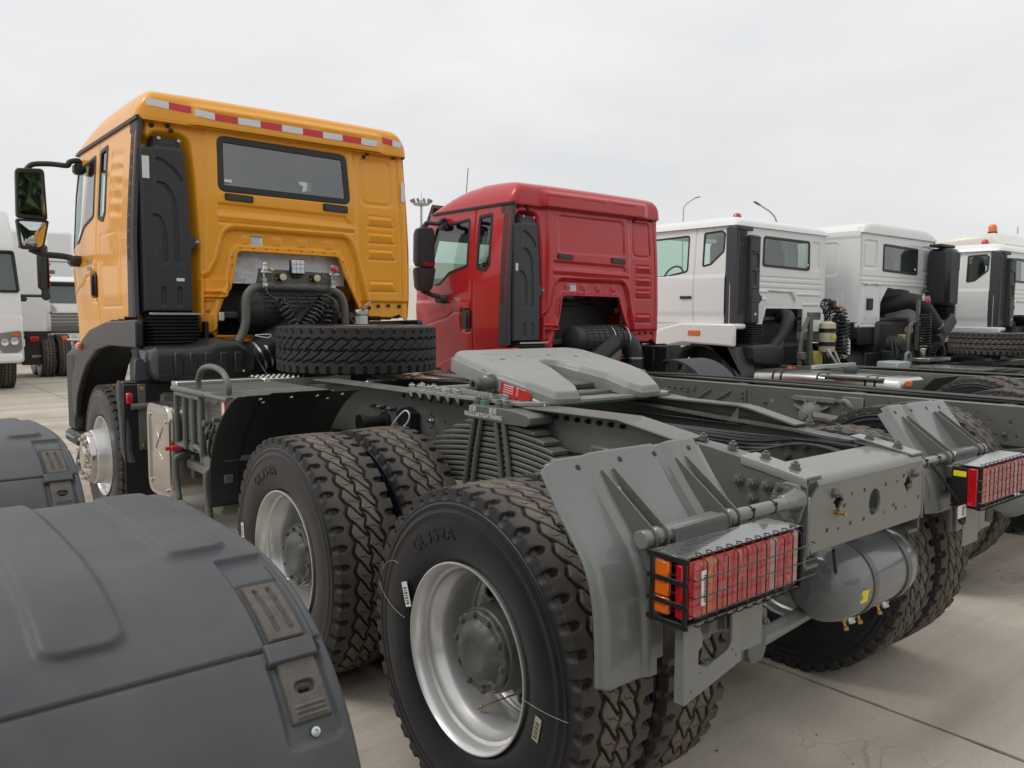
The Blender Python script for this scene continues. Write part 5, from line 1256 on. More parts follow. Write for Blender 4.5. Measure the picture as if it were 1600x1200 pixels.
    # water separator on the right
    mb=MB(); mb.cyl((.44,3.62,1.50),(.44,3.62,1.60),.042,n=20); mb.box((.40,3.63,1.56),(.02,.03,.13),.004); s1=put(mb.build('water_separator',mat('white_plastic',(.6,.6,.58),.4),root))
    mb=MB(); mb.box((.43,3.62,1.625),(.11,.06,.045),.01); mb.lathe((.44,3.60,1.655),(0,-.2,1),[(0,.022),(.015,.022),(.018,.012),(.03,.012),(.03,.0001)],12); mb.bar((.44,3.60,1.67),(.50,3.60,1.71),.018,.010); mb.build('filter_head',zinc,s1)
    MB().box((-.59,3.80,1.59),(.035,.02,.06),.004).build('relay_block',creamplastic,root)
    # tangle of pipes in the dark
    mb=MB(); rs=random.Random(4)
    for k in range(16):
        x=-.6+rs.random()*1.2; z=1.2+rs.random()*.3; mb.tube(smooth_path([(x,4.0,z),(x+rs.uniform(-.1,.1),3.85,z+rs.uniform(-.1,.15)),(x+rs.uniform(-.2,.2),3.9,z+rs.uniform(-.2,.2))],5),.008+rs.random()*.01,6)
    put(mb.build('engine_pipe',deep,root))
    mb=MB(); mb.tube([(-.44,3.64,1.36),(-.30,3.60,.98+.12)],.004,6); mb.tube(smooth_path([(-.42,3.62,1.455),(-.34,3.60,1.44),(-.31,3.60,1.455),(-.33,3.60,1.465),(-.42,3.62,1.46)],4),.004,6); put(mb.build('lashing_wire',zinc,root))
def front_corner(root,arch_paint=None,dz=0.,xw=1.155,dy=0.):
    """wheel arch, steps, mud flap, front wheel surround on both sides"""
    def put(o): return move(o,(0,dy,dz))
    for s in (-1,1):
        o=rp([(3.85-dy,1.568),(4.66,1.545),(5.175,1.477),(5.526,1.364),(5.715,1.222),(5.86,1.05),(5.90,.78),(5.76,.70),(5.70,.896),(5.506,1.07),(5.33,1.187),(4.99,1.32),(4.6,1.368),(3.86-dy,1.375)],[.03,.3,.4,.3,.2,.1,.02,.02,.2,.3,.3,.4,.3,.02],4)
        mb=MB(); mb.prism(o,(s*(xw-.0),0,0),(0,1,0),(0,0,1),-.05*s*1.0 if s>0 else .05)
        ap=put(mb.build('wheel_arch',(arch_paint if s<0 else None) or archm,root,bev=.012))
        mb=MB(); mb.prism([(4.06,1.555),(4.66,1.535),(5.17,1.465),(5.51,1.35),(5.70,1.21),(5.84,1.04),(5.88,.7),(5.82,.7),(5.78,1.02),(5.64,1.16),(5.46,1.28),(5.1,1.40),(4.6,1.46),(4.06,1.47)],(s*(xw-.05),0,0),(0,1,0),(0,0,1),(-.36 if s>0 else .36)); put(mb.build('arch_liner',blackp,root))
        mb=MB(); mb.box((s*.66,4.9,.98),(.03,2.0,1.15),.01); mb.box((s*.85,4.10,1.38),(.42,.05,.30),.01); put(mb.build('wheelhouse_panel',black,root,each=True))
        mb=MB(); mb.box((s*(xw-.12),5.98,.92),(.22,.34,.74),.05); mb.box((s*(xw-.10),5.88,.52),(.24,.50,.12),.03); put(mb.build('entry_step',blackp,root))
        mb=MB(); 
        for k in range(6): mb.box((s*(xw+.018),5.70+.06*k,.545),(.05,.03,.008),.001)
        put(mb.build('step_tread',zinc,root))
        mb=MB(); mb.tube(smooth_path([(s*1.05,5.75,.46),(s*1.14,5.70,.42),(s*1.18,5.60,.30),(s*1.18,5.30,.29),(s*1.14,5.25,.42)],4),.02,8); put(mb.build('lower_step',greyplastic,root))
        # mudflap behind the front wheel with curved lip
        mb=MB(); mb.box((s*1.10,3.735,.76),(.36,.016,.76),.004); mb.box((s*.98,3.80,1.08),(.6,.10,.16),.01); mf=put(mb.build('mud_flap',black,root))
        mb=MB(); L=[]
        for z,xx,yy in ((1.16,1.285,3.80),(1.10,1.295,3.79),(.9,1.292,3.76),(.70,1.288,3.75),(.62,1.27,3.74)): L.append([(s*xx,yy+.05,z),(s*xx,yy-.01,z),(s*(xx-.03),yy-.035,z),(s*(xx-.05),yy-.03,z),(s*(xx-.05),yy,z)])
        mb.loft(L); mb.build('flap_lip',greyplastic,mf)
        mb=MB(); mb.box((s*1.165,3.722,.92),(.050,.012,.44),.003); mb.build('flap_strip',chassis,mf)
        for z in (1.11,.73): MB().hexbolt((s*1.165,3.715,z),(0,-1,0),.013,.012).build('strip_bolt',brass,mf)
        mb=MB(); mb.box((s*1.245,3.715,1.05),(.045,.03,.075),.010); mb.build('side_reflector',lampred,mf)
        mb=MB(); mb.tube([(s*1.24,3.70,.995),(s*1.0,3.69,1.0)],.022,10); mb.build('reflector_arm',chassis,mf)
        mb=MB(); mb.prism(rp([(s*1.19,1.30),(s*1.15,1.31),(s*1.07,1.17),(s*1.20,1.17)],.012),(0,3.80,0),(1,0,0),(0,0,1),.06); mb.cyl((s*1.16,3.82,1.30),(s*1.17,3.84,1.37),.022,n=10); put(mb.build('arch_stay',greyplastic,root))
        mb=MB(); mb.box((s*.86,3.70,1.09),(.12,.03,.16),.004); mb.box((s*.90,3.80,.95),(.3,.2,.25),.02); put(mb.build('frame_bracket',chassis,root))
archm=mat('satin_black_plastic',(.020,.020,.022),.34,var=.1,vs=4,dust=.10,bump=.12,bs=380)
def mirror(root,s,y=5.55,z=2.56,x=1.455,far=False,shade=None,wd=.27,dz=0.,back=False):
    def put(o): return move(o,(0,0,dz))
    sh=shade or blackp
    for (zc,h,nm) in ((2.56,.40,'main_mirror'),(2.235,.235,'wide_angle_mirror')):
        w=.215 if nm=='main_mirror' else .225; b=.03
        mb=MB(); L=[]
        for yy,k in ((y,1.0),(y+.015,1.04),(y+.06,1.02),(y+.11,.85),(y+.135,.6)):
            if nm=='main_mirror': q=rp([(x-w/2*k-.0,zc-h/2*k),(x+w/2*k,zc-h/2*k*.96),(x+w/2*k*.93,zc+h/2*k*.93),(x-w/2*k*.9,zc+h/2*k)],[b,b,b*1.2,b*1.2],5)
            else: q=rp([(x-w/2*k*.62,zc-h/2*k),(x+w/2*k*.80,zc-h/2*k*.98),(x+w/2*k*1.0,zc+h/2*k),(x-w/2*k*1.05,zc+h/2*k)],[b*2,b,b*.6,b*.6],5)
            L.append([(s*a,yy,c) for a,c in q])
        mb.loft(L); g=put(mb.build(nm,sh,root,sharp=50))
        k=.86
        if nm=='main_mirror': q=rp([(x-w/2*k,zc-h/2*k),(x+w/2*k,zc-h/2*k*.96),(x+w/2*k*.93,zc+h/2*k*.93),(x-w/2*k*.9,zc+h/2*k)],[b]*4,5)
        else: q=rp([(x-w/2*k*.62,zc-h/2*k),(x+w/2*k*.80,zc-h/2*k*.98),(x+w/2*k*1.0,zc+h/2*k),(x-w/2*k*1.05,zc+h/2*k)],[b*1.6,b,b*.6,b*.6],5)
        mb=MB(); sg=.009 if nm!='main_mirror' else .0004; ca=sum(a for a,_ in q)/len(q); cc=sum(c for _,c in q)/len(q)
        mb.loft([[(s*(ca+(a-ca)*k_),y-.004-sg*(1-k_*k_),cc+(c-cc)*k_) for a,c in q] for k_ in (1,.88,.75,.6,.45,.3,.15,.02)]); mb.build('mirror_glass',mirrorm if not far else sh,g)
    mb=MB(); mb.tube(smooth_path([(s*(x+.02),y+.06,2.75),(s*(x-.03),y+.06,2.80),(s*1.30,y+.04,2.815),(s*1.19,y,2.81),(s*1.17,y,2.84),(s*1.10,y+.02,2.86),(s*1.06,y+.05,2.80)],5),.022,10)
    mb.box((s*1.09,y+.05,2.80),(.09,.12,.09),.02)
    mb.tube(smooth_path([(s*(x+.02),y+.06,2.125),(s*(x-.08),y+.05,2.085),(s*1.25,y+.03,2.075),(s*1.18,y,2.06)],5),.026,10); mb.box((s*1.145,y,2.035),(.12,.16,.085),.025)
    mb.tube([(s*x,y+.06,2.30),(s*x,y+.06,2.40)],.03,8)
    put(mb.build('mirror_arm',sh,root))
    if far:
        mb=MB(); mb.box((s*(x-.03),y-.006,2.385),(.13,.01,.04),.006); put(mb.build('mirror_reflector',lampred,root))
# ------------------------------------------------------------ foreground plastic mudguards (truck on the left)
def plastic_fender(root,y0):
    a,b,zc,e=.575,.73,.55,3.5
    def pos(T,h):      # T degrees, 0 at the rear
        t=np.radians(T); c=np.cos(t); s_=np.sin(t); r=(np.abs(c)**e+np.abs(s_)**e)**(-1/e); u=-r*c*a; w=r*s_*b
        ny=-(np.abs(r*c)**(e-1))*np.sign(c)/a; nz=(np.abs(r*s_)**(e-1))*np.sign(s_)/b; l=np.hypot(ny,nz)+1e-9
        return y0+u+h*ny/l, zc+w+h*nz/l
    X0,X1=-2.95,-2.252
    def arcs(X,T): return X,T/57.3*.75
    def H(X,T):
        A=T/57.3*.85; B=X
        h=np.zeros_like(X)
        def box(x0,t0,x1,t1,r): return sdbox(B,A,x0,t0/57.3*.85,x1,t1/57.3*.85,r)
        for x0,x1,t0,t1 in ((-2.565,-2.480,55.4,124.6),(-2.384,-2.303,69.8,110.2),(-2.82,-2.675,55.4,124.6)):
            d=box(x0,t0,x1,t1,.022); h+=.0095*(1-ss(-.004,.007,d))
        for m in (0,1):
            tt=(lambda v:v) if not m else (lambda v:180-v)
            t0,t1=sorted((tt(49.5),tt(66.8))); d=box(-2.332,t0,-2.266,t1,.006); h-=.008*(1-ss(-.004,.003,d))
            t0,t1=sorted((tt(41.6),tt(49.6))); d=box(-2.338,t0,-2.270,t1,.010); h-=.006*(1-ss(-.005,.004,d))
            d=box(-2.330,*sorted((tt(60.6),tt(64.5)))[:1],-2.272,sorted((tt(60.6),tt(64.5)))[1],.004); h+=.004*(1-ss(-.004,.002,d))
        # panel joint grooves
        for ts in (50.9,129.1):
            d=np.abs(T-ts)/57.3*.66; h-=.0045*(1-ss(.0008,.0028,d))
            h+=.0015*((T>ts) if ts<90 else (T<ts))
        h-=.020*(1-np.sqrt(np.clip(1-(1-np.clip((X1-X)/.018,0,1))**2,0,1)))
        h-=.020*(1-np.sqrt(np.clip(1-(1-np.clip((X-X0)/.018,0,1))**2,0,1)))
        return h
    xs=np.concatenate([np.linspace(X0,-2.62,60),np.linspace(-2.615,-2.35,70),np.linspace(-2.347,X1,90)])
    ts=np.concatenate([np.linspace(4,40,36),np.linspace(40.3,72,190),np.linspace(72.5,107,70),np.linspace(107.5,140,80),np.linspace(141,176,30)])
    def mp(X,T,h): y,z=pos(T,h); return X,y,z
    f=hf('plastic_mudguard',xs,ts,H,mp,fenderp,root,None,sharp=70); f.modifiers.new('s','SOLIDIFY').thickness=.006
    # side skirt
    def band(x0,x1,t0,t1,h0,h1,m,nm,n=26,taper=0,slots=(),par=f,rnd=.004):
        us=np.linspace(x0,x1,46); vs=np.linspace(t0,t1,n*3)
        def Hb(X,T):
            A=(T-t0)/57.3*.66; L=(t1-t0)/57.3*.66; d=sdbox(X,A,x0,0,x1,L,.003); h=h1-(h1-h0)*(1-np.sqrt(np.clip(1-(1-np.clip(-d/rnd,0,1))**2,0,1)))
            for sl in slots:
                k,(p,q),w,dp=sl; P=[(p[0],(p[1]-t0)/57.3*.66),(q[0],(q[1]-t0)/57.3*.66)]; d=sdline(X,A,P,w); h=h-dp*(1-ss(-.0012,.0012,d))
            return h
        return hf(nm,us,vs,Hb,mp,m,par,None,sharp=60)
    band(-2.3265,-2.2765,51.6,60.2,-.008,.0015,strapm,'rubber_strap',slots=[(0,((-2.3105,58.9),(-2.3075,53.0)),.0030,.005),(0,((-2.2925,58.9),(-2.2895,53.0)),.0030,.005),(0,((-2.3258,59.9),(-2.3258,52.0)),.0022,.005)])
    band(-2.3375,-2.2715,49.0,51.4,-.006,.0085,fenderp,'strap_bridge')
    band(-2.3285,-2.2765,43.4,49.4,-.008,.0025,strapm,'rubber_strap',slots=[(0,((-2.308,46.5),(-2.296,46.5)),.0064,.010)]+[(0,((-2.320,t),(-2.285,t)),.0012,-.0022) for t in (43.95,44.4,44.85)])
    jm_=mat('dusty_joint_edge',(.17,.155,.135),.8,var=.3,vs=30)
    band(-2.92,-2.342,50.78,51.04,-.006,-.0002,jm_,'panel_joint'); band(-2.268,-2.256,50.78,51.04,-.006,.0002,jm_,'panel_joint')
    band(-2.309,-2.295,46.1,46.6,-.006,.0008,black,'strap_hook')
    y,z=pos(np.array(42.5),np.array(-.004)); MB().lathe((-2.303,float(y),float(z)),(0,-.9,.45),[(0,.0062),(.0035,.0058),(.004,.0028),(.001,.0026),(.001,.0001)],14).build('rivet',zinc,f)
    y,z=pos(np.array(60.),np.array(0)); MB().lathe((-2.258,float(y),float(z)),(0.,-.5,.85),[(0,.002),(.001,.0001)],8).build('rivet',zinc,f)
    return f
def left_truck():
    t=thing('tractor_chassis','truck chassis with dark grey grained plastic mudguards at the lower left corner','truck',(0,0,0))
    plastic_fender(t,-.67); plastic_fender(t,.69)
    for y in (-.67,.69):
        for x,k in ((-2.42,'outer'),(-2.79,'inner')): wheel(t,x,y,.53,1,k,far=True)
    mb=MB()
    for x in (-3.1,-3.9): mb.box((x,2.0,1.0),(.09,6.2,.24),.01)
    mb.build('frame_rail',chassis,t)
    mb=MB(); mb.tube([(-2.4,-.67,.53),(-4.6,-.67,.53)],.08,12); mb.tube([(-2.4,.69,.53),(-4.6,.69,.53)],.08,12); mb.build('axle',deep,t)
    mb=MB()
    for y in (-.67,.69): mb.tube([(-3.1,y,1.0),(-2.6,y,1.22)],.025,8)
    mb.build('mudguard_stay',black,t)
    return t
# ------------------------------------------------------------ ground
def conc():
    m=bpy.data.materials.new('concrete'); m.use_nodes=True; nt=m.node_tree; N=nt.nodes.new; L=nt.links.new; b=nt.nodes['Principled BSDF']
    g=N('ShaderNodeNewGeometry')
    def noise(s,d,r=.6,sc=(1,1,1),rot=0):
        mp=N('ShaderNodeMapping'); mp.inputs['Scale'].default_value=sc; mp.inputs['Rotation'].default_value=(0,0,rot); L(g.outputs['Position'],mp.inputs[0])
        n=N('ShaderNodeTexNoise'); n.inputs['Scale'].default_value=s; n.inputs['Detail'].default_value=d; n.inputs['Roughness'].default_value=r; L(mp.outputs[0],n.inputs['Vector']); return n.outputs['Fac']
    def ramp(x,p):
        c=N('ShaderNodeValToRGB'); e=c.color_ramp.elements
        while len(e)<len(p): e.new(.5)
        for k,(q,col) in enumerate(p): e[k].position=q; e[k].color=(*col,1) if len(col)==3 else col
        L(x,c.inputs[0]); return c.outputs[0]
    base=ramp(noise(.35,9,.62),[(.30,(.39,.335,.268)),(.5,(.50,.442,.368)),(.72,(.59,.535,.460))])
    def mul(a,bb,f=1.):
        m_=N('ShaderNodeMix'); m_.data_type='RGBA'; m_.blend_type='MULTIPLY'; m_.inputs[0].default_value=f; L(a,m_.inputs[6]); L(bb,m_.inputs[7]); return m_.outputs[2]
    st=ramp(noise(1.0,7,.6,(.16,2.2,1),.16),[(.34,(.74,.71,.68)),(.50,(1,1,1)),(.75,(1.10,1.09,1.08))])
    st2=ramp(noise(2.2,8,.65,(.12,3.4,1),-.08),[(.30,(.80,.78,.75)),(.46,(1,1,1))])
    fine=ramp(noise(55,6,.7),[(.25,(.82,.82,.82)),(.75,(1.12,1.12,1.12))])
    spots=ramp(noise(9,2,.5),[(.20,(.42,.40,.38)),(.25,(1,1,1))])
    trk=ramp(noise(1.3,6,.7,(2.6,.10,1),.03),[(.30,(.70,.67,.64)),(.42,(1,1,1))])
    damp=ramp(noise(.8,5,.55),[(.33,(.72,.70,.68)),(.47,(1,1,1))])
    c=mul(mul(mul(mul(mul(mul(base,trk,.55),st,.9),st2,.8),fine,.7),spots,.8),damp,.8)
    # hair cracks
    v=N('ShaderNodeTexVoronoi'); v.feature='DISTANCE_TO_EDGE'; v.inputs['Scale'].default_value=7; 
    mp=N('ShaderNodeMapping'); wn=N('ShaderNodeTexNoise'); wn.inputs['Scale'].default_value=3; L(g.outputs['Position'],wn.inputs['Vector'])
    ad=N('ShaderNodeMix'); ad.data_type='VECTOR'; ad.inputs[0].default_value=.12; L(g.outputs['Position'],ad.inputs[4]); L(wn.outputs['Color'],ad.inputs[5]); L(ad.outputs[1],v.inputs['Vector'])
    ck=ramp(v.outputs['Distance'],[(.0,(.60,.57,.54)),(.022,(1,1,1))])
    msk=N('ShaderNodeMapRange'); msk.inputs[1].default_value=.63; msk.inputs[2].default_value=.70; L(noise(.55,2,.5),msk.inputs[0])
    m_=N('ShaderNodeMix'); m_.data_type='RGBA'; m_.blend_type='MULTIPLY'; L(msk.outputs[0],m_.inputs[0]); L(c,m_.inputs[6]); L(ck,m_.inputs[7]); c=m_.outputs[2]
    L(c,b.inputs['Base Color']); r=N('ShaderNodeMapRange'); r.inputs[3].default_value=.62; r.inputs[4].default_value=.9; L(noise(2,5),r.inputs[0]); L(r.outputs[0],b.inputs['Roughness']); b.inputs['Specular IOR Level'].default_value=.35
    bp=N('ShaderNodeBump'); bp.inputs['Strength'].default_value=.5; bp.inputs['Distance'].default_value=.006; L(noise(40,8,.7),bp.inputs['Height']); L(bp.outputs[0],b.inputs['Normal'])
    return m
def ground():
    cm=conc(); mb=MB(); S_=900; mb.v=[(-S_,-S_,-.012),(S_,-S_,-.012),(S_,S_,-.012),(-S_,S_,-.012)]; mb.f=[(0,1,2,3)]
    g=mb.build('ground',cm,None,sharp=None); g['kind']='structure'
    jm=mat('joint_filler',(.085,.075,.065),.9,var=.3,vs=20)
    mb=MB(); mb.v=[(-30,-16,-.008),(40,-16,-.008),(40,40,-.008),(-30,40,-.008)]; mb.f=[(0,1,2,3)]; j=mb.build('joint_bed',jm,g,sharp=None)
    # slabs as pieces with ragged long edges
    xs=[.55+4.6*k for k in range(-5,8)]; ys=[11.65-5.0*k for k in range(-4,6)]
    rs=random.Random(3)
    for i in range(len(xs)-1):
        for k in range(len(ys)-1):
            y1,y0=ys[k],ys[k+1]; x0,x1=xs[i],xs[i+1]; gp=.007; near=(-5<x0<8 and y0<14)
            def edge(xa,ya,xb,yb,nx,ny):
                n=90 if near else 2; out=[]
                for q in range(n):
                    t=q/n; w=0 if not near else abs(rs.gauss(0,.0025))+ (.010 if rs.random()<.05 else 0)
                    out.append((xa+(xb-xa)*t+nx*w,ya+(yb-ya)*t+ny*w))
                return out
            P=edge(x0+gp,y0+gp,x1-gp,y0+gp,0,1)+edge(x1-gp,y0+gp,x1-gp,y1-gp,-1,0)+edge(x1-gp,y1-gp,x0+gp,y1-gp,0,-1)+edge(x0+gp,y1-gp,x0+gp,y0+gp,1,0)
            n=len(P); dz=rs.uniform(-.001,.001); mb=MB(); mb.v=[(a,b,dz) for a,b in P]+[(a,b,-.010) for a,b in P]; mb.f=[tuple(range(n))]+[(q,n+q,n+(q+1)%n,(q+1)%n) for q in range(n)]
            mb.build('concrete_slab',cm,g,sharp=30)
    # dry grit and dead stalks
    mb=MB()
    for k in range(260):
        x=rs.uniform(-1,9); y=rs.uniform(-3.2,12) if rs.random()<.5 else rs.uniform(-2.5,2); r=rs.uniform(.002,.007)
        mb.lathe((x,y,.0),(rs.uniform(-.3,.3),rs.uniform(-.3,.3),1),[(0,r),(r*.6,r*.7),(r*.9,.0001)],5)
    gr=mb.build('grit',mat('grit',(.06,.05,.045),.9,var=.4,vs=50)); gr['kind']='stuff'; gr['label']='small dark bits of grit scattered over the concrete'; gr['category']='grit'
ground()
# ------------------------------------------------------------ the yellow truck
def yellow_truck():
    t=thing('tractor_truck','orange-yellow tractor truck with red and white tape along its roof edge','truck',(0,0,0))
    for s in (-1,1):
        for y,rt in ((0.,.1),(1.35,.35)):
            wheel(t,s*1.095,y,.532,s,'outer',rot=rt*s,letters=(s<0)); wheel(t,s*.742,y,.532,s,'inner',rot=rt+.2)
        wheel(t,s*1.06,4.667,.532,s,'front',rot=.3)
    main_frame(t); axles(t,[0.,1.35]); leaf_spring(t,-1); leaf_spring(t,1); fifth_wheel(t)
    rear_mudguard(t,-1); rear_mudguard(t,1,.05); tail_lamp(t,-1); tail_lamp(t,1,.05); plate_bracket(t); battery_side(t)
    cab_tx(t,yellow,badge=None); engine_bay(t); front_corner(t); mirror(t,-1); mirror(t,1)
    mb=MB(); mb.cyl((-1.2,4.667,.53),(1.2,4.667,.53),.06,n=12); mb.box((0,4.667,.50),(1.4,.14,.12),.02); mb.build('front_axle',deep,t)
    # door lettering
    for s,z,sz in (('SITRAK',2.010,.056),('LX 400',1.960,.044)):
        v,f=text(s,sz,(-1.137,5.17,z),(0,-1,0),(0,0,1),.003,sx=1.05); MB().add(v,f).build('door_lettering',zinc,t)
    # turn lamp with hanging film
    mb=MB(); mb.box((-1.16,5.50,1.335),(.05,.12,.06),.012); mb.build('side_turn_lamp',lamporange,t)
    # paper stickers and valve on the wheels
    def side_sticker(y,z,ang,l,w,m=sticker,x=-1.2545):
        R=Matrix.Rotation(ang,4,'X'); mb=MB(); mb.box((x,y,z),(.0015,w,l),.0003,R); a=mb.build('tyre_sticker',m,t); mb=MB()
        for k in range(7): d=R@Vector((0,0,-l*.35+l*.1*k)); mb.box((x-.001,y+d.y,z+d.z),(.0006,w*.6,l*.035 if k%2 else l*.06),.0001,R)
        mb.build('sticker_print',ink,a,each=False)
    side_sticker(.307,.657,-.35,.085,.034); side_sticker(-.371,.452,.22,.075,.026,mat('aged_label',(.42,.40,.30),.5)); side_sticker(1.772,.574,-.1,.07,.03)
    mb=MB(); mb.box((-1.13,.128,.283),(.06,.035,.0015),.0003,Matrix.Rotation(.45,4,'X')); mb.build('rim_sticker',mat('pale_blue_label',(.55,.62,.68),.5),t)
    mb=MB(); mb.tube([(-1.04,-.03,.365),(-1.12,.05,.315)],.0028,8); mb.lathe((-1.12,.05,.315),(-.06,.08,-.05),[(0,.004),(.003,.006),(.010,.006),(.012,.004),(.02,.004),(.021,.0001)],10); mb.build('tyre_valve',mat('dull_brass',(.30,.22,.10),.4,metal=.9),t,each=False)
    mb=MB()
    for a_,r0,r1,da in ((-1.62,.305,.50,.03),(1.45,.32,.505,-.12),(1.02,.42,.50,.2),(-2.35,.36,.50,-.2)):
        P=[(-1.2545-.002*math.sin(PI*k/6),(r0+(r1-r0)*k/6)*math.sin(a_+da*(k/6)**2),.532+(r0+(r1-r0)*k/6)*math.cos(a_+da*(k/6)**2)) for k in range(7)]; mb.tube(P,.0007,4)
    mb.build('chalk_line',mat('chalk_mark',(.45,.42,.36),.9),t,each=True)
    # catwalk : chequer plate step behind the cab
    mb=MB(); mb.box((-.38,2.98,1.178),(.60,.26,.06),.003); mb.box((.22,3.0,1.14),(.30,.22,.03),.003)
    cw=mb.build('catwalk_step',alu,t)
    mb=MB()
    for i in range(16):
        for j in range(4): mb.lathe((-.66+.037*i,2.875+.07*j,1.209),(0,0,1),[(0,.014),(.008,.010),(.009,.0001)],8)
    mb.build('anti_slip_stud',alu,cw); MB().box((-.655,2.849,1.182),(.028,.002,.03),.0003).build('yellow_label',yelstick,cw)
    mb=MB(); mb.box((.28,2.96,1.10),(.16,.5,.14),.008); mb.box((.0,3.2,1.10),(.8,.05,.1),.004); mb.box((.0,2.72,1.08),(.5,.05,.10),.004); mb.box((.04,2.985,1.17),(.10,.10,.09),.004); mb.build('spare_wheel_carrier',black,t)
    return t
yellow_truck()
def spare(x,y,z,label,rx=0.,ry=PI/2,group=None,rim=True,rz=0,far=False):
    s=thing('spare_wheel',label,'wheel',(x,y,z),0,group)
    o=obj('tyre',TYRE_FAR if far else TYRE_GREY,s); 
    o.rotation_euler=(rx,ry,rz)
    if rim: r=obj('rim',RIM,s); r.rotation_euler=(rx,ry,rz)
    return s
spare(.045,2.985,1.382,'spare wheel lying flat on the chassis just behind the yellow cab',group=None)
left_truck()
# ------------------------------------------------------------ other trucks
def simple_chassis(t,ys,y_end,z=1.05,yf=3.9,tank=None,springs=True,wz=.532,guard=False,far=True,drill=True,xr=.40,zr=0.):
    top=[(5.9,z),(yf,z),(y_end,z)]; bot=[(5.9,z-.25),(yf,z-.25),(y_end,z-.25)]
    rs=random.Random(int(abs(y_end)*100)+3); hl=[]
    if drill:
        y=yf-.2
        while y>y_end+.1:
            hl.append(circ(y,z-.055-rs.choice([0,.02,.05]),rs.choice([.006,.009,.013]),8)); 
            if rs.random()<.7: hl.append(circ(y-.04,z-.15-rs.choice([0,.04]),rs.choice([.006,.009]),8))
            y-=rs.choice([.075,.12,.19])
    L=rail(t,-1,top,bot,0,0,holes=hl); R=rail(t,1,[(y,q+zr) for y,q in top],[(y,q+zr) for y,q in bot],0,0)
    mb=MB()
    y=yf-.5
    while y>y_end: mb.box((0,y,z-.12),(.78,.09,.14),.008); y-=1.1
    mb.build('cross_member',chassis,t)
    mb=MB(); 
    for k in range(3): mb.tube(smooth_path([(.25-.1*k,yf-.3,z-.02),(.2,yf-1.5,z+.0),(.26-.06*k,y_end+1.5,z-.02),(.2,y_end+.4,z-.04)],6),.012,6)
    mb.build('air_line',rubber,t)
    for k in range(26):
        y=yf-.4-rs.random()*(yf-y_end-.6); bolt(L,(-.401,y,z-.06-.03*rs.randint(0,4)),(-1,0,0),1.1,BOLT)
    for s in (-1,1):
        for y in ys:
            wheel(t,s*1.095,y,wz,s,'outer',far=far,rot=rs.random()); wheel(t,s*.742,y,wz,s,'inner',far=True)
        wheel(t,s*1.06,4.667,wz,s,'front',far=True)
    axles(t,ys)
    if springs:
        for s in (-1,1):
            yc=sum(ys)/len(ys); g=bpy.data.objects.new('leaf_spring',None); C.objects.link(g); g.parent=t
            for i in range(9):
                hl_=.78-.055*i; secs=[]
                for k in range(15):
                    q=-1+2*k/14; y=yc+q*hl_; zz=z-.26-.024*i+(.20*(q*hl_)**2)-.05; secs.append([(s*.44,y,zz-.008),(s*.53,y,zz-.008),(s*.53,y,zz+.008),(s*.44,y,zz+.008)])
                MB().loft(secs).build('leaf',chassis,g)
            mb=MB(); mb.box((s*.485,yc,z-.33),(.11,.16,.34),.01); mb.build('spring_clamp',chassis,g)
    return L,R
def alu_tank(t,s,y0,y1,zt,zb,x0=.60,x1=1.22,cap=True,m=None):
    mb=MB(); mb.loft([[(s*x,y,z) for x,z in rp([(x0+g,zb+g),(x1-g,zb+g),(x1-g,zt-g),(x0+g,zt-g)],.10,6)] for y,g in ((y0,.03),(y0+.02,.008),(y0+.04,0),(y1-.04,0),(y1-.02,.008),(y1,.03))]); o=mb.build('fuel_tank',m or alu,t)
    n=max(2,int((y1-y0)/.6)); mb=MB()
    for k in range(n):
        yc=y0+(y1-y0)*(k+.6)/(n+.2)
        for dd in (-.055,.055): mb.loft([[(s*x,yc+dd+d,z) for x,z in rp([(x0-.003,zb-.003),(x1+.003,zb-.003),(x1+.003,zt+.004),(x0-.003,zt+.004)],.10,6)] for d in (-.012,.012)])
    mb.build('tank_strap',rubber,o)
    if cap: mb=MB(); mb.lathe((s*(x0+.2),y0+(y1-y0)*.42,zt-.01),(0,0,1),[(0,.07),(.03,.07),(.035,.085),(.07,.085),(.075,.07),(.075,.0001)],20); mb.build('filler_cap',greyplastic,o)
    return o
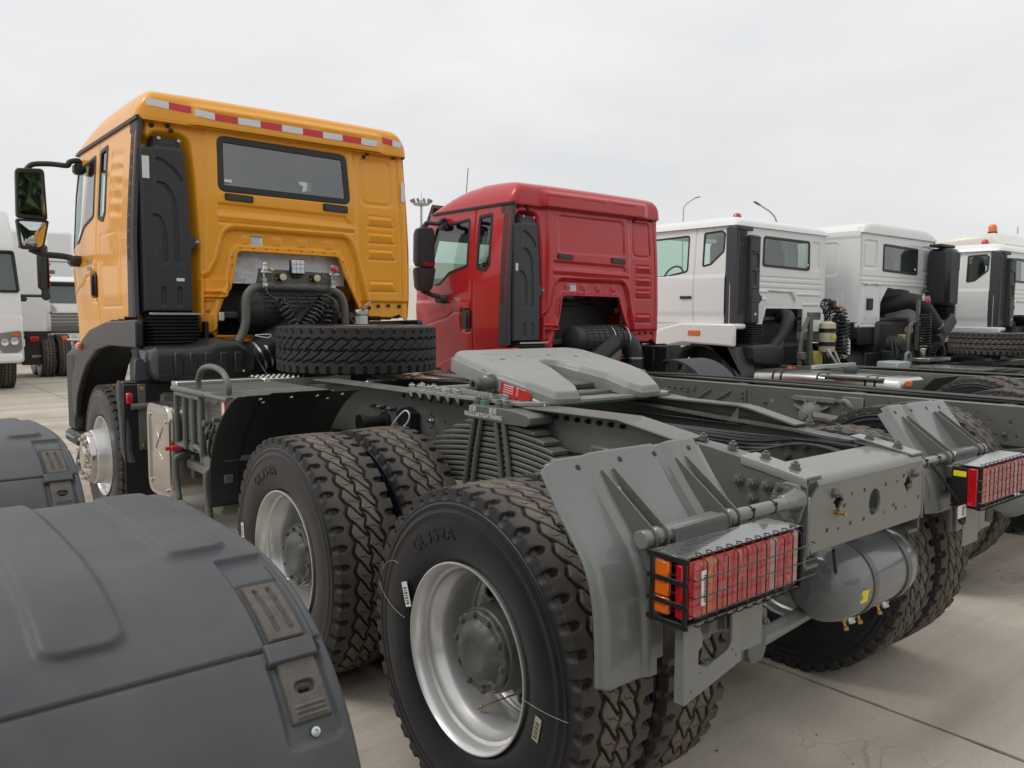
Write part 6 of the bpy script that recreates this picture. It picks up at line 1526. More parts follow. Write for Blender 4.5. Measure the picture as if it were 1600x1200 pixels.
def red_truck():
    t=thing('cargo_truck','dark red truck with a windowless rear wall and a long drilled grey frame','truck',(3.38,.05,0),.008)
    simple_chassis(t,[.28],-3.2,z=1.055,far=False,guard=False,zr=-.03)
    q=cab_tx(t,red,dz=-.262,windowed=False,tape=False,badge='T5G 280',far=True,cut=.45); engine_bay(t,dz=-.262,full=False)
    front_corner(t,arch_paint=red,dz=-.262,xw=1.12,dy=-.42)
    mirror(t,-1,y=5.02,x=1.345,shade=greyplastic,far=True,dz=-.262); mirror(t,1,y=5.02,x=1.345,shade=greyplastic,far=True,dz=-.262)
    # sun visor, aerial
    mb=MB(); L=[]
    for x in np.linspace(-1.0,1.0,9): L.append([(x,5.50-.02*x*x,2.52),(x,5.68-.06*x*x,2.44),(x,5.69-.06*x*x,2.46),(x,5.42,2.80),(x,5.39,2.76)])
    mb.loft(L); mb.build('sun_visor',mat('smoked_visor',(.05,.01,.02),.2),t)
    mb=MB(); mb.tube([(-.85,5.0,2.88),(-.90,4.9,3.13)],.004,6); mb.build('aerial',black,t)
    # front mudguard of the right rear corner, seen past the cab
    mb=MB()
    for s in (-1,1):
        L=[]
        for a in np.linspace(math.radians(20),math.radians(100),14):
            y=3.72+.0-.30+.52*math.cos(a)*-1; z=.70+.46*math.sin(a); L.append([(s*.62,y,z),(s*1.16,y,z),(s*1.16,y+.01,z-.02),(s*.62,y+.01,z-.02)])
        mb.loft(L)
    mb.build('rear_mudguard',greyplastic,t)
    alu_tank(t,1,1.2,2.6,.98,.5); 
    mb=MB(); mb.lathe((-.30,1.1,.93),(0,1,0),[(0,.0001),(.03,.09),(.06,.10),(.65,.10),(.68,.09),(.70,.0001)],24); mb.build('aluminium_air_tank',alu,t)
    # stiffeners, gusset plate and spring hanger casting on the left rail
    mb=MB(); 
    for a,b in (((2.35,.875),(2.15,1.0)),((2.20,.86),(1.95,1.0))): mb.bar((-.412,a[0],a[1]),(-.412,b[0],b[1]),.02,.012,(1,0,0))
    v,f=plate([(2.05,.80),(1.80,.80),(1.80,1.02),(1.92,1.02)],[],.010,(-.408,0,0),(0,1,0),(0,0,1)); mb.add(v,f)
    for k in range(5): mb.hexbolt((-.414,1.835,.83+.042*k),(-1,0,0),.012,.012)
    for k in range(5): mb.hexbolt((-.402,2.33+.07*k,.99),(-1,0,0),.012,.012)
    mb.build('rail_gusset',chassis,t)
    mb=MB(); mb.lathe((-.41,1.22,.875),(-1,0,0),[(0,.10),(.02,.095),(.06,.060),(.10,.055),(.11,.03),(.13,.028),(.131,.0001)],20)
    for a in (.5,1.2,1.9,2.6): mb.bar((-.44,1.22,.875),(-.42,1.22+.16*math.cos(a),.875+.13*math.sin(a)),.018,.03,(1,0,0))
    mb.box((-.415,1.2,.99),(.03,.34,.04),.006); mb.tube([(-.47,1.22,.875),(-.47,.98,.86),(-.47,.80,.78)],.03,8)
    for k in range(4): mb.hexbolt((-.405,1.38-.12*k,.99),(-1,0,0),.012,.012)
    mb.build('spring_hanger',mat('cast_grey_paint',(.16,.16,.145),.5,var=.1,dust=.3),t)
    mb=MB(); mb.tube(smooth_path([(-.44,.98,.99),(-.47,.92,1.0),(-.48,.88,.97),(-.45,.86,.93)],4),.018,8); mb.box((-.41,.90,.95),(.02,.16,.16),.006)
    for k in range(3): mb.hexbolt((-.42,.86+.05*k,.90),(-1,0,0),.010,.012)
    mb.build('valve_bracket',mat('cast_grey_paint',(.16,.16,.145),.5),t)
    mb=MB(); mb.lathe((-.55,-.35,.62),(-1,0,0),[(0,.0001),(.02,.10),(.06,.13),(.5,.13),(.54,.10),(.56,.0001)],28); mb.build('air_reservoir',chassis_light,t)
    return t
red_truck()
# ------------------------------------------------------------ white cabs
def side_panel(root,s,hw,y0,y1,z0,z1,wins,paint,gaps=(),tum=.05,emb=None,name='side_wall'):
    f=lambda Y,Z,H:(s*(hw-tum*np.clip((Z-2.0)/.85,0,1)**1.5+H-.08*np.clip((Y-y1+.5)/.5,0,1)**2),Y,Z)
    def Hs(Y,Z):
        h=np.zeros_like(Y)
        for g in gaps: h-=.014*(1-ss(0,.012,np.abs(Y-g)-.003))*(Z>z0+.0)
        if emb is not None: h=h+emb(Y,Z)
        return h
    def mk(Y,Z):
        m=np.ones_like(Y,bool)
        for w in wins: m&=sdpoly(Y,Z,w)>-.008
        return m&~((Y>y1-.35)&(Z>z1-.25-(Y-y1)*.9))
    sd=hf(name,np.linspace(y0,y1,150),np.linspace(z0,z1,110),Hs,f,paint,root,mk,sharp=55,flip=s>0); sd.modifiers.new('s','SOLIDIFY').thickness=.004
    for w in wins: ring('window_rubber',w,.020,.006,.010,f,blackp,sd); fillp('side_window',w,-.002,f,glass,sd)
    return sd,f
def roof_shell(root,hw,y0,y1,z0,h,paint,rs=.20,rr=.14,rf=.7,name='roof'):
    us=np.concatenate([np.linspace(-1,-.74,18),np.linspace(-.72,.72,20),np.linspace(.74,1,18)])*hw; ys=np.concatenate([np.linspace(y0,y0+rr*1.1,14),np.linspace(y0+rr*1.3,y1-rf,14),np.linspace(y1-rf+.02,y1,16)])
    fil=lambda d,r: np.sqrt(np.clip(1-(1-np.clip(d/r,0,1))**2,0,1))
    def mp(X,Y,H): return X,Y,z0+h*fil(hw-np.abs(X),rs)*fil(Y-y0,rr)*(.1+.9*fil(y1-Y,rf))
    return hf(name,us,ys,lambda X,Y:np.zeros_like(X),mp,paint,root,sharp=60)
def cab_interior(t,y0,hw,seats=(-.6,.6),z=0.):
    mb=MB(); mb.box((0,y0+1.0,1.58+z),(hw*1.9,1.9,.05),.01); mb.box((0,y0+1.75,1.92+z),(hw*1.8,.35,.30),.05); mb.build('interior_trim',trim,t)
    for sx in seats:
        mb=MB(); mb.box((sx,y0+.75,1.93+z),(.48,.5,.15),.05); mb.box((sx,y0+.50,2.28+z),(.48,.13,.62),.05); mb.box((sx,y0+.48,2.64+z),(.27,.11,.15),.04); mb.build('seat',seatm,t)
    mb=MB(); mb.tube([(seats[0]+.21*math.cos(a),y0+1.35-.07*math.sin(a),2.14+z+.18*math.sin(a)) for a in [2*PI*i/24 for i in range(25)]],.015,7,False); mb.build('steering_wheel',black,t)
def front_face(t,hw,y,paint,z0=1.5,z1=2.85):
    mb=MB(); mb.box((0,y-.03,(z0+2.05)/2),(2*hw-.05,.06,2.05-z0),.02)
    for s in (-1,1): mb.bar((s*(hw-.05),y-.02,2.02),(s*(hw-.10),y-.25,z1),.06,.06)
    mb.box((0,y-.27,z1),(2*hw-.15,.08,.10),.02); mb.build('front_panel',paint,t)
    mb=MB(); mb.v=[(-hw+.08,y-.01,2.05),(hw-.08,y-.01,2.05),(hw-.13,y-.25,z1-.04),(-hw+.13,y-.25,z1-.04)]; mb.f=[(0,1,2,3)]; mb.build('windscreen',glass,t,sharp=None)
def beacon_lamp(t,x,y,z,m,r=.05,h=.07,base=True):
    mb=MB(); mb.lathe((x,y,z),(0,0,1),[(0,r),(h*.6,r*.98),(h*.85,r*.82),(h,r*.5),(h*1.02,.0001)],16); o=mb.build('beacon',m,t)
    if base: mb=MB(); mb.cyl((x,y,z-.03),(x,y,z+.005),r*1.05,n=16); mb.build('beacon_base',black,o)
def cab_w(t,paint,detail=True,arch=True):
    """white low cab with honeycomb duct column and clipped quarter windows"""
    Y,hw=4.25,1.13
    OP=rp([(-.36,1.72),(.50,1.72),(.50,1.38),(-.50,1.38)],[.03,.03,0,0],4)
    W=rp([(-.49,2.275),(.66,2.255),(.655,2.66),(-.485,2.665)],.05,6)
    def H(X,Z):
        h=np.zeros_like(X)
        d=sdbox(X,Z,.73,2.26,.93,2.66,.05); h-=.012*(1-ss(-.008,.008,d))
        for z in (2.13,2.06,1.985): h-=.007*(1-ss(0,.014,np.abs(Z-z)-.003))*ss(-.62,-.58,X)*(1-ss(1.0,1.04,X))
        d=sdpoly(X,Z,rp([(-.33,1.95),(.24,1.94),(.34,1.83),(.30,1.45),(-.55,1.40),(-.45,1.70)],.05)); h-=.028*(1-ss(-.012,.006,d)); h+=.02*(1-ss(0,.01,sdpoly(X,Z,OP)))
        for x0,x1,z in ((-.60,-.36,1.96),(.36,.98,1.94),(-.6,-.36,1.86),(.5,.98,1.80)): h+=.010*(1-ss(-.012,.004,sdbox(X,Z,x0,z-.04,x1,z,.015)))
        h-=.05*(1-np.sqrt(np.clip(1-(1-np.clip((hw-np.abs(X))/.05,0,1))**2,0,1)))
        return h
    mk=lambda X,Z:(sdpoly(X,Z,OP)>0)&(sdpoly(X,Z,W)>-.008)&(Z>1.5-.10*(X>-.55)-.0)
    mp=lambda X,Z,h:(X*(1-.03*np.clip(Z-2,0,1)),Y-h,Z)
    r=hf('rear_wall',np.linspace(-hw,hw,220),np.linspace(1.36,2.80,160),H,mp,paint,t,mk,sharp=55); r.modifiers.new('s','SOLIDIFY').thickness=.005
    ring('window_rubber',W,.030,.006,.012,mp,blackp,r); fillp('rear_window',W,-.002,mp,glassm,r)
    MB().box((.60,Y-.012,2.33),(.03,.002,.03),.0003).build('glass_sticker',sticker,r)
    roof_shell(t,hw+.01,Y-.03,6.25,2.765,.13,paint,rs=.22,rr=.20,rf=.8)
    W1=rp([(4.97,2.68),(5.75,2.66),(5.95,2.12),(5.35,2.14),(4.97,2.20)],[.04,.08,.04,.1,.06],5)
    W2=rp([(4.735,2.70),(4.46,2.71),(4.40,2.67),(4.405,2.44),(4.60,2.28),(4.735,2.255)],[.03,.02,.03,.06,.06,.03],4)
    def emb(Yq,Z):
        h=.008*(1-ss(-.03,.02,Z-(2.19-.25*(4.85-Yq)))) *(Yq<4.84)*0
        h=h+.010*ss(2.10,2.16,-(Z-4.28)+.0*Yq)*0
        h=h-.010*(1-ss(0,.012,np.abs(Z-(2.18+.24*np.clip(4.82-Yq,-1,1)**1)))) *(np.abs(Yq-4.6)<.25)*0
        h=h+.012*(1-ss(-.03,.03,Z-(2.13+.06*np.clip(Yq-4.9,0,1))))*ss(1.60,1.68,Z)
        return h
    for s in (-1,1): 
        sd,f=side_panel(t,s,hw,Y+.12,6.15,1.515,2.79,[W1,W2],paint,gaps=(4.86,),emb=emb)
        mb=MB(); mb.box((s*(hw+.025),4.98,1.86),(.03,.19,.035),.012); mb.lathe((s*(hw+.005),4.93,1.77),(s,0,0),[(0,.015),(.006,.014),(.006,.0001)],10); mb.build('door_handle',black,t)
        mb=MB(); holes=[]
        for g in range(7): holes+=hexgrid(4.33,1.64+.15*g,5,4,.034,.0135)
        holes=[[(-1.01+(b-4.33),c) for b,c in h] for h in holes]
        if s<0:
            aplate(mb,rp([(-1.155,1.53),(-.92,1.53),(-.92,2.70),(-.88,2.76),(-1.115,2.76),(-1.115,2.5)],.01),holes,.008,(0,Y-.045,0),(1,0,0),(0,0,1),.001); mb.build('corner_grille',greyplastic,t)
            mb=MB(); mb.box((-1.03,Y-.015,2.13),(.20,.03,1.2),.002); mb.box((-1.118,Y+.04,2.13),(.02,.16,1.22),.004); mb.build('corner_backing',greyplastic,t)
        # wide arch panel with lamp
        o=[(4.14,1.515),(5.0,1.52),(5.35,1.44),(5.62,1.28),(5.80,1.05),(5.72,.9),(5.52,1.03),(5.32,1.18),(4.98,1.255),(4.14,1.225)]
        mb=MB(); mb.prism(o,(s*(hw+.10),0,0),(0,1,0),(0,0,1),.06 if s<0 else -.06); mb.prism(o[:4]+[(5.5,1.3),(4.14,1.45)],(s*(hw+.04),0,0),(0,1,0),(0,0,1),.20 if s<0 else -.20); mb.build('wheel_arch',paint,t,bev=.025)
        mb=MB(); mb.box((s*(hw+.102),4.765,1.39),(.02,.20,.07),.02); mb.build('side_lamp',lamporange,t)
        mb=MB(); mb.prism([(4.55,1.22),(4.28,1.22),(4.20,.84),(4.02,.84),(4.14,1.22)],(s*(hw+.06),0,0),(0,1,0),(0,0,1),.3 if s<0 else -.3); mb.box((s*.8,4.3,.95),(.5,.35,.3),.03); mb.build('mud_flap',greyplastic,t,bev=.01)
        mb=MB(); L=[]
        for a in np.linspace(math.radians(12),math.radians(168),18): L.append([(s*.75,4.75+.66*math.cos(a),.60+.62*math.sin(a)),(s*(hw+.06),4.75+.66*math.cos(a),.60+.62*math.sin(a)),(s*(hw+.06),4.75+.68*math.cos(a),.60+.64*math.sin(a)),(s*.75,4.75+.68*math.cos(a),.60+.64*math.sin(a))])
        mb.loft(L); mb.build('arch_liner',black,t)
    # duct column
    L=[]
    mb=MB(); mb.box((-.80,Y-.06,2.08),(.20,.12,1.14),.025); mb.box((-.96,Y-.055,2.73),(.28,.04,.06),.01); mb.prism(rp([(-.72,1.93),(-.60,1.86),(-.62,1.82),(-.72,1.74)],.02),(0,Y-.06,0),(1,0,0),(0,0,1),.03)
    d=mb.build('intake_duct',greyplastic,t)
    mb=MB()
    for z in (2.62,2.45,2.2,1.98,1.8): mb.box((-.82,Y-.122,z),(.18,.012,.018),.003)
    mb.tube(smooth_path([(-.87,Y-.125,2.42),(-.80,Y-.125,2.42),(-.765,Y-.125,2.37),(-.76,Y-.125,2.24)],4),.010,6); mb.tube(smooth_path([(-.88,Y-.125,2.20),(-.83,Y-.125,2.19),(-.815,Y-.125,2.14),(-.81,Y-.125,2.02)],4),.010,6); mb.build('moulded_rib',greyplastic,d)
    MB().box((-.80,Y-.123,1.64),(.045,.002,.03),.0003).build('parts_label',sticker,d)
    mb=MB(); L=[]
    for k in range(33):
        z=1.27+.24*k/32; g=.016*(.5-.5*math.cos(2*PI*k/4)); L.append([(a,b,z) for a,b in rp([(-.97+g,Y-.20+g),(-.70-g,Y-.20+g),(-.70-g,Y-g),(-.97+g,Y-g)],.02,3)])
    mb.loft(L); mb.build('bellows',rubber,t,sharp=70)
    mb=MB(); L=[]
    for x,zt,zb in ((-1.05,1.22,1.08),(-1.0,1.25,1.02),(-.62,1.25,.98),(-.42,1.22,.96),(-.36,1.30,1.0)): L.append([(x,a,b) for a,b in rp([(Y-.28,zb),(Y+.1,zb),(Y+.1,zt),(Y-.28,zt)],.04,3)])
    mb.loft(L); mb.tube(smooth_path([(-.52,Y-.12,1.12),(-.30,Y-.16,1.30),(-.16,Y-.18,1.50),(-.02,Y-.10,1.62),(.08,Y+.1,1.60)],5),.085,16); ib=mb.build('intake_box',blackp,t,bev=.004)
    mb=MB(); mb.box((0,Y+.35,1.45),(1.3,.45,.7),.05); mb.box((0,Y+.5,1.0),(1.5,1.0,.5),.05); mb.build('engine_block',deep,t)
    if detail:
        # uprights, cream canister, coils of hose
        mb=MB(); mb.box((.02,Y-.42,1.25),(.07,.05,.80),.006); mb.tube(smooth_path([(-.02,Y-.42,1.60),(-.16,Y-.42,1.40),(-.20,Y-.42,1.25),(-.22,Y-.42,.9)],4),.03,8); mb.box((.10,Y-.42,1.62),(.28,.04,.10),.005); mb.box((-.22,Y-.45,1.10),(.12,.08,.10),.01); mb.build('carrier_post',chassis,t)
        mb=MB(); mb.lathe((.32,Y-.50,1.14),(0,0,1),[(0,.09),(.02,.105),(.38,.105),(.40,.07),(.42,.0001)],22); cn=mb.build('cream_canister',creamplastic,t)
        mb=MB()
        for z in (1.22,1.40): mb.lathe((.32,Y-.50,z),(0,0,1),[(0,.105),(0,.111),(.055,.111),(.055,.105)],22)
        mb.build('canister_band',black,cn); MB().box((.30,Y-.612,1.345),(.10,.003,.05),.001).build('canister_label',yelstick,cn)
        mb=MB(); mb.tube(smooth_path([(.24,Y-.56,1.18),(.26,Y-.60,1.10),(.38,Y-.62,.98),(.46,Y-.62,.92)],4),.016,8); mb.tube(smooth_path([(.40,Y-.56,1.16),(.46,Y-.58,1.06),(.52,Y-.60,.94)],4),.016,8); mb.build('white_hose',mat('white_hose',(.6,.58,.5),.5),t)
        mb=MB(); mb.box((.20,Y-.40,1.05),(.22,.12,.20),.02); mb.build('yellow_pump',mat('yellow_casting',(.42,.33,.08),.5,var=.2),t)
        mb=MB(); rs=random.Random(8)
        for (cx,cz,r,n) in ((.30,1.75,.10,3),(.50,1.62,.16,5),(.62,1.50,.14,5)):
            for k in range(n):
                ph=rs.random()*6; mb.tube([(cx+rs.uniform(-.01,.01)+r*math.cos(a+ph),Y-.45-.06*rs.random()+.03*math.sin(2*a),cz+r*.8*math.sin(a+ph)+.02*math.sin(3*a)) for a in [2*PI*i/22 for i in range(23)]],.011,6)
                cx+=rs.uniform(-.05,.05)
        mb.tube(helix((.62,Y-.50,1.70),(.66,Y-.50,1.10),.095,12,12),.010,6); mb.tube(helix((.80,Y-.46,1.56),(.80,Y-.46,1.08),.085,10,12),.010,6); mb.build('coiled_air_line',rubber,t)
        mb=MB(); mb.box((.42,Y-.52,1.78),(.09,.03,.10),.006); mb.build('work_lamp',black,t)
        mb=MB(); 
        for x,z in ((.62,1.73),(.70,1.70)): mb.lathe((x,Y-.5,z),(.2,-.3,1),[(0,.02),(.03,.025),(.06,.015),(.07,.0001)],8)
        mb.build('air_coupling',mat('copper_fitting',(.5,.28,.18),.35,metal=.9),t)
        mb=MB()
        for k in range(14):
            x=-.1+.08*k; mb.tube(smooth_path([(x,Y-.35,.80),(x+rs.uniform(-.06,.06),Y-.4,1.0),(x+rs.uniform(-.1,.1),Y-.3,1.15+.15*rs.random())],4),.013,6)
        mb.build('brake_hose',rubber,t)
        for x,z,m in ((-.42,.92,lamporange),(-.02,.88,lamporange),(.72,.92,zinc)): MB().lathe((x,Y-.4,z),(0,-1,.3),[(0,.05),(.03,.045),(.05,.02),(.1,.018),(.1,.0001)],12).build('pipe_cap',mat('orange_pipe_cap',(.5,.12,.03),.5) if m is lamporange else m,t)
        mb=MB(); mb.box((1.02,Y-.30,1.18),(.18,.28,.30),.08); mb.build('white_bottle',white,t)
    mb=MB(); mb.prism(rp([(.93,1.40),(1.09,1.36),(1.16,1.25),(1.16,1.05),(1.10,1.02),(.93,1.02)],.03),(0,Y-.35,0),(1,0,0),(0,0,1),-.2); mb.build('rear_corner_fairing',white,t)
    front_face(t,hw,6.2,paint); cab_interior(t,Y+.05,hw)
    beacon_lamp(t,-.30,4.80,2.895,lampred,.065,.13,False); beacon_lamp(t,1.0,4.80,2.84,lampred,.065,.13,False)
def white_truck_1():
    t=thing('cargo_truck','white truck beside the red one, with a cream canister and coiled hoses behind its cab','truck',(7.25,0,0),.0)
    cab_w(t,white)
    simple_chassis(t,[1.28,-.1],-3.0,z=.975,drill=False,wz=.47)
    alu_tank(t,-1,2.05,3.92,.95,.35,x0=.55,x1=1.15)
    mb=MB(); mb.box((-.2,3.35,.99),(1.0,.06,.05),.006); mb.build('pipe_bar',mat('pale_painted_bar',(.45,.45,.43),.5),t)
    v,f=text('VWVWVW',.04,(-.50,3.486,1.02),(1,0,0),(0,0,1),.001) if False else ([],[])
    mb=MB(); mb.box((-1.0,2.6,.93),(.5,.7,.02),.003); mb.build('chequer_step',chassis,t)
    for s in (-1,1):
        mb=MB(); L=[]
        for a in np.linspace(math.radians(60),math.radians(165),12): L.append([(s*.6,1.28-.66*math.cos(a),.47+.64*math.sin(a)),(s*1.2,1.28-.66*math.cos(a),.47+.64*math.sin(a)),(s*1.2,1.28-.67*math.cos(a),.47+.65*math.sin(a)),(s*.6,1.28-.67*math.cos(a),.47+.65*math.sin(a))])
        mb.loft(L[7:]); mb.build('rear_mudguard',greyplastic,t)
    MB().box((-1.12,1.98,.90),(.03,.06,.06),.006).build('side_marker_lamp',lamporange,t)
white_truck_1()
def white_truck_2():
    t=thing('tractor_truck','white square-backed cab with a fat black elbow pipe and a black intake stack','truck',(9.95,0,0),.0)
    Y,hw=3.94,1.20
    OP=rp([(-.35,2.05),(.33,2.03),(.64,1.80),(.64,1.40),(-.56,1.40),(-.56,1.83)],[.02,.02,.03,0,0,.03],4)
    W=rp([(-.53,2.30),(.59,2.275),(.59,2.68),(-.53,2.70)],.04,5)
    def H(X,Z):
        h=np.zeros_like(X)
        for x0,x1 in ((-1.10,-.72),(.75,1.05)): d=sdbox(X,Z,x0,2.32,x1,2.73,.05); h-=.014*(1-ss(-.008,.008,d)); h+=.008*(1-ss(-.01,.0,d+.03))
        for z in (2.20,2.13): h-=.008*(1-ss(0,.014,np.abs(Z-z)-.004))
        h-=.012*(1-ss(0,.01,np.abs(Z-2.10)-.002))
        d=sdbox(X,Z,-1.13,1.50,-.58,2.07,.02); h-=.010*(1-ss(0,.008,np.abs(d)-.001))
        h-=.006*(1-ss(0,.012,np.abs(Z-2.83+.03*(X/1.2)**2)))
        h-=.06*(1-np.sqrt(np.clip(1-(1-np.clip((hw-np.abs(X))/.06,0,1))**2,0,1)))
        return h
    mk=lambda X,Z:(sdpoly(X,Z,OP)>0)&(sdpoly(X,Z,W)>-.008)
    mp=lambda X,Z,h:(X,Y-h,Z)
    r=hf('rear_wall',np.linspace(-hw,hw,190),np.linspace(1.46,2.90,140),H,mp,white,t,mk,sharp=55); r.modifiers.new('s','SOLIDIFY').thickness=.005
    ring('window_rubber',W,.03,.006,.012,mp,blackp,r); fillp('rear_window',W,-.002,mp,glassm,r)
    MB().box((.50,Y-.012,2.36),(.04,.002,.035),.0003).build('glass_sticker',sticker,r)
    roof_shell(t,hw+.015,Y-.03,6.1,2.83,.17,white,rs=.5,rr=.07,rf=.8)
    W1=rp([(4.95,2.66),(5.7,2.64),(5.9,2.1),(4.95,2.15)],.05,5)
    def emb(Yq,Z):
        h=.0*Z; d=sdbox(Yq,Z,4.28,2.22,4.55,2.70,.07); h=h-.014*(1-ss(-.01,.01,d)); d=sdbox(Yq,Z,4.18,1.60,4.45,2.0,.04); h=h-.008*(1-ss(0,.008,np.abs(d)-.001)); 
        h=h+.012*ss(2.74,2.79,Z); return h
    for s in (-1,1): side_panel(t,s,hw,Y+.005,6.0,1.53,2.86,[W1],white,gaps=(4.8,),emb=emb,tum=.0)
    mb=MB(); mb.box((0,4.75,1.40),(2*hw-.02,1.58,.24),.02); mb.box((-.88,Y+.02,1.35),(.6,.03,.30),.01); mb.build('cab_underside',black,t)
    mb=MB(); mb.box((-.90,Y-.012,1.80),(.17,.02,.17),.03); v=mb.build('air_vent',black,t)
    mb=MB()
    for k in range(5): mb.box((-.90,Y-.026,1.745+.027*k),(.14,.008,.010),.002)
    mb.build('louvre',greyplastic,v)
    mb=MB()
    for x in (-1.0,-.68): mb.box((x,Y-.03,2.09),(.03,.05,.03),.005); mb.box((x,Y-.012,1.60),(.02,.01,.035),.002)
    mb.box((-.80,Y-.015,2.105),(.62,.02,.014),.003); mb.box((.10,Y-.015,2.10),(1.9,.02,.012),.003); mb.build('hatch_hinge',white,r)
    # recess liner
    mb=MB(); 
    P=[(-.35,2.05),(.33,2.03),(.64,1.80),(.64,1.40)]
    mb.v=[(a,Y,b) for a,b in P]+[(a*.82,Y+.45,b-.03) for a,b in P]; mb.f=[(0,1,5,4),(1,2,6,5),(2,3,7,6)]; mb.build('recess_liner',white,t)
    mb=MB(); mb.box((0,Y+.5,1.7),(1.1,.1,.7),.02); mb.box((0,Y+.4,1.2),(1.4,.9,.7),.05); mb.build('engine_block',deep,t)
    # elbow
    mb=MB(); mb.tube(smooth_path([(-.10,Y+.40,1.74),(-.02,Y+.12,1.80),(.08,Y-.12,1.86),(.28,Y-.22,1.80),(.52,Y-.26,1.62),(.72,Y-.28,1.42),(.80,Y-.28,1.36)],6),.125,24); mb.build('elbow_pipe',mat('rubber_elbow',(.03,.03,.031),.6,var=.1),t)
    mb=MB(); mb.lathe((.66,Y-.275,1.50),(.7,0,-.72),[(0,.128),(0,.134),(.02,.134),(.02,.128)],24); mb.build('hose_clamp',zinc,t)
    mb=MB(); L=[]
    for x,z,hx,hy in ((.68,1.26,.10,.10),(.80,1.36,.11,.12),(.98,1.52,.12,.14),(1.08,1.60,.12,.14)): L.append([(x+a*.7,Y-.28+b,z+a*-.7) for a,b in rp([(-hx,-hy),(hx,-hy),(hx,hy),(-hx,hy)],.04,3)])
    mb.loft(L); mb.build('intake_scroll',greyplastic,t)
    mb=MB(); mb.box((1.03,Y-.22,2.24),(.42,.36,.92),.06); mb.box((1.28,Y-.20,2.50),(.22,.30,.40),.10); mb.box((1.00,Y-.20,2.74),(.5,.2,.05),.01); mb.build('intake_stack',blackp,t,bev=.01)
    mb=MB(); L=[]
    for k in range(29):
        z=1.58+.20*k/28; g=.02*(.5-.5*math.cos(2*PI*k/4)); L.append([(1.04+a,Y-.22+b,z) for a,b in rp([(-.19+g,-.16+g),(.19-g,-.16+g),(.19-g,.16-g),(-.19+g,.16-g)],.05,3)])
    mb.loft(L); mb.build('bellows',rubber,t,sharp=70)
    mb=MB(); mb.box((.80,Y-.10,2.02),(.20,.03,.03),.006); mb.box((.80,Y-.04,2.02),(.03,.06,.06),.005); mb.build('stack_bracket',chassis,t)
    # hoses and engine clutter
    mb=MB(); mb.box((-.20,Y-.40,1.50),(.05,.05,.75),.005); mb.tube(smooth_path([(-.45,Y-.38,1.1),(-.42,Y-.38,1.4),(-.35,Y-.38,1.52),(-.2,Y-.38,1.56)],4),.035,8); mb.build('carrier_post',chassis,t)
    mb=MB(); mb.tube(helix((-.10,Y-.45,1.66),(-.08,Y-.45,1.14),.10,13,12),.011,6); mb.tube(helix((.05,Y-.42,1.60),(.04,Y-.42,1.2),.07,9,12),.010,6)
    for k in range(30):
        a=2*PI*k/30; c_=(.28+.18*math.cos(a),Y-.48,1.05+.12*math.sin(a)); mb.tube([(c_[0]+.0,c_[1]+.05*math.cos(b),c_[2]+.07*math.sin(b)) if False else (.28+(.18+.07*math.cos(b))*math.cos(a),Y-.48+.07*math.sin(b),1.05+(.13+.06*math.cos(b))*math.sin(a)) for b in [2*PI*i/10 for i in range(11)]],.009,5,False)
    mb.build('coiled_air_line',rubber,t)
    mb=MB(); mb.lathe((-.62,Y-.2,1.20),(0,-1,0),[(0,.14),(.15,.13),(.2,.08),(.21,.0001)],20); mb.box((-.62,Y-.2,1.02),(.30,.2,.2),.02)
    rs=random.Random(5)
    for k in range(14):
        x=-.9+.07*k; mb.tube(smooth_path([(x,Y-.3,.85),(x+rs.uniform(-.08,.08),Y-.38,1.05),(x+rs.uniform(-.12,.12),Y-.3,1.3)],4),.016,6)
    mb.build('brake_hose',deep,t)
    mb=MB(); mb.box((-.42,Y-.3,1.30),(.18,.12,.12),.02); mb.box((-.36,Y-.35,1.42),(.10,.10,.10),.02); mb.build('yellow_pump',mat('bronze_casting',(.30,.24,.10),.5,var=.3,vs=30),t)
    mb=MB(); mb.lathe((-.14,Y-.44,1.86),(0,0,1),[(0,.03),(.05,.03),(.06,.02),(.10,.02),(.1,.0001)],10); mb.build('air_coupling',zinc,t); MB().lathe((-.01,Y-.44,1.85),(0,-.2,1),[(0,.05),(.05,.04),(.08,.02),(.09,.0001)],12).build('red_cap',lampred,t)
    # front wheel arch liner of the hidden side
    for s in (-1,1):
        mb=MB(); L=[]
        for a in np.linspace(math.radians(8),math.radians(172),16): L.append([(s*.70,4.66+.70*math.cos(a),.60+.68*math.sin(a)),(s*1.24,4.66+.70*math.cos(a),.60+.68*math.sin(a)),(s*1.24,4.66+.72*math.cos(a),.60+.70*math.sin(a)),(s*.70,4.66+.72*math.cos(a),.60+.70*math.sin(a))])
        mb.loft(L); mb.build('wheel_arch',greyplastic,t)
        mb=MB(); mb.box((s*1.0,3.80,.72),(.5,.03,.75),.01); mb.build('mud_flap',black,t)
    simple_chassis(t,[.6,-.8],-1.8,z=.93,drill=True,wz=.47)
    mb=MB(); mb.box((-.80,2.7,.78),(.62,.85,.26),.05); mb.box((-.80,2.7,.925),(.70,.95,.03),.006); mb.build('battery_box',chassis_light,t)
    mb=MB()
    for y in (3.1,2.9,2.7,2.5): mb.bar((-1.15,y,.92),(-1.15,y,.65),.03,.03,(0,1,0))
    mb.build('side_guard_rods',chassis,t)
    for y,h in ((3.30,1.10),): MB().tube(smooth_path([(-1.05,y,.80),(-1.05,y,h-.06),(-1.02,y,h),(-.94,y,h),(-.91,y,h-.06),(-.91,y,.85)],4),.025,10).build('grab_hoop',chassis_light,t)
    MB().box((-.30,3.30,1.00),(.75,.30,.05),.006).build('catwalk_step',alu,t); MB().box((-1.30,3.35,.93),(.40,.30,.14),.02).build('fluid_box',mat('pale_blue_plastic',(.42,.47,.47),.4),t)
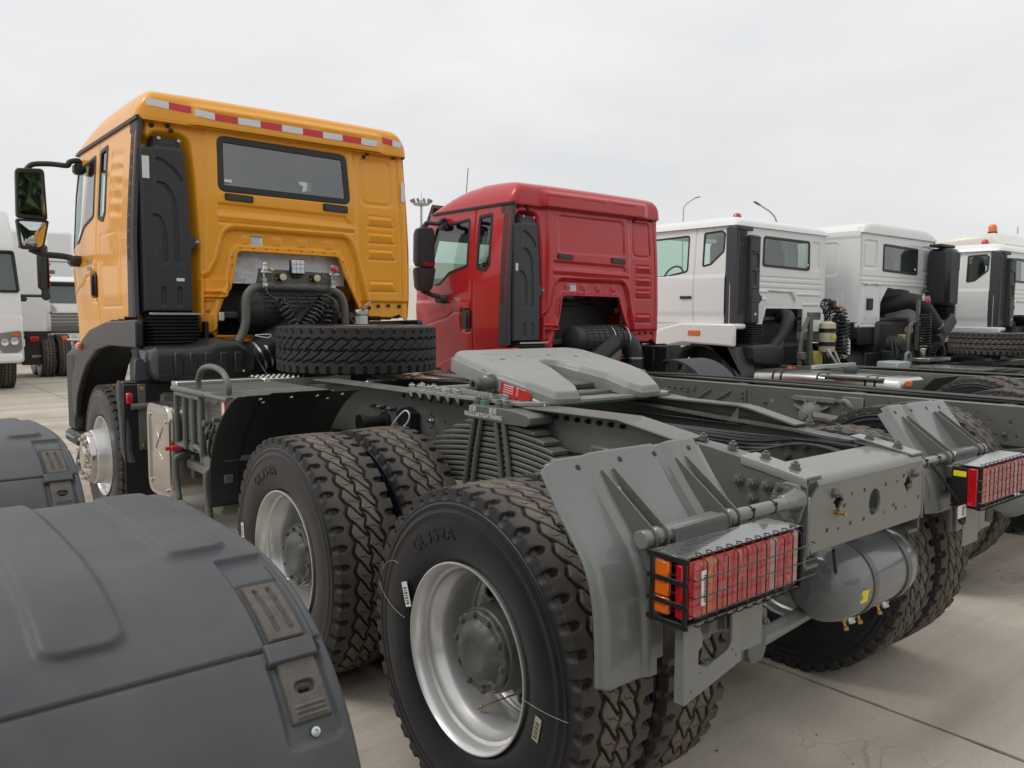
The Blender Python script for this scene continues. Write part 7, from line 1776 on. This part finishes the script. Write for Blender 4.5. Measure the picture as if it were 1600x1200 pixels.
    mb=MB(); mb.box((.3,2.6,1.03),(.12,.12,.12),.005); mb.box((.2,2.6,.97),(1.2,.4,.08),.01); mb.build('spare_wheel_carrier',black,t)
    front_face(t,hw,6.05,white); cab_interior(t,Y+.05,hw)
white_truck_2()
spare(10.02,2.62,1.245,'spare wheel lying flat on the chassis behind the square-backed white cab',far=True)
def white_truck_3():
    t=thing('cargo_truck','white truck cab at the right edge, dark honeycomb column beside its side window','truck',(13.0,-1.0,-.06),-.02)
    cab_w(t,white,detail=False)
    simple_chassis(t,[.6],-2.5,z=.975,drill=True)
white_truck_3()
spare(10.9,1.62,1.36,'upright spare wheel tilted over at the right edge of the photo',rx=0,ry=.45,rz=.55,far=True)
def white_truck_4():
    t=thing('mixer_truck','cream white truck with an orange roof beacon showing above the cab at the far right','truck',(21.5,4.0,0),.0)
    hw=1.2; mb=MB(); mb.loft([[(x,y,z) for x,z in rp([(-hw,1.2),(hw,1.2),(hw*.97,zt),(-hw*.97,zt)],.18,5)] for y,zt in ((2.2,3.50),(2.5,3.80),(4.0,3.72),(4.5,3.3))]); mb.build('cab_body',cream,t)
    beacon_lamp(t,-.55,2.7,3.86,lamporange,.11,.20); beacon_lamp(t,-1.0,2.9,3.60,lampred,.09,.10,False)
    mb=MB(); mb.box((.9,2.6,4.0),(.03,.03,.2),.004); mb.build('aerial',zinc,t)
    mb=MB(); mb.box((0,0,1.0),(.85,5,.25),.01); mb.build('frame_rail',chassis,t)
    for s in (-1,1): wheel(t,s*1.0,3.4,.52,s,'front',far=True); wheel(t,s*1.0,-.5,.52,s,'outer',far=True)
white_truck_4()
# ------------------------------------------------------------ far left trucks, seen from the front
def facing_cab(t,x0,y,hw,zt,zb,grille=False,lamp=True,mark=False):
    mb=MB(); L=[]
    for yy,z1,k in ((y,zt-.55,1.0),(y+.12,zt-.45,1.0),(y+.3,zt-.05,.985),(y+.6,zt,.98),(y+2.0,zt,.98)): L.append([(x0+a,yy,b) for a,b in rp([(-hw*k,zb),(hw*k,zb),(hw*k,z1),(-hw*k,z1)],.07,4)])
    mb.loft(L); b=mb.build('cab_body',white,t,sharp=40)
    return b
def bg_left():
    # nearest white truck, only its left front corner in frame
    t=thing('tractor_truck','white truck facing the camera at the left edge, headlight and black door mirror in view','truck',(-.95,17.3,0),0)
    hw=1.22
    mb=MB(); mb.loft([[(a,y,b) for a,b in rp([(-hw,zb),(hw*k,zb),(hw*k,zt),(-hw,zt)],.08,5)] for y,zt,zb,k in ((-.02,1.52,.62,.97),(.10,1.55,.58,1.0),(.45,1.56,.58,1.02),(1.9,1.56,.9,1.02))]); mb.build('lower_front',white,t)
    mb=MB(); mb.loft([[(a,y,b) for a,b in rp([(-hw,1.5),(hw*.98,1.5),(hw*k,zt),(-hw*k,zt)],.10,5)] for y,zt,k in ((.02,2.05,.97),(.14,2.75,.95),(.30,3.3,.92),(.55,3.68,.90),(2.1,3.72,.90))]); cb=mb.build('cab_body',white,t)
    mb=MB(); mb.v=[(-1.1,.0,2.08),(1.12,-.0,2.06),(1.08,.13,2.80),(-1.08,.13,2.80)]; mb.f=[(0,1,2,3)]; w=mb.build('windscreen',mat('dark_windscreen',(.06,.08,.08),.05,coat=1),t,sharp=None)
    mb=MB()
    for s in (1,): mb.bar((s*1.14,-.005,2.04),(s*1.09,.13,2.82),.05,.06)
    mb.box((0,.12,2.83),(2.2,.10,.06),.02); mb.box((0,.0,2.03),(2.3,.05,.05),.015); mb.build('windscreen_frame',black,t)
    mb=MB(); mb.prism(rp([(.72,1.18),(1.16,1.24),(1.17,.86),(1.05,.76),(.80,.80),(.70,1.0)],.06),(0,-.06,0),(1,0,0),(0,0,1),-.06); h=mb.build('headlight',mat('headlight_glass',(.28,.28,.28),.08,coat=1,metal=.3),t)
    mb=MB()
    for x,z,r in ((.86,1.0,.075),(1.03,1.02,.08)): mb.lathe((x,-.065,z),(0,-1,0),[(0,r),(.02,r),(.022,r*.8),(.0,r*.4),(.0,.0001)],18)
    mb.build('reflector',alu,h); MB().box((1.06,-.07,1.16),(.14,.01,.05),.01).build('turn_lens',lamporange,h)
    mb=MB(); mb.box((0,-.04,.68),(2.3,.16,.20),.05); mb.build('bumper',white,t)
    for s in (1,):
        mb=MB(); mb.box((1.62,.1,2.55),(.20,.18,.95),.07); mb.box((1.66,.1,2.0),(.16,.16,.28),.06); mb.tube([(1.2,.1,2.95),(1.6,.1,2.98)],.03,8); mb.tube([(1.2,.1,1.95),(1.6,.1,1.95)],.03,8); mb.box((1.25,.15,1.88),(.12,.2,.10),.03); m=mb.build('door_mirror',blackp,t)
        MB().box((1.725,.1,2.45),(.012,.15,.7),.003).build('mirror_reflector',lampred,m)
    for s in (-1,1): wheel(t,s*.98,1.0,.53,-s,'front',far=True)
    mb=MB(); mb.box((0,3.4,1.9),(2.3,2.2,1.8),.05); mb.build('rear_body',white,t)
    mb=MB(); mb.box((1.12,2.6,1.0),(.3,2.0,.5),.04); mb.build('side_tank',chassis_light,t)
    # stacked white cabs behind
    t=thing('tractor_truck','tall white sleeper cab standing right behind the left edge truck','truck',(.35,21.0,0),0)
    mb=MB(); mb.box((0,1.0,2.3),(2.2,2.0,2.7),.12); mb.build('cab_body',white,t); mb=MB()
    for z in (1.6,1.9,2.2,2.5,2.8): mb.box((1.12,.3,z),(.03,.5,.05),.006)
    mb.box((1.15,.2,2.62),(.2,.1,.1),.02); mb.build('panel_rib',chassis_light,t)
    for s in (-1,1): wheel(t,s*1.0,1.2,.53,s,'front',far=True)
    # chassis with dual wheels seen from behind, HOWO flap
    t=thing('trailer_chassis','black truck rear with dual wheels, a red tail lamp and a lettered mud flap','truck',(1.85,21.0,0),0)
    mb=MB(); mb.box((-.30,.0,1.12),(1.9,.08,.05),.01); mb.box((-.75,.0,.85),(.5,.10,.5),.02); mb.box((-1.15,.4,.9),(.05,1.0,.5),.01); mb.build('rear_frame',black,t)
    mb=MB(); mb.box((-.80,-.08,.55),(.60,.02,.46),.005); f=mb.build('mud_flap',black,t)
    v,ff=text('HOWO',.095,(-.72,-.095,.53),(1,0,0),(0,0,1),.002); MB().add(v,ff).build('flap_lettering',tapewhite,f)
    MB().box((-.82,-.09,.95),(.20,.06,.13),.02).build('tail_lamp',lampred,t); MB().box((-.15,-.09,.97),(.12,.05,.12),.02).build('tail_lamp',lamporange,t)
    for x in (-.52,-.16): wheel(t,x,.3,.53,-1,'outer',far=True)
    for x in (.6,.95): wheel(t,x,.3,.53,1,'outer',far=True)
    mb=MB(); mb.box((.30,.5,.85),(.3,.4,.35),.06); mb.tube([(-.2,-.05,.92),(.2,-.05,.92)],.04,8); mb.build('air_reservoir',alu,t)
    # far white truck with grille
    t=thing('tractor_truck','white truck with a slatted grey grille facing the camera beyond the black chassis','truck',(2.55,27.0,0),0)
    hw=1.22
    mb=MB(); mb.loft([[(a,y,b) for a,b in rp([(-hw,.55),(hw,.55),(hw*k,zt),(-hw*k,zt)],.10,5)] for y,zt,k in ((0,1.85,1.0),(.15,2.6,.97),(.4,2.75,.95),(2.0,2.8,.95))]); mb.build('cab_body',white,t)
    mb=MB(); mb.v=[(-1.12,-.01,1.90),(1.12,-.01,1.90),(1.08,.125,2.52),(-1.08,.125,2.52)]; mb.f=[(0,1,2,3)]; mb.build('windscreen',MT['dark_windscreen'],t,sharp=None)
    mb=MB(); mb.box((0,.06,2.52),(2.2,.12,.10),.02)
    mb.build('windscreen_frame',black,t)
    for z in (1.60,1.50,1.40,1.30):
        mb=MB(); mb.prism(rp([(-.85+.3*(1.6-z),z),(.85-.3*(1.6-z),z),(.82-.3*(1.6-z),z-.065),(-.82+.3*(1.6-z),z-.065)],.02),(0,-.04,0),(1,0,0),(0,0,1),-.04); mb.build('grille_slat',mat('grille_grey',(.18,.17,.16),.35,metal=.4),t)
    mb=MB(); q=[(0,1.86),(.13,1.68),(-.13,1.68)]
    aplate(mb,rp([(0,1.87),(.16,1.65),(-.16,1.65)],.03,3),[[(0,1.82),(.045,1.76),(-.045,1.76)],[(.04,1.73),(.11,1.68),(-.0,1.68)]],.02,(0,-.03,0),(1,0,0),(0,0,1)); mb.build('grille_emblem',alu,t)
    mb=MB(); mb.box((0,-.05,1.10),(2.3,.12,.22),.04); mb.build('bumper',mat('bumper_grey',(.1,.1,.1),.5),t)
    for s in (-1,1): MB().prism(rp([(s*.75,1.22),(s*1.15,1.34),(s*1.17,1.08),(s*.8,1.04)],.04),(0,-.06,0),(1,0,0),(0,0,1),-.05).build('headlight',MT['headlight_glass'],t)
    mb=MB(); mb.box((1.25,.0,2.15),(.14,.14,.65),.05); mb.tube([(1.1,0,2.5),(1.3,0,2.5)],.03,8); mb.box((-1.3,.0,2.2),(.14,.14,.65),.05); mb.build('door_mirror',blackp,t)
    for s in (-1,1): wheel(t,s*1.0,1.0,.53,s,'front',far=True)
    for x,y,h,lb in ((1.0,30.,3.7,'narrow white van body between the white trucks in the far left row'),(3.1,33.,4.6,'tall white trailer box partly behind the yellow cab')):
        b=thing('box_trailer',lb,'trailer',(x,y,0)); w_=1.2 if h<4 else 1.25
        mb=MB(); mb.box((0,1,h/2+.4),(w_*2 if h>4 else 1.2,3,h-.8),.08); mb.build('box_body',white,b); mb=MB(); mb.box((0,1,.7),(1.0,2.6,.25),.02)
        for s in (-1,1): mb.cyl((s*.9,1,.5),(s*.6,1,.5),.5,n=20)
        mb.build('running_gear',black,b)
        mb=MB()
        for k in range(4): mb.box((0,-.512,1.4+.7*k),(w_*1.9 if h>4 else 1.1,.02,.03),.004)
        mb.build('body_rail',chassis_light,b)
    b=thing('box_trailer','grey ribbed container roof line behind the white truck with the slatted grille','container',(3.0,36.0,0)); mb=MB()
    mb.box((0,0,1.55),(3.2,3,2.7),.05)
    for k in range(12): mb.box((-1.5+.27*k,-1.52,2.75),(.10,.06,.35),.01)
    mb.build('ribbed_body',mat('weathered_grey_panel',(.25,.26,.27),.6),b)
bg_left()
def yellow_beacon_truck():
    t=thing('service_truck','white cab with a square yellow beacon glimpsed between the yellow and red cabs','truck',(8.2,13.0,0),0)
    mb=MB(); mb.loft([[(a,y,b) for a,b in rp([(-1.2,1.0),(1.2,1.0),(1.16,2.75),(-1.16,2.75)],.15,5)] for y in (0,.1,2.0)]); c_=mb.build('cab_body',cream,t)
    mb=MB(); mb.box((-.0,-.02,2.15),(2.2,.06,.50),.05); mb.box((0,-.02,1.35),(2.3,.05,.35),.03); mb.build('dark_panel',greyplastic,t)
    mb=MB(); mb.box((-.75,.3,2.98),(.16,.16,.16),.02); b=mb.build('beacon',mat('yellow_beacon_lens',(.8,.40,.01),.15,coat=1),t); MB().box((-.75,.3,2.87),(.14,.14,.08),.01).build('beacon_base',black,b)
    for s in (-1,1): wheel(t,s*1.0,1.0,.53,s,'front',far=True)
yellow_beacon_truck()
# ------------------------------------------------------------ masts
polem=mat('galvanised_pole',(.42,.42,.42),.5,metal=.3)
def high_mast():
    t=thing('high_mast_light','tall high-mast light with a ring of floodlights rising between the yellow and red cabs','light mast',(47.9,75.,0))
    mb=MB(); mb.tube([(0,0,0),(0,0,14.2)],.2,10,rf=lambda a:.22-.10*a); mb.build('mast_pole',polem,t)
    mb=MB(); mb.lathe((0,0,13.55),(0,0,1),[(0,.30),(.1,.85),(.25,.95),(.35,.5)],16); mb.tube([(0,0,14.2),(0,0,15.0)],.025,6); mb.build('head_frame',polem,t)
    for k in range(10):
        a=2*PI*k/10; o=MB().box((0,0,0),(.34,.20,.34),.03).build('floodlight',mat('pale_floodlight',(.22,.22,.22),.5),t); o.location=(1.05*math.cos(a),1.05*math.sin(a),14.1); o.rotation_euler=(0,.5,a)
high_mast()
def street_lamp(x,y,h,dx,label,dirx):
    t=thing('street_lamp',label,'street lamp',(x,y,0)); mb=MB()
    mb.tube(smooth_path([(0,0,0),(0,0,h*.5),(0,0,h-2.2),(dirx*.2,0,h-1.2),(dirx*1.0,0,h-.6),(dirx*dx,0,h)],6),.07,8); mb.build('lamp_pole',polem,t)
    MB().box((dirx*(dx+.35),0,h+.08),(.9,.28,.12),.04,Matrix.Rotation(-dirx*.25,4,'Y')).build('lamp_head',mat('lamp_head_grey',(.16,.16,.16),.5),t)
def place_lamps():
    street_lamp(74.6,60.,15.6,2.2,'thin grey street lamp with a curved arm above the roof of the nearer white cab',1)
    street_lamp(66.0,42.,11.8,3.0,'street lamp whose flat head pokes up beside the red roof light',-1)
place_lamps()

# ------------------------------------------------------------ trees behind the camera, mirrored in the cab's glass
def trees():
    rs=np.random.RandomState(11); leaf=mat('tree_leaf',(.045,.075,.025),.7,var=.5,vs=1.5); bark=mat('tree_bark',(.09,.07,.05),.9,var=.3)
    n=5200; d=rs.normal(size=(n,3)); d/=np.linalg.norm(d,axis=1)[:,None]; r=rs.rand(n)**.4
    lob=1+.25*np.sin(d[:,0]*4+1)*np.cos(d[:,2]*5)
    c=d*(r*lob)[:,None]*np.array([3.6,3.2,3.4])+np.array([0,0,6.4]); a=rs.normal(size=(n,3))*.24; b=rs.normal(size=(n,3))*.24
    V=np.stack([c-a,c+b,c+a],1).reshape(-1,3); F=np.arange(n*3).reshape(-1,3); cm=npmesh('crown',V,F,leaf,None)
    mb=MB(); mb.tube([(0,0,0),(.1,0,2),(0,.1,4),(.2,0,6.5)],.2,8,rf=lambda t:.24-.16*t)
    for k in range(5): q=2*PI*k/5; mb.tube([(0,0,3+.4*k),(1.0*math.cos(q),1.0*math.sin(q),4.6+.4*k),(2.0*math.cos(q),2.0*math.sin(q),6+.4*k)],.07,6)
    tm=mb.mesh('trunk',bark)
    for k in range(9):
        t=thing('leafy_tree','leafy green tree reflected in the mirror of the yellow truck','tree',(-22+6.2*k+rs.rand()*1.5,-36-3*rs.rand(),0),rs.rand()*6,'trees reflected in the door mirror'); q_=.98+.15*rs.rand(); t.scale=(q_,q_,q_); obj('trunk',tm,t); obj('crown',cm,t)
trees()
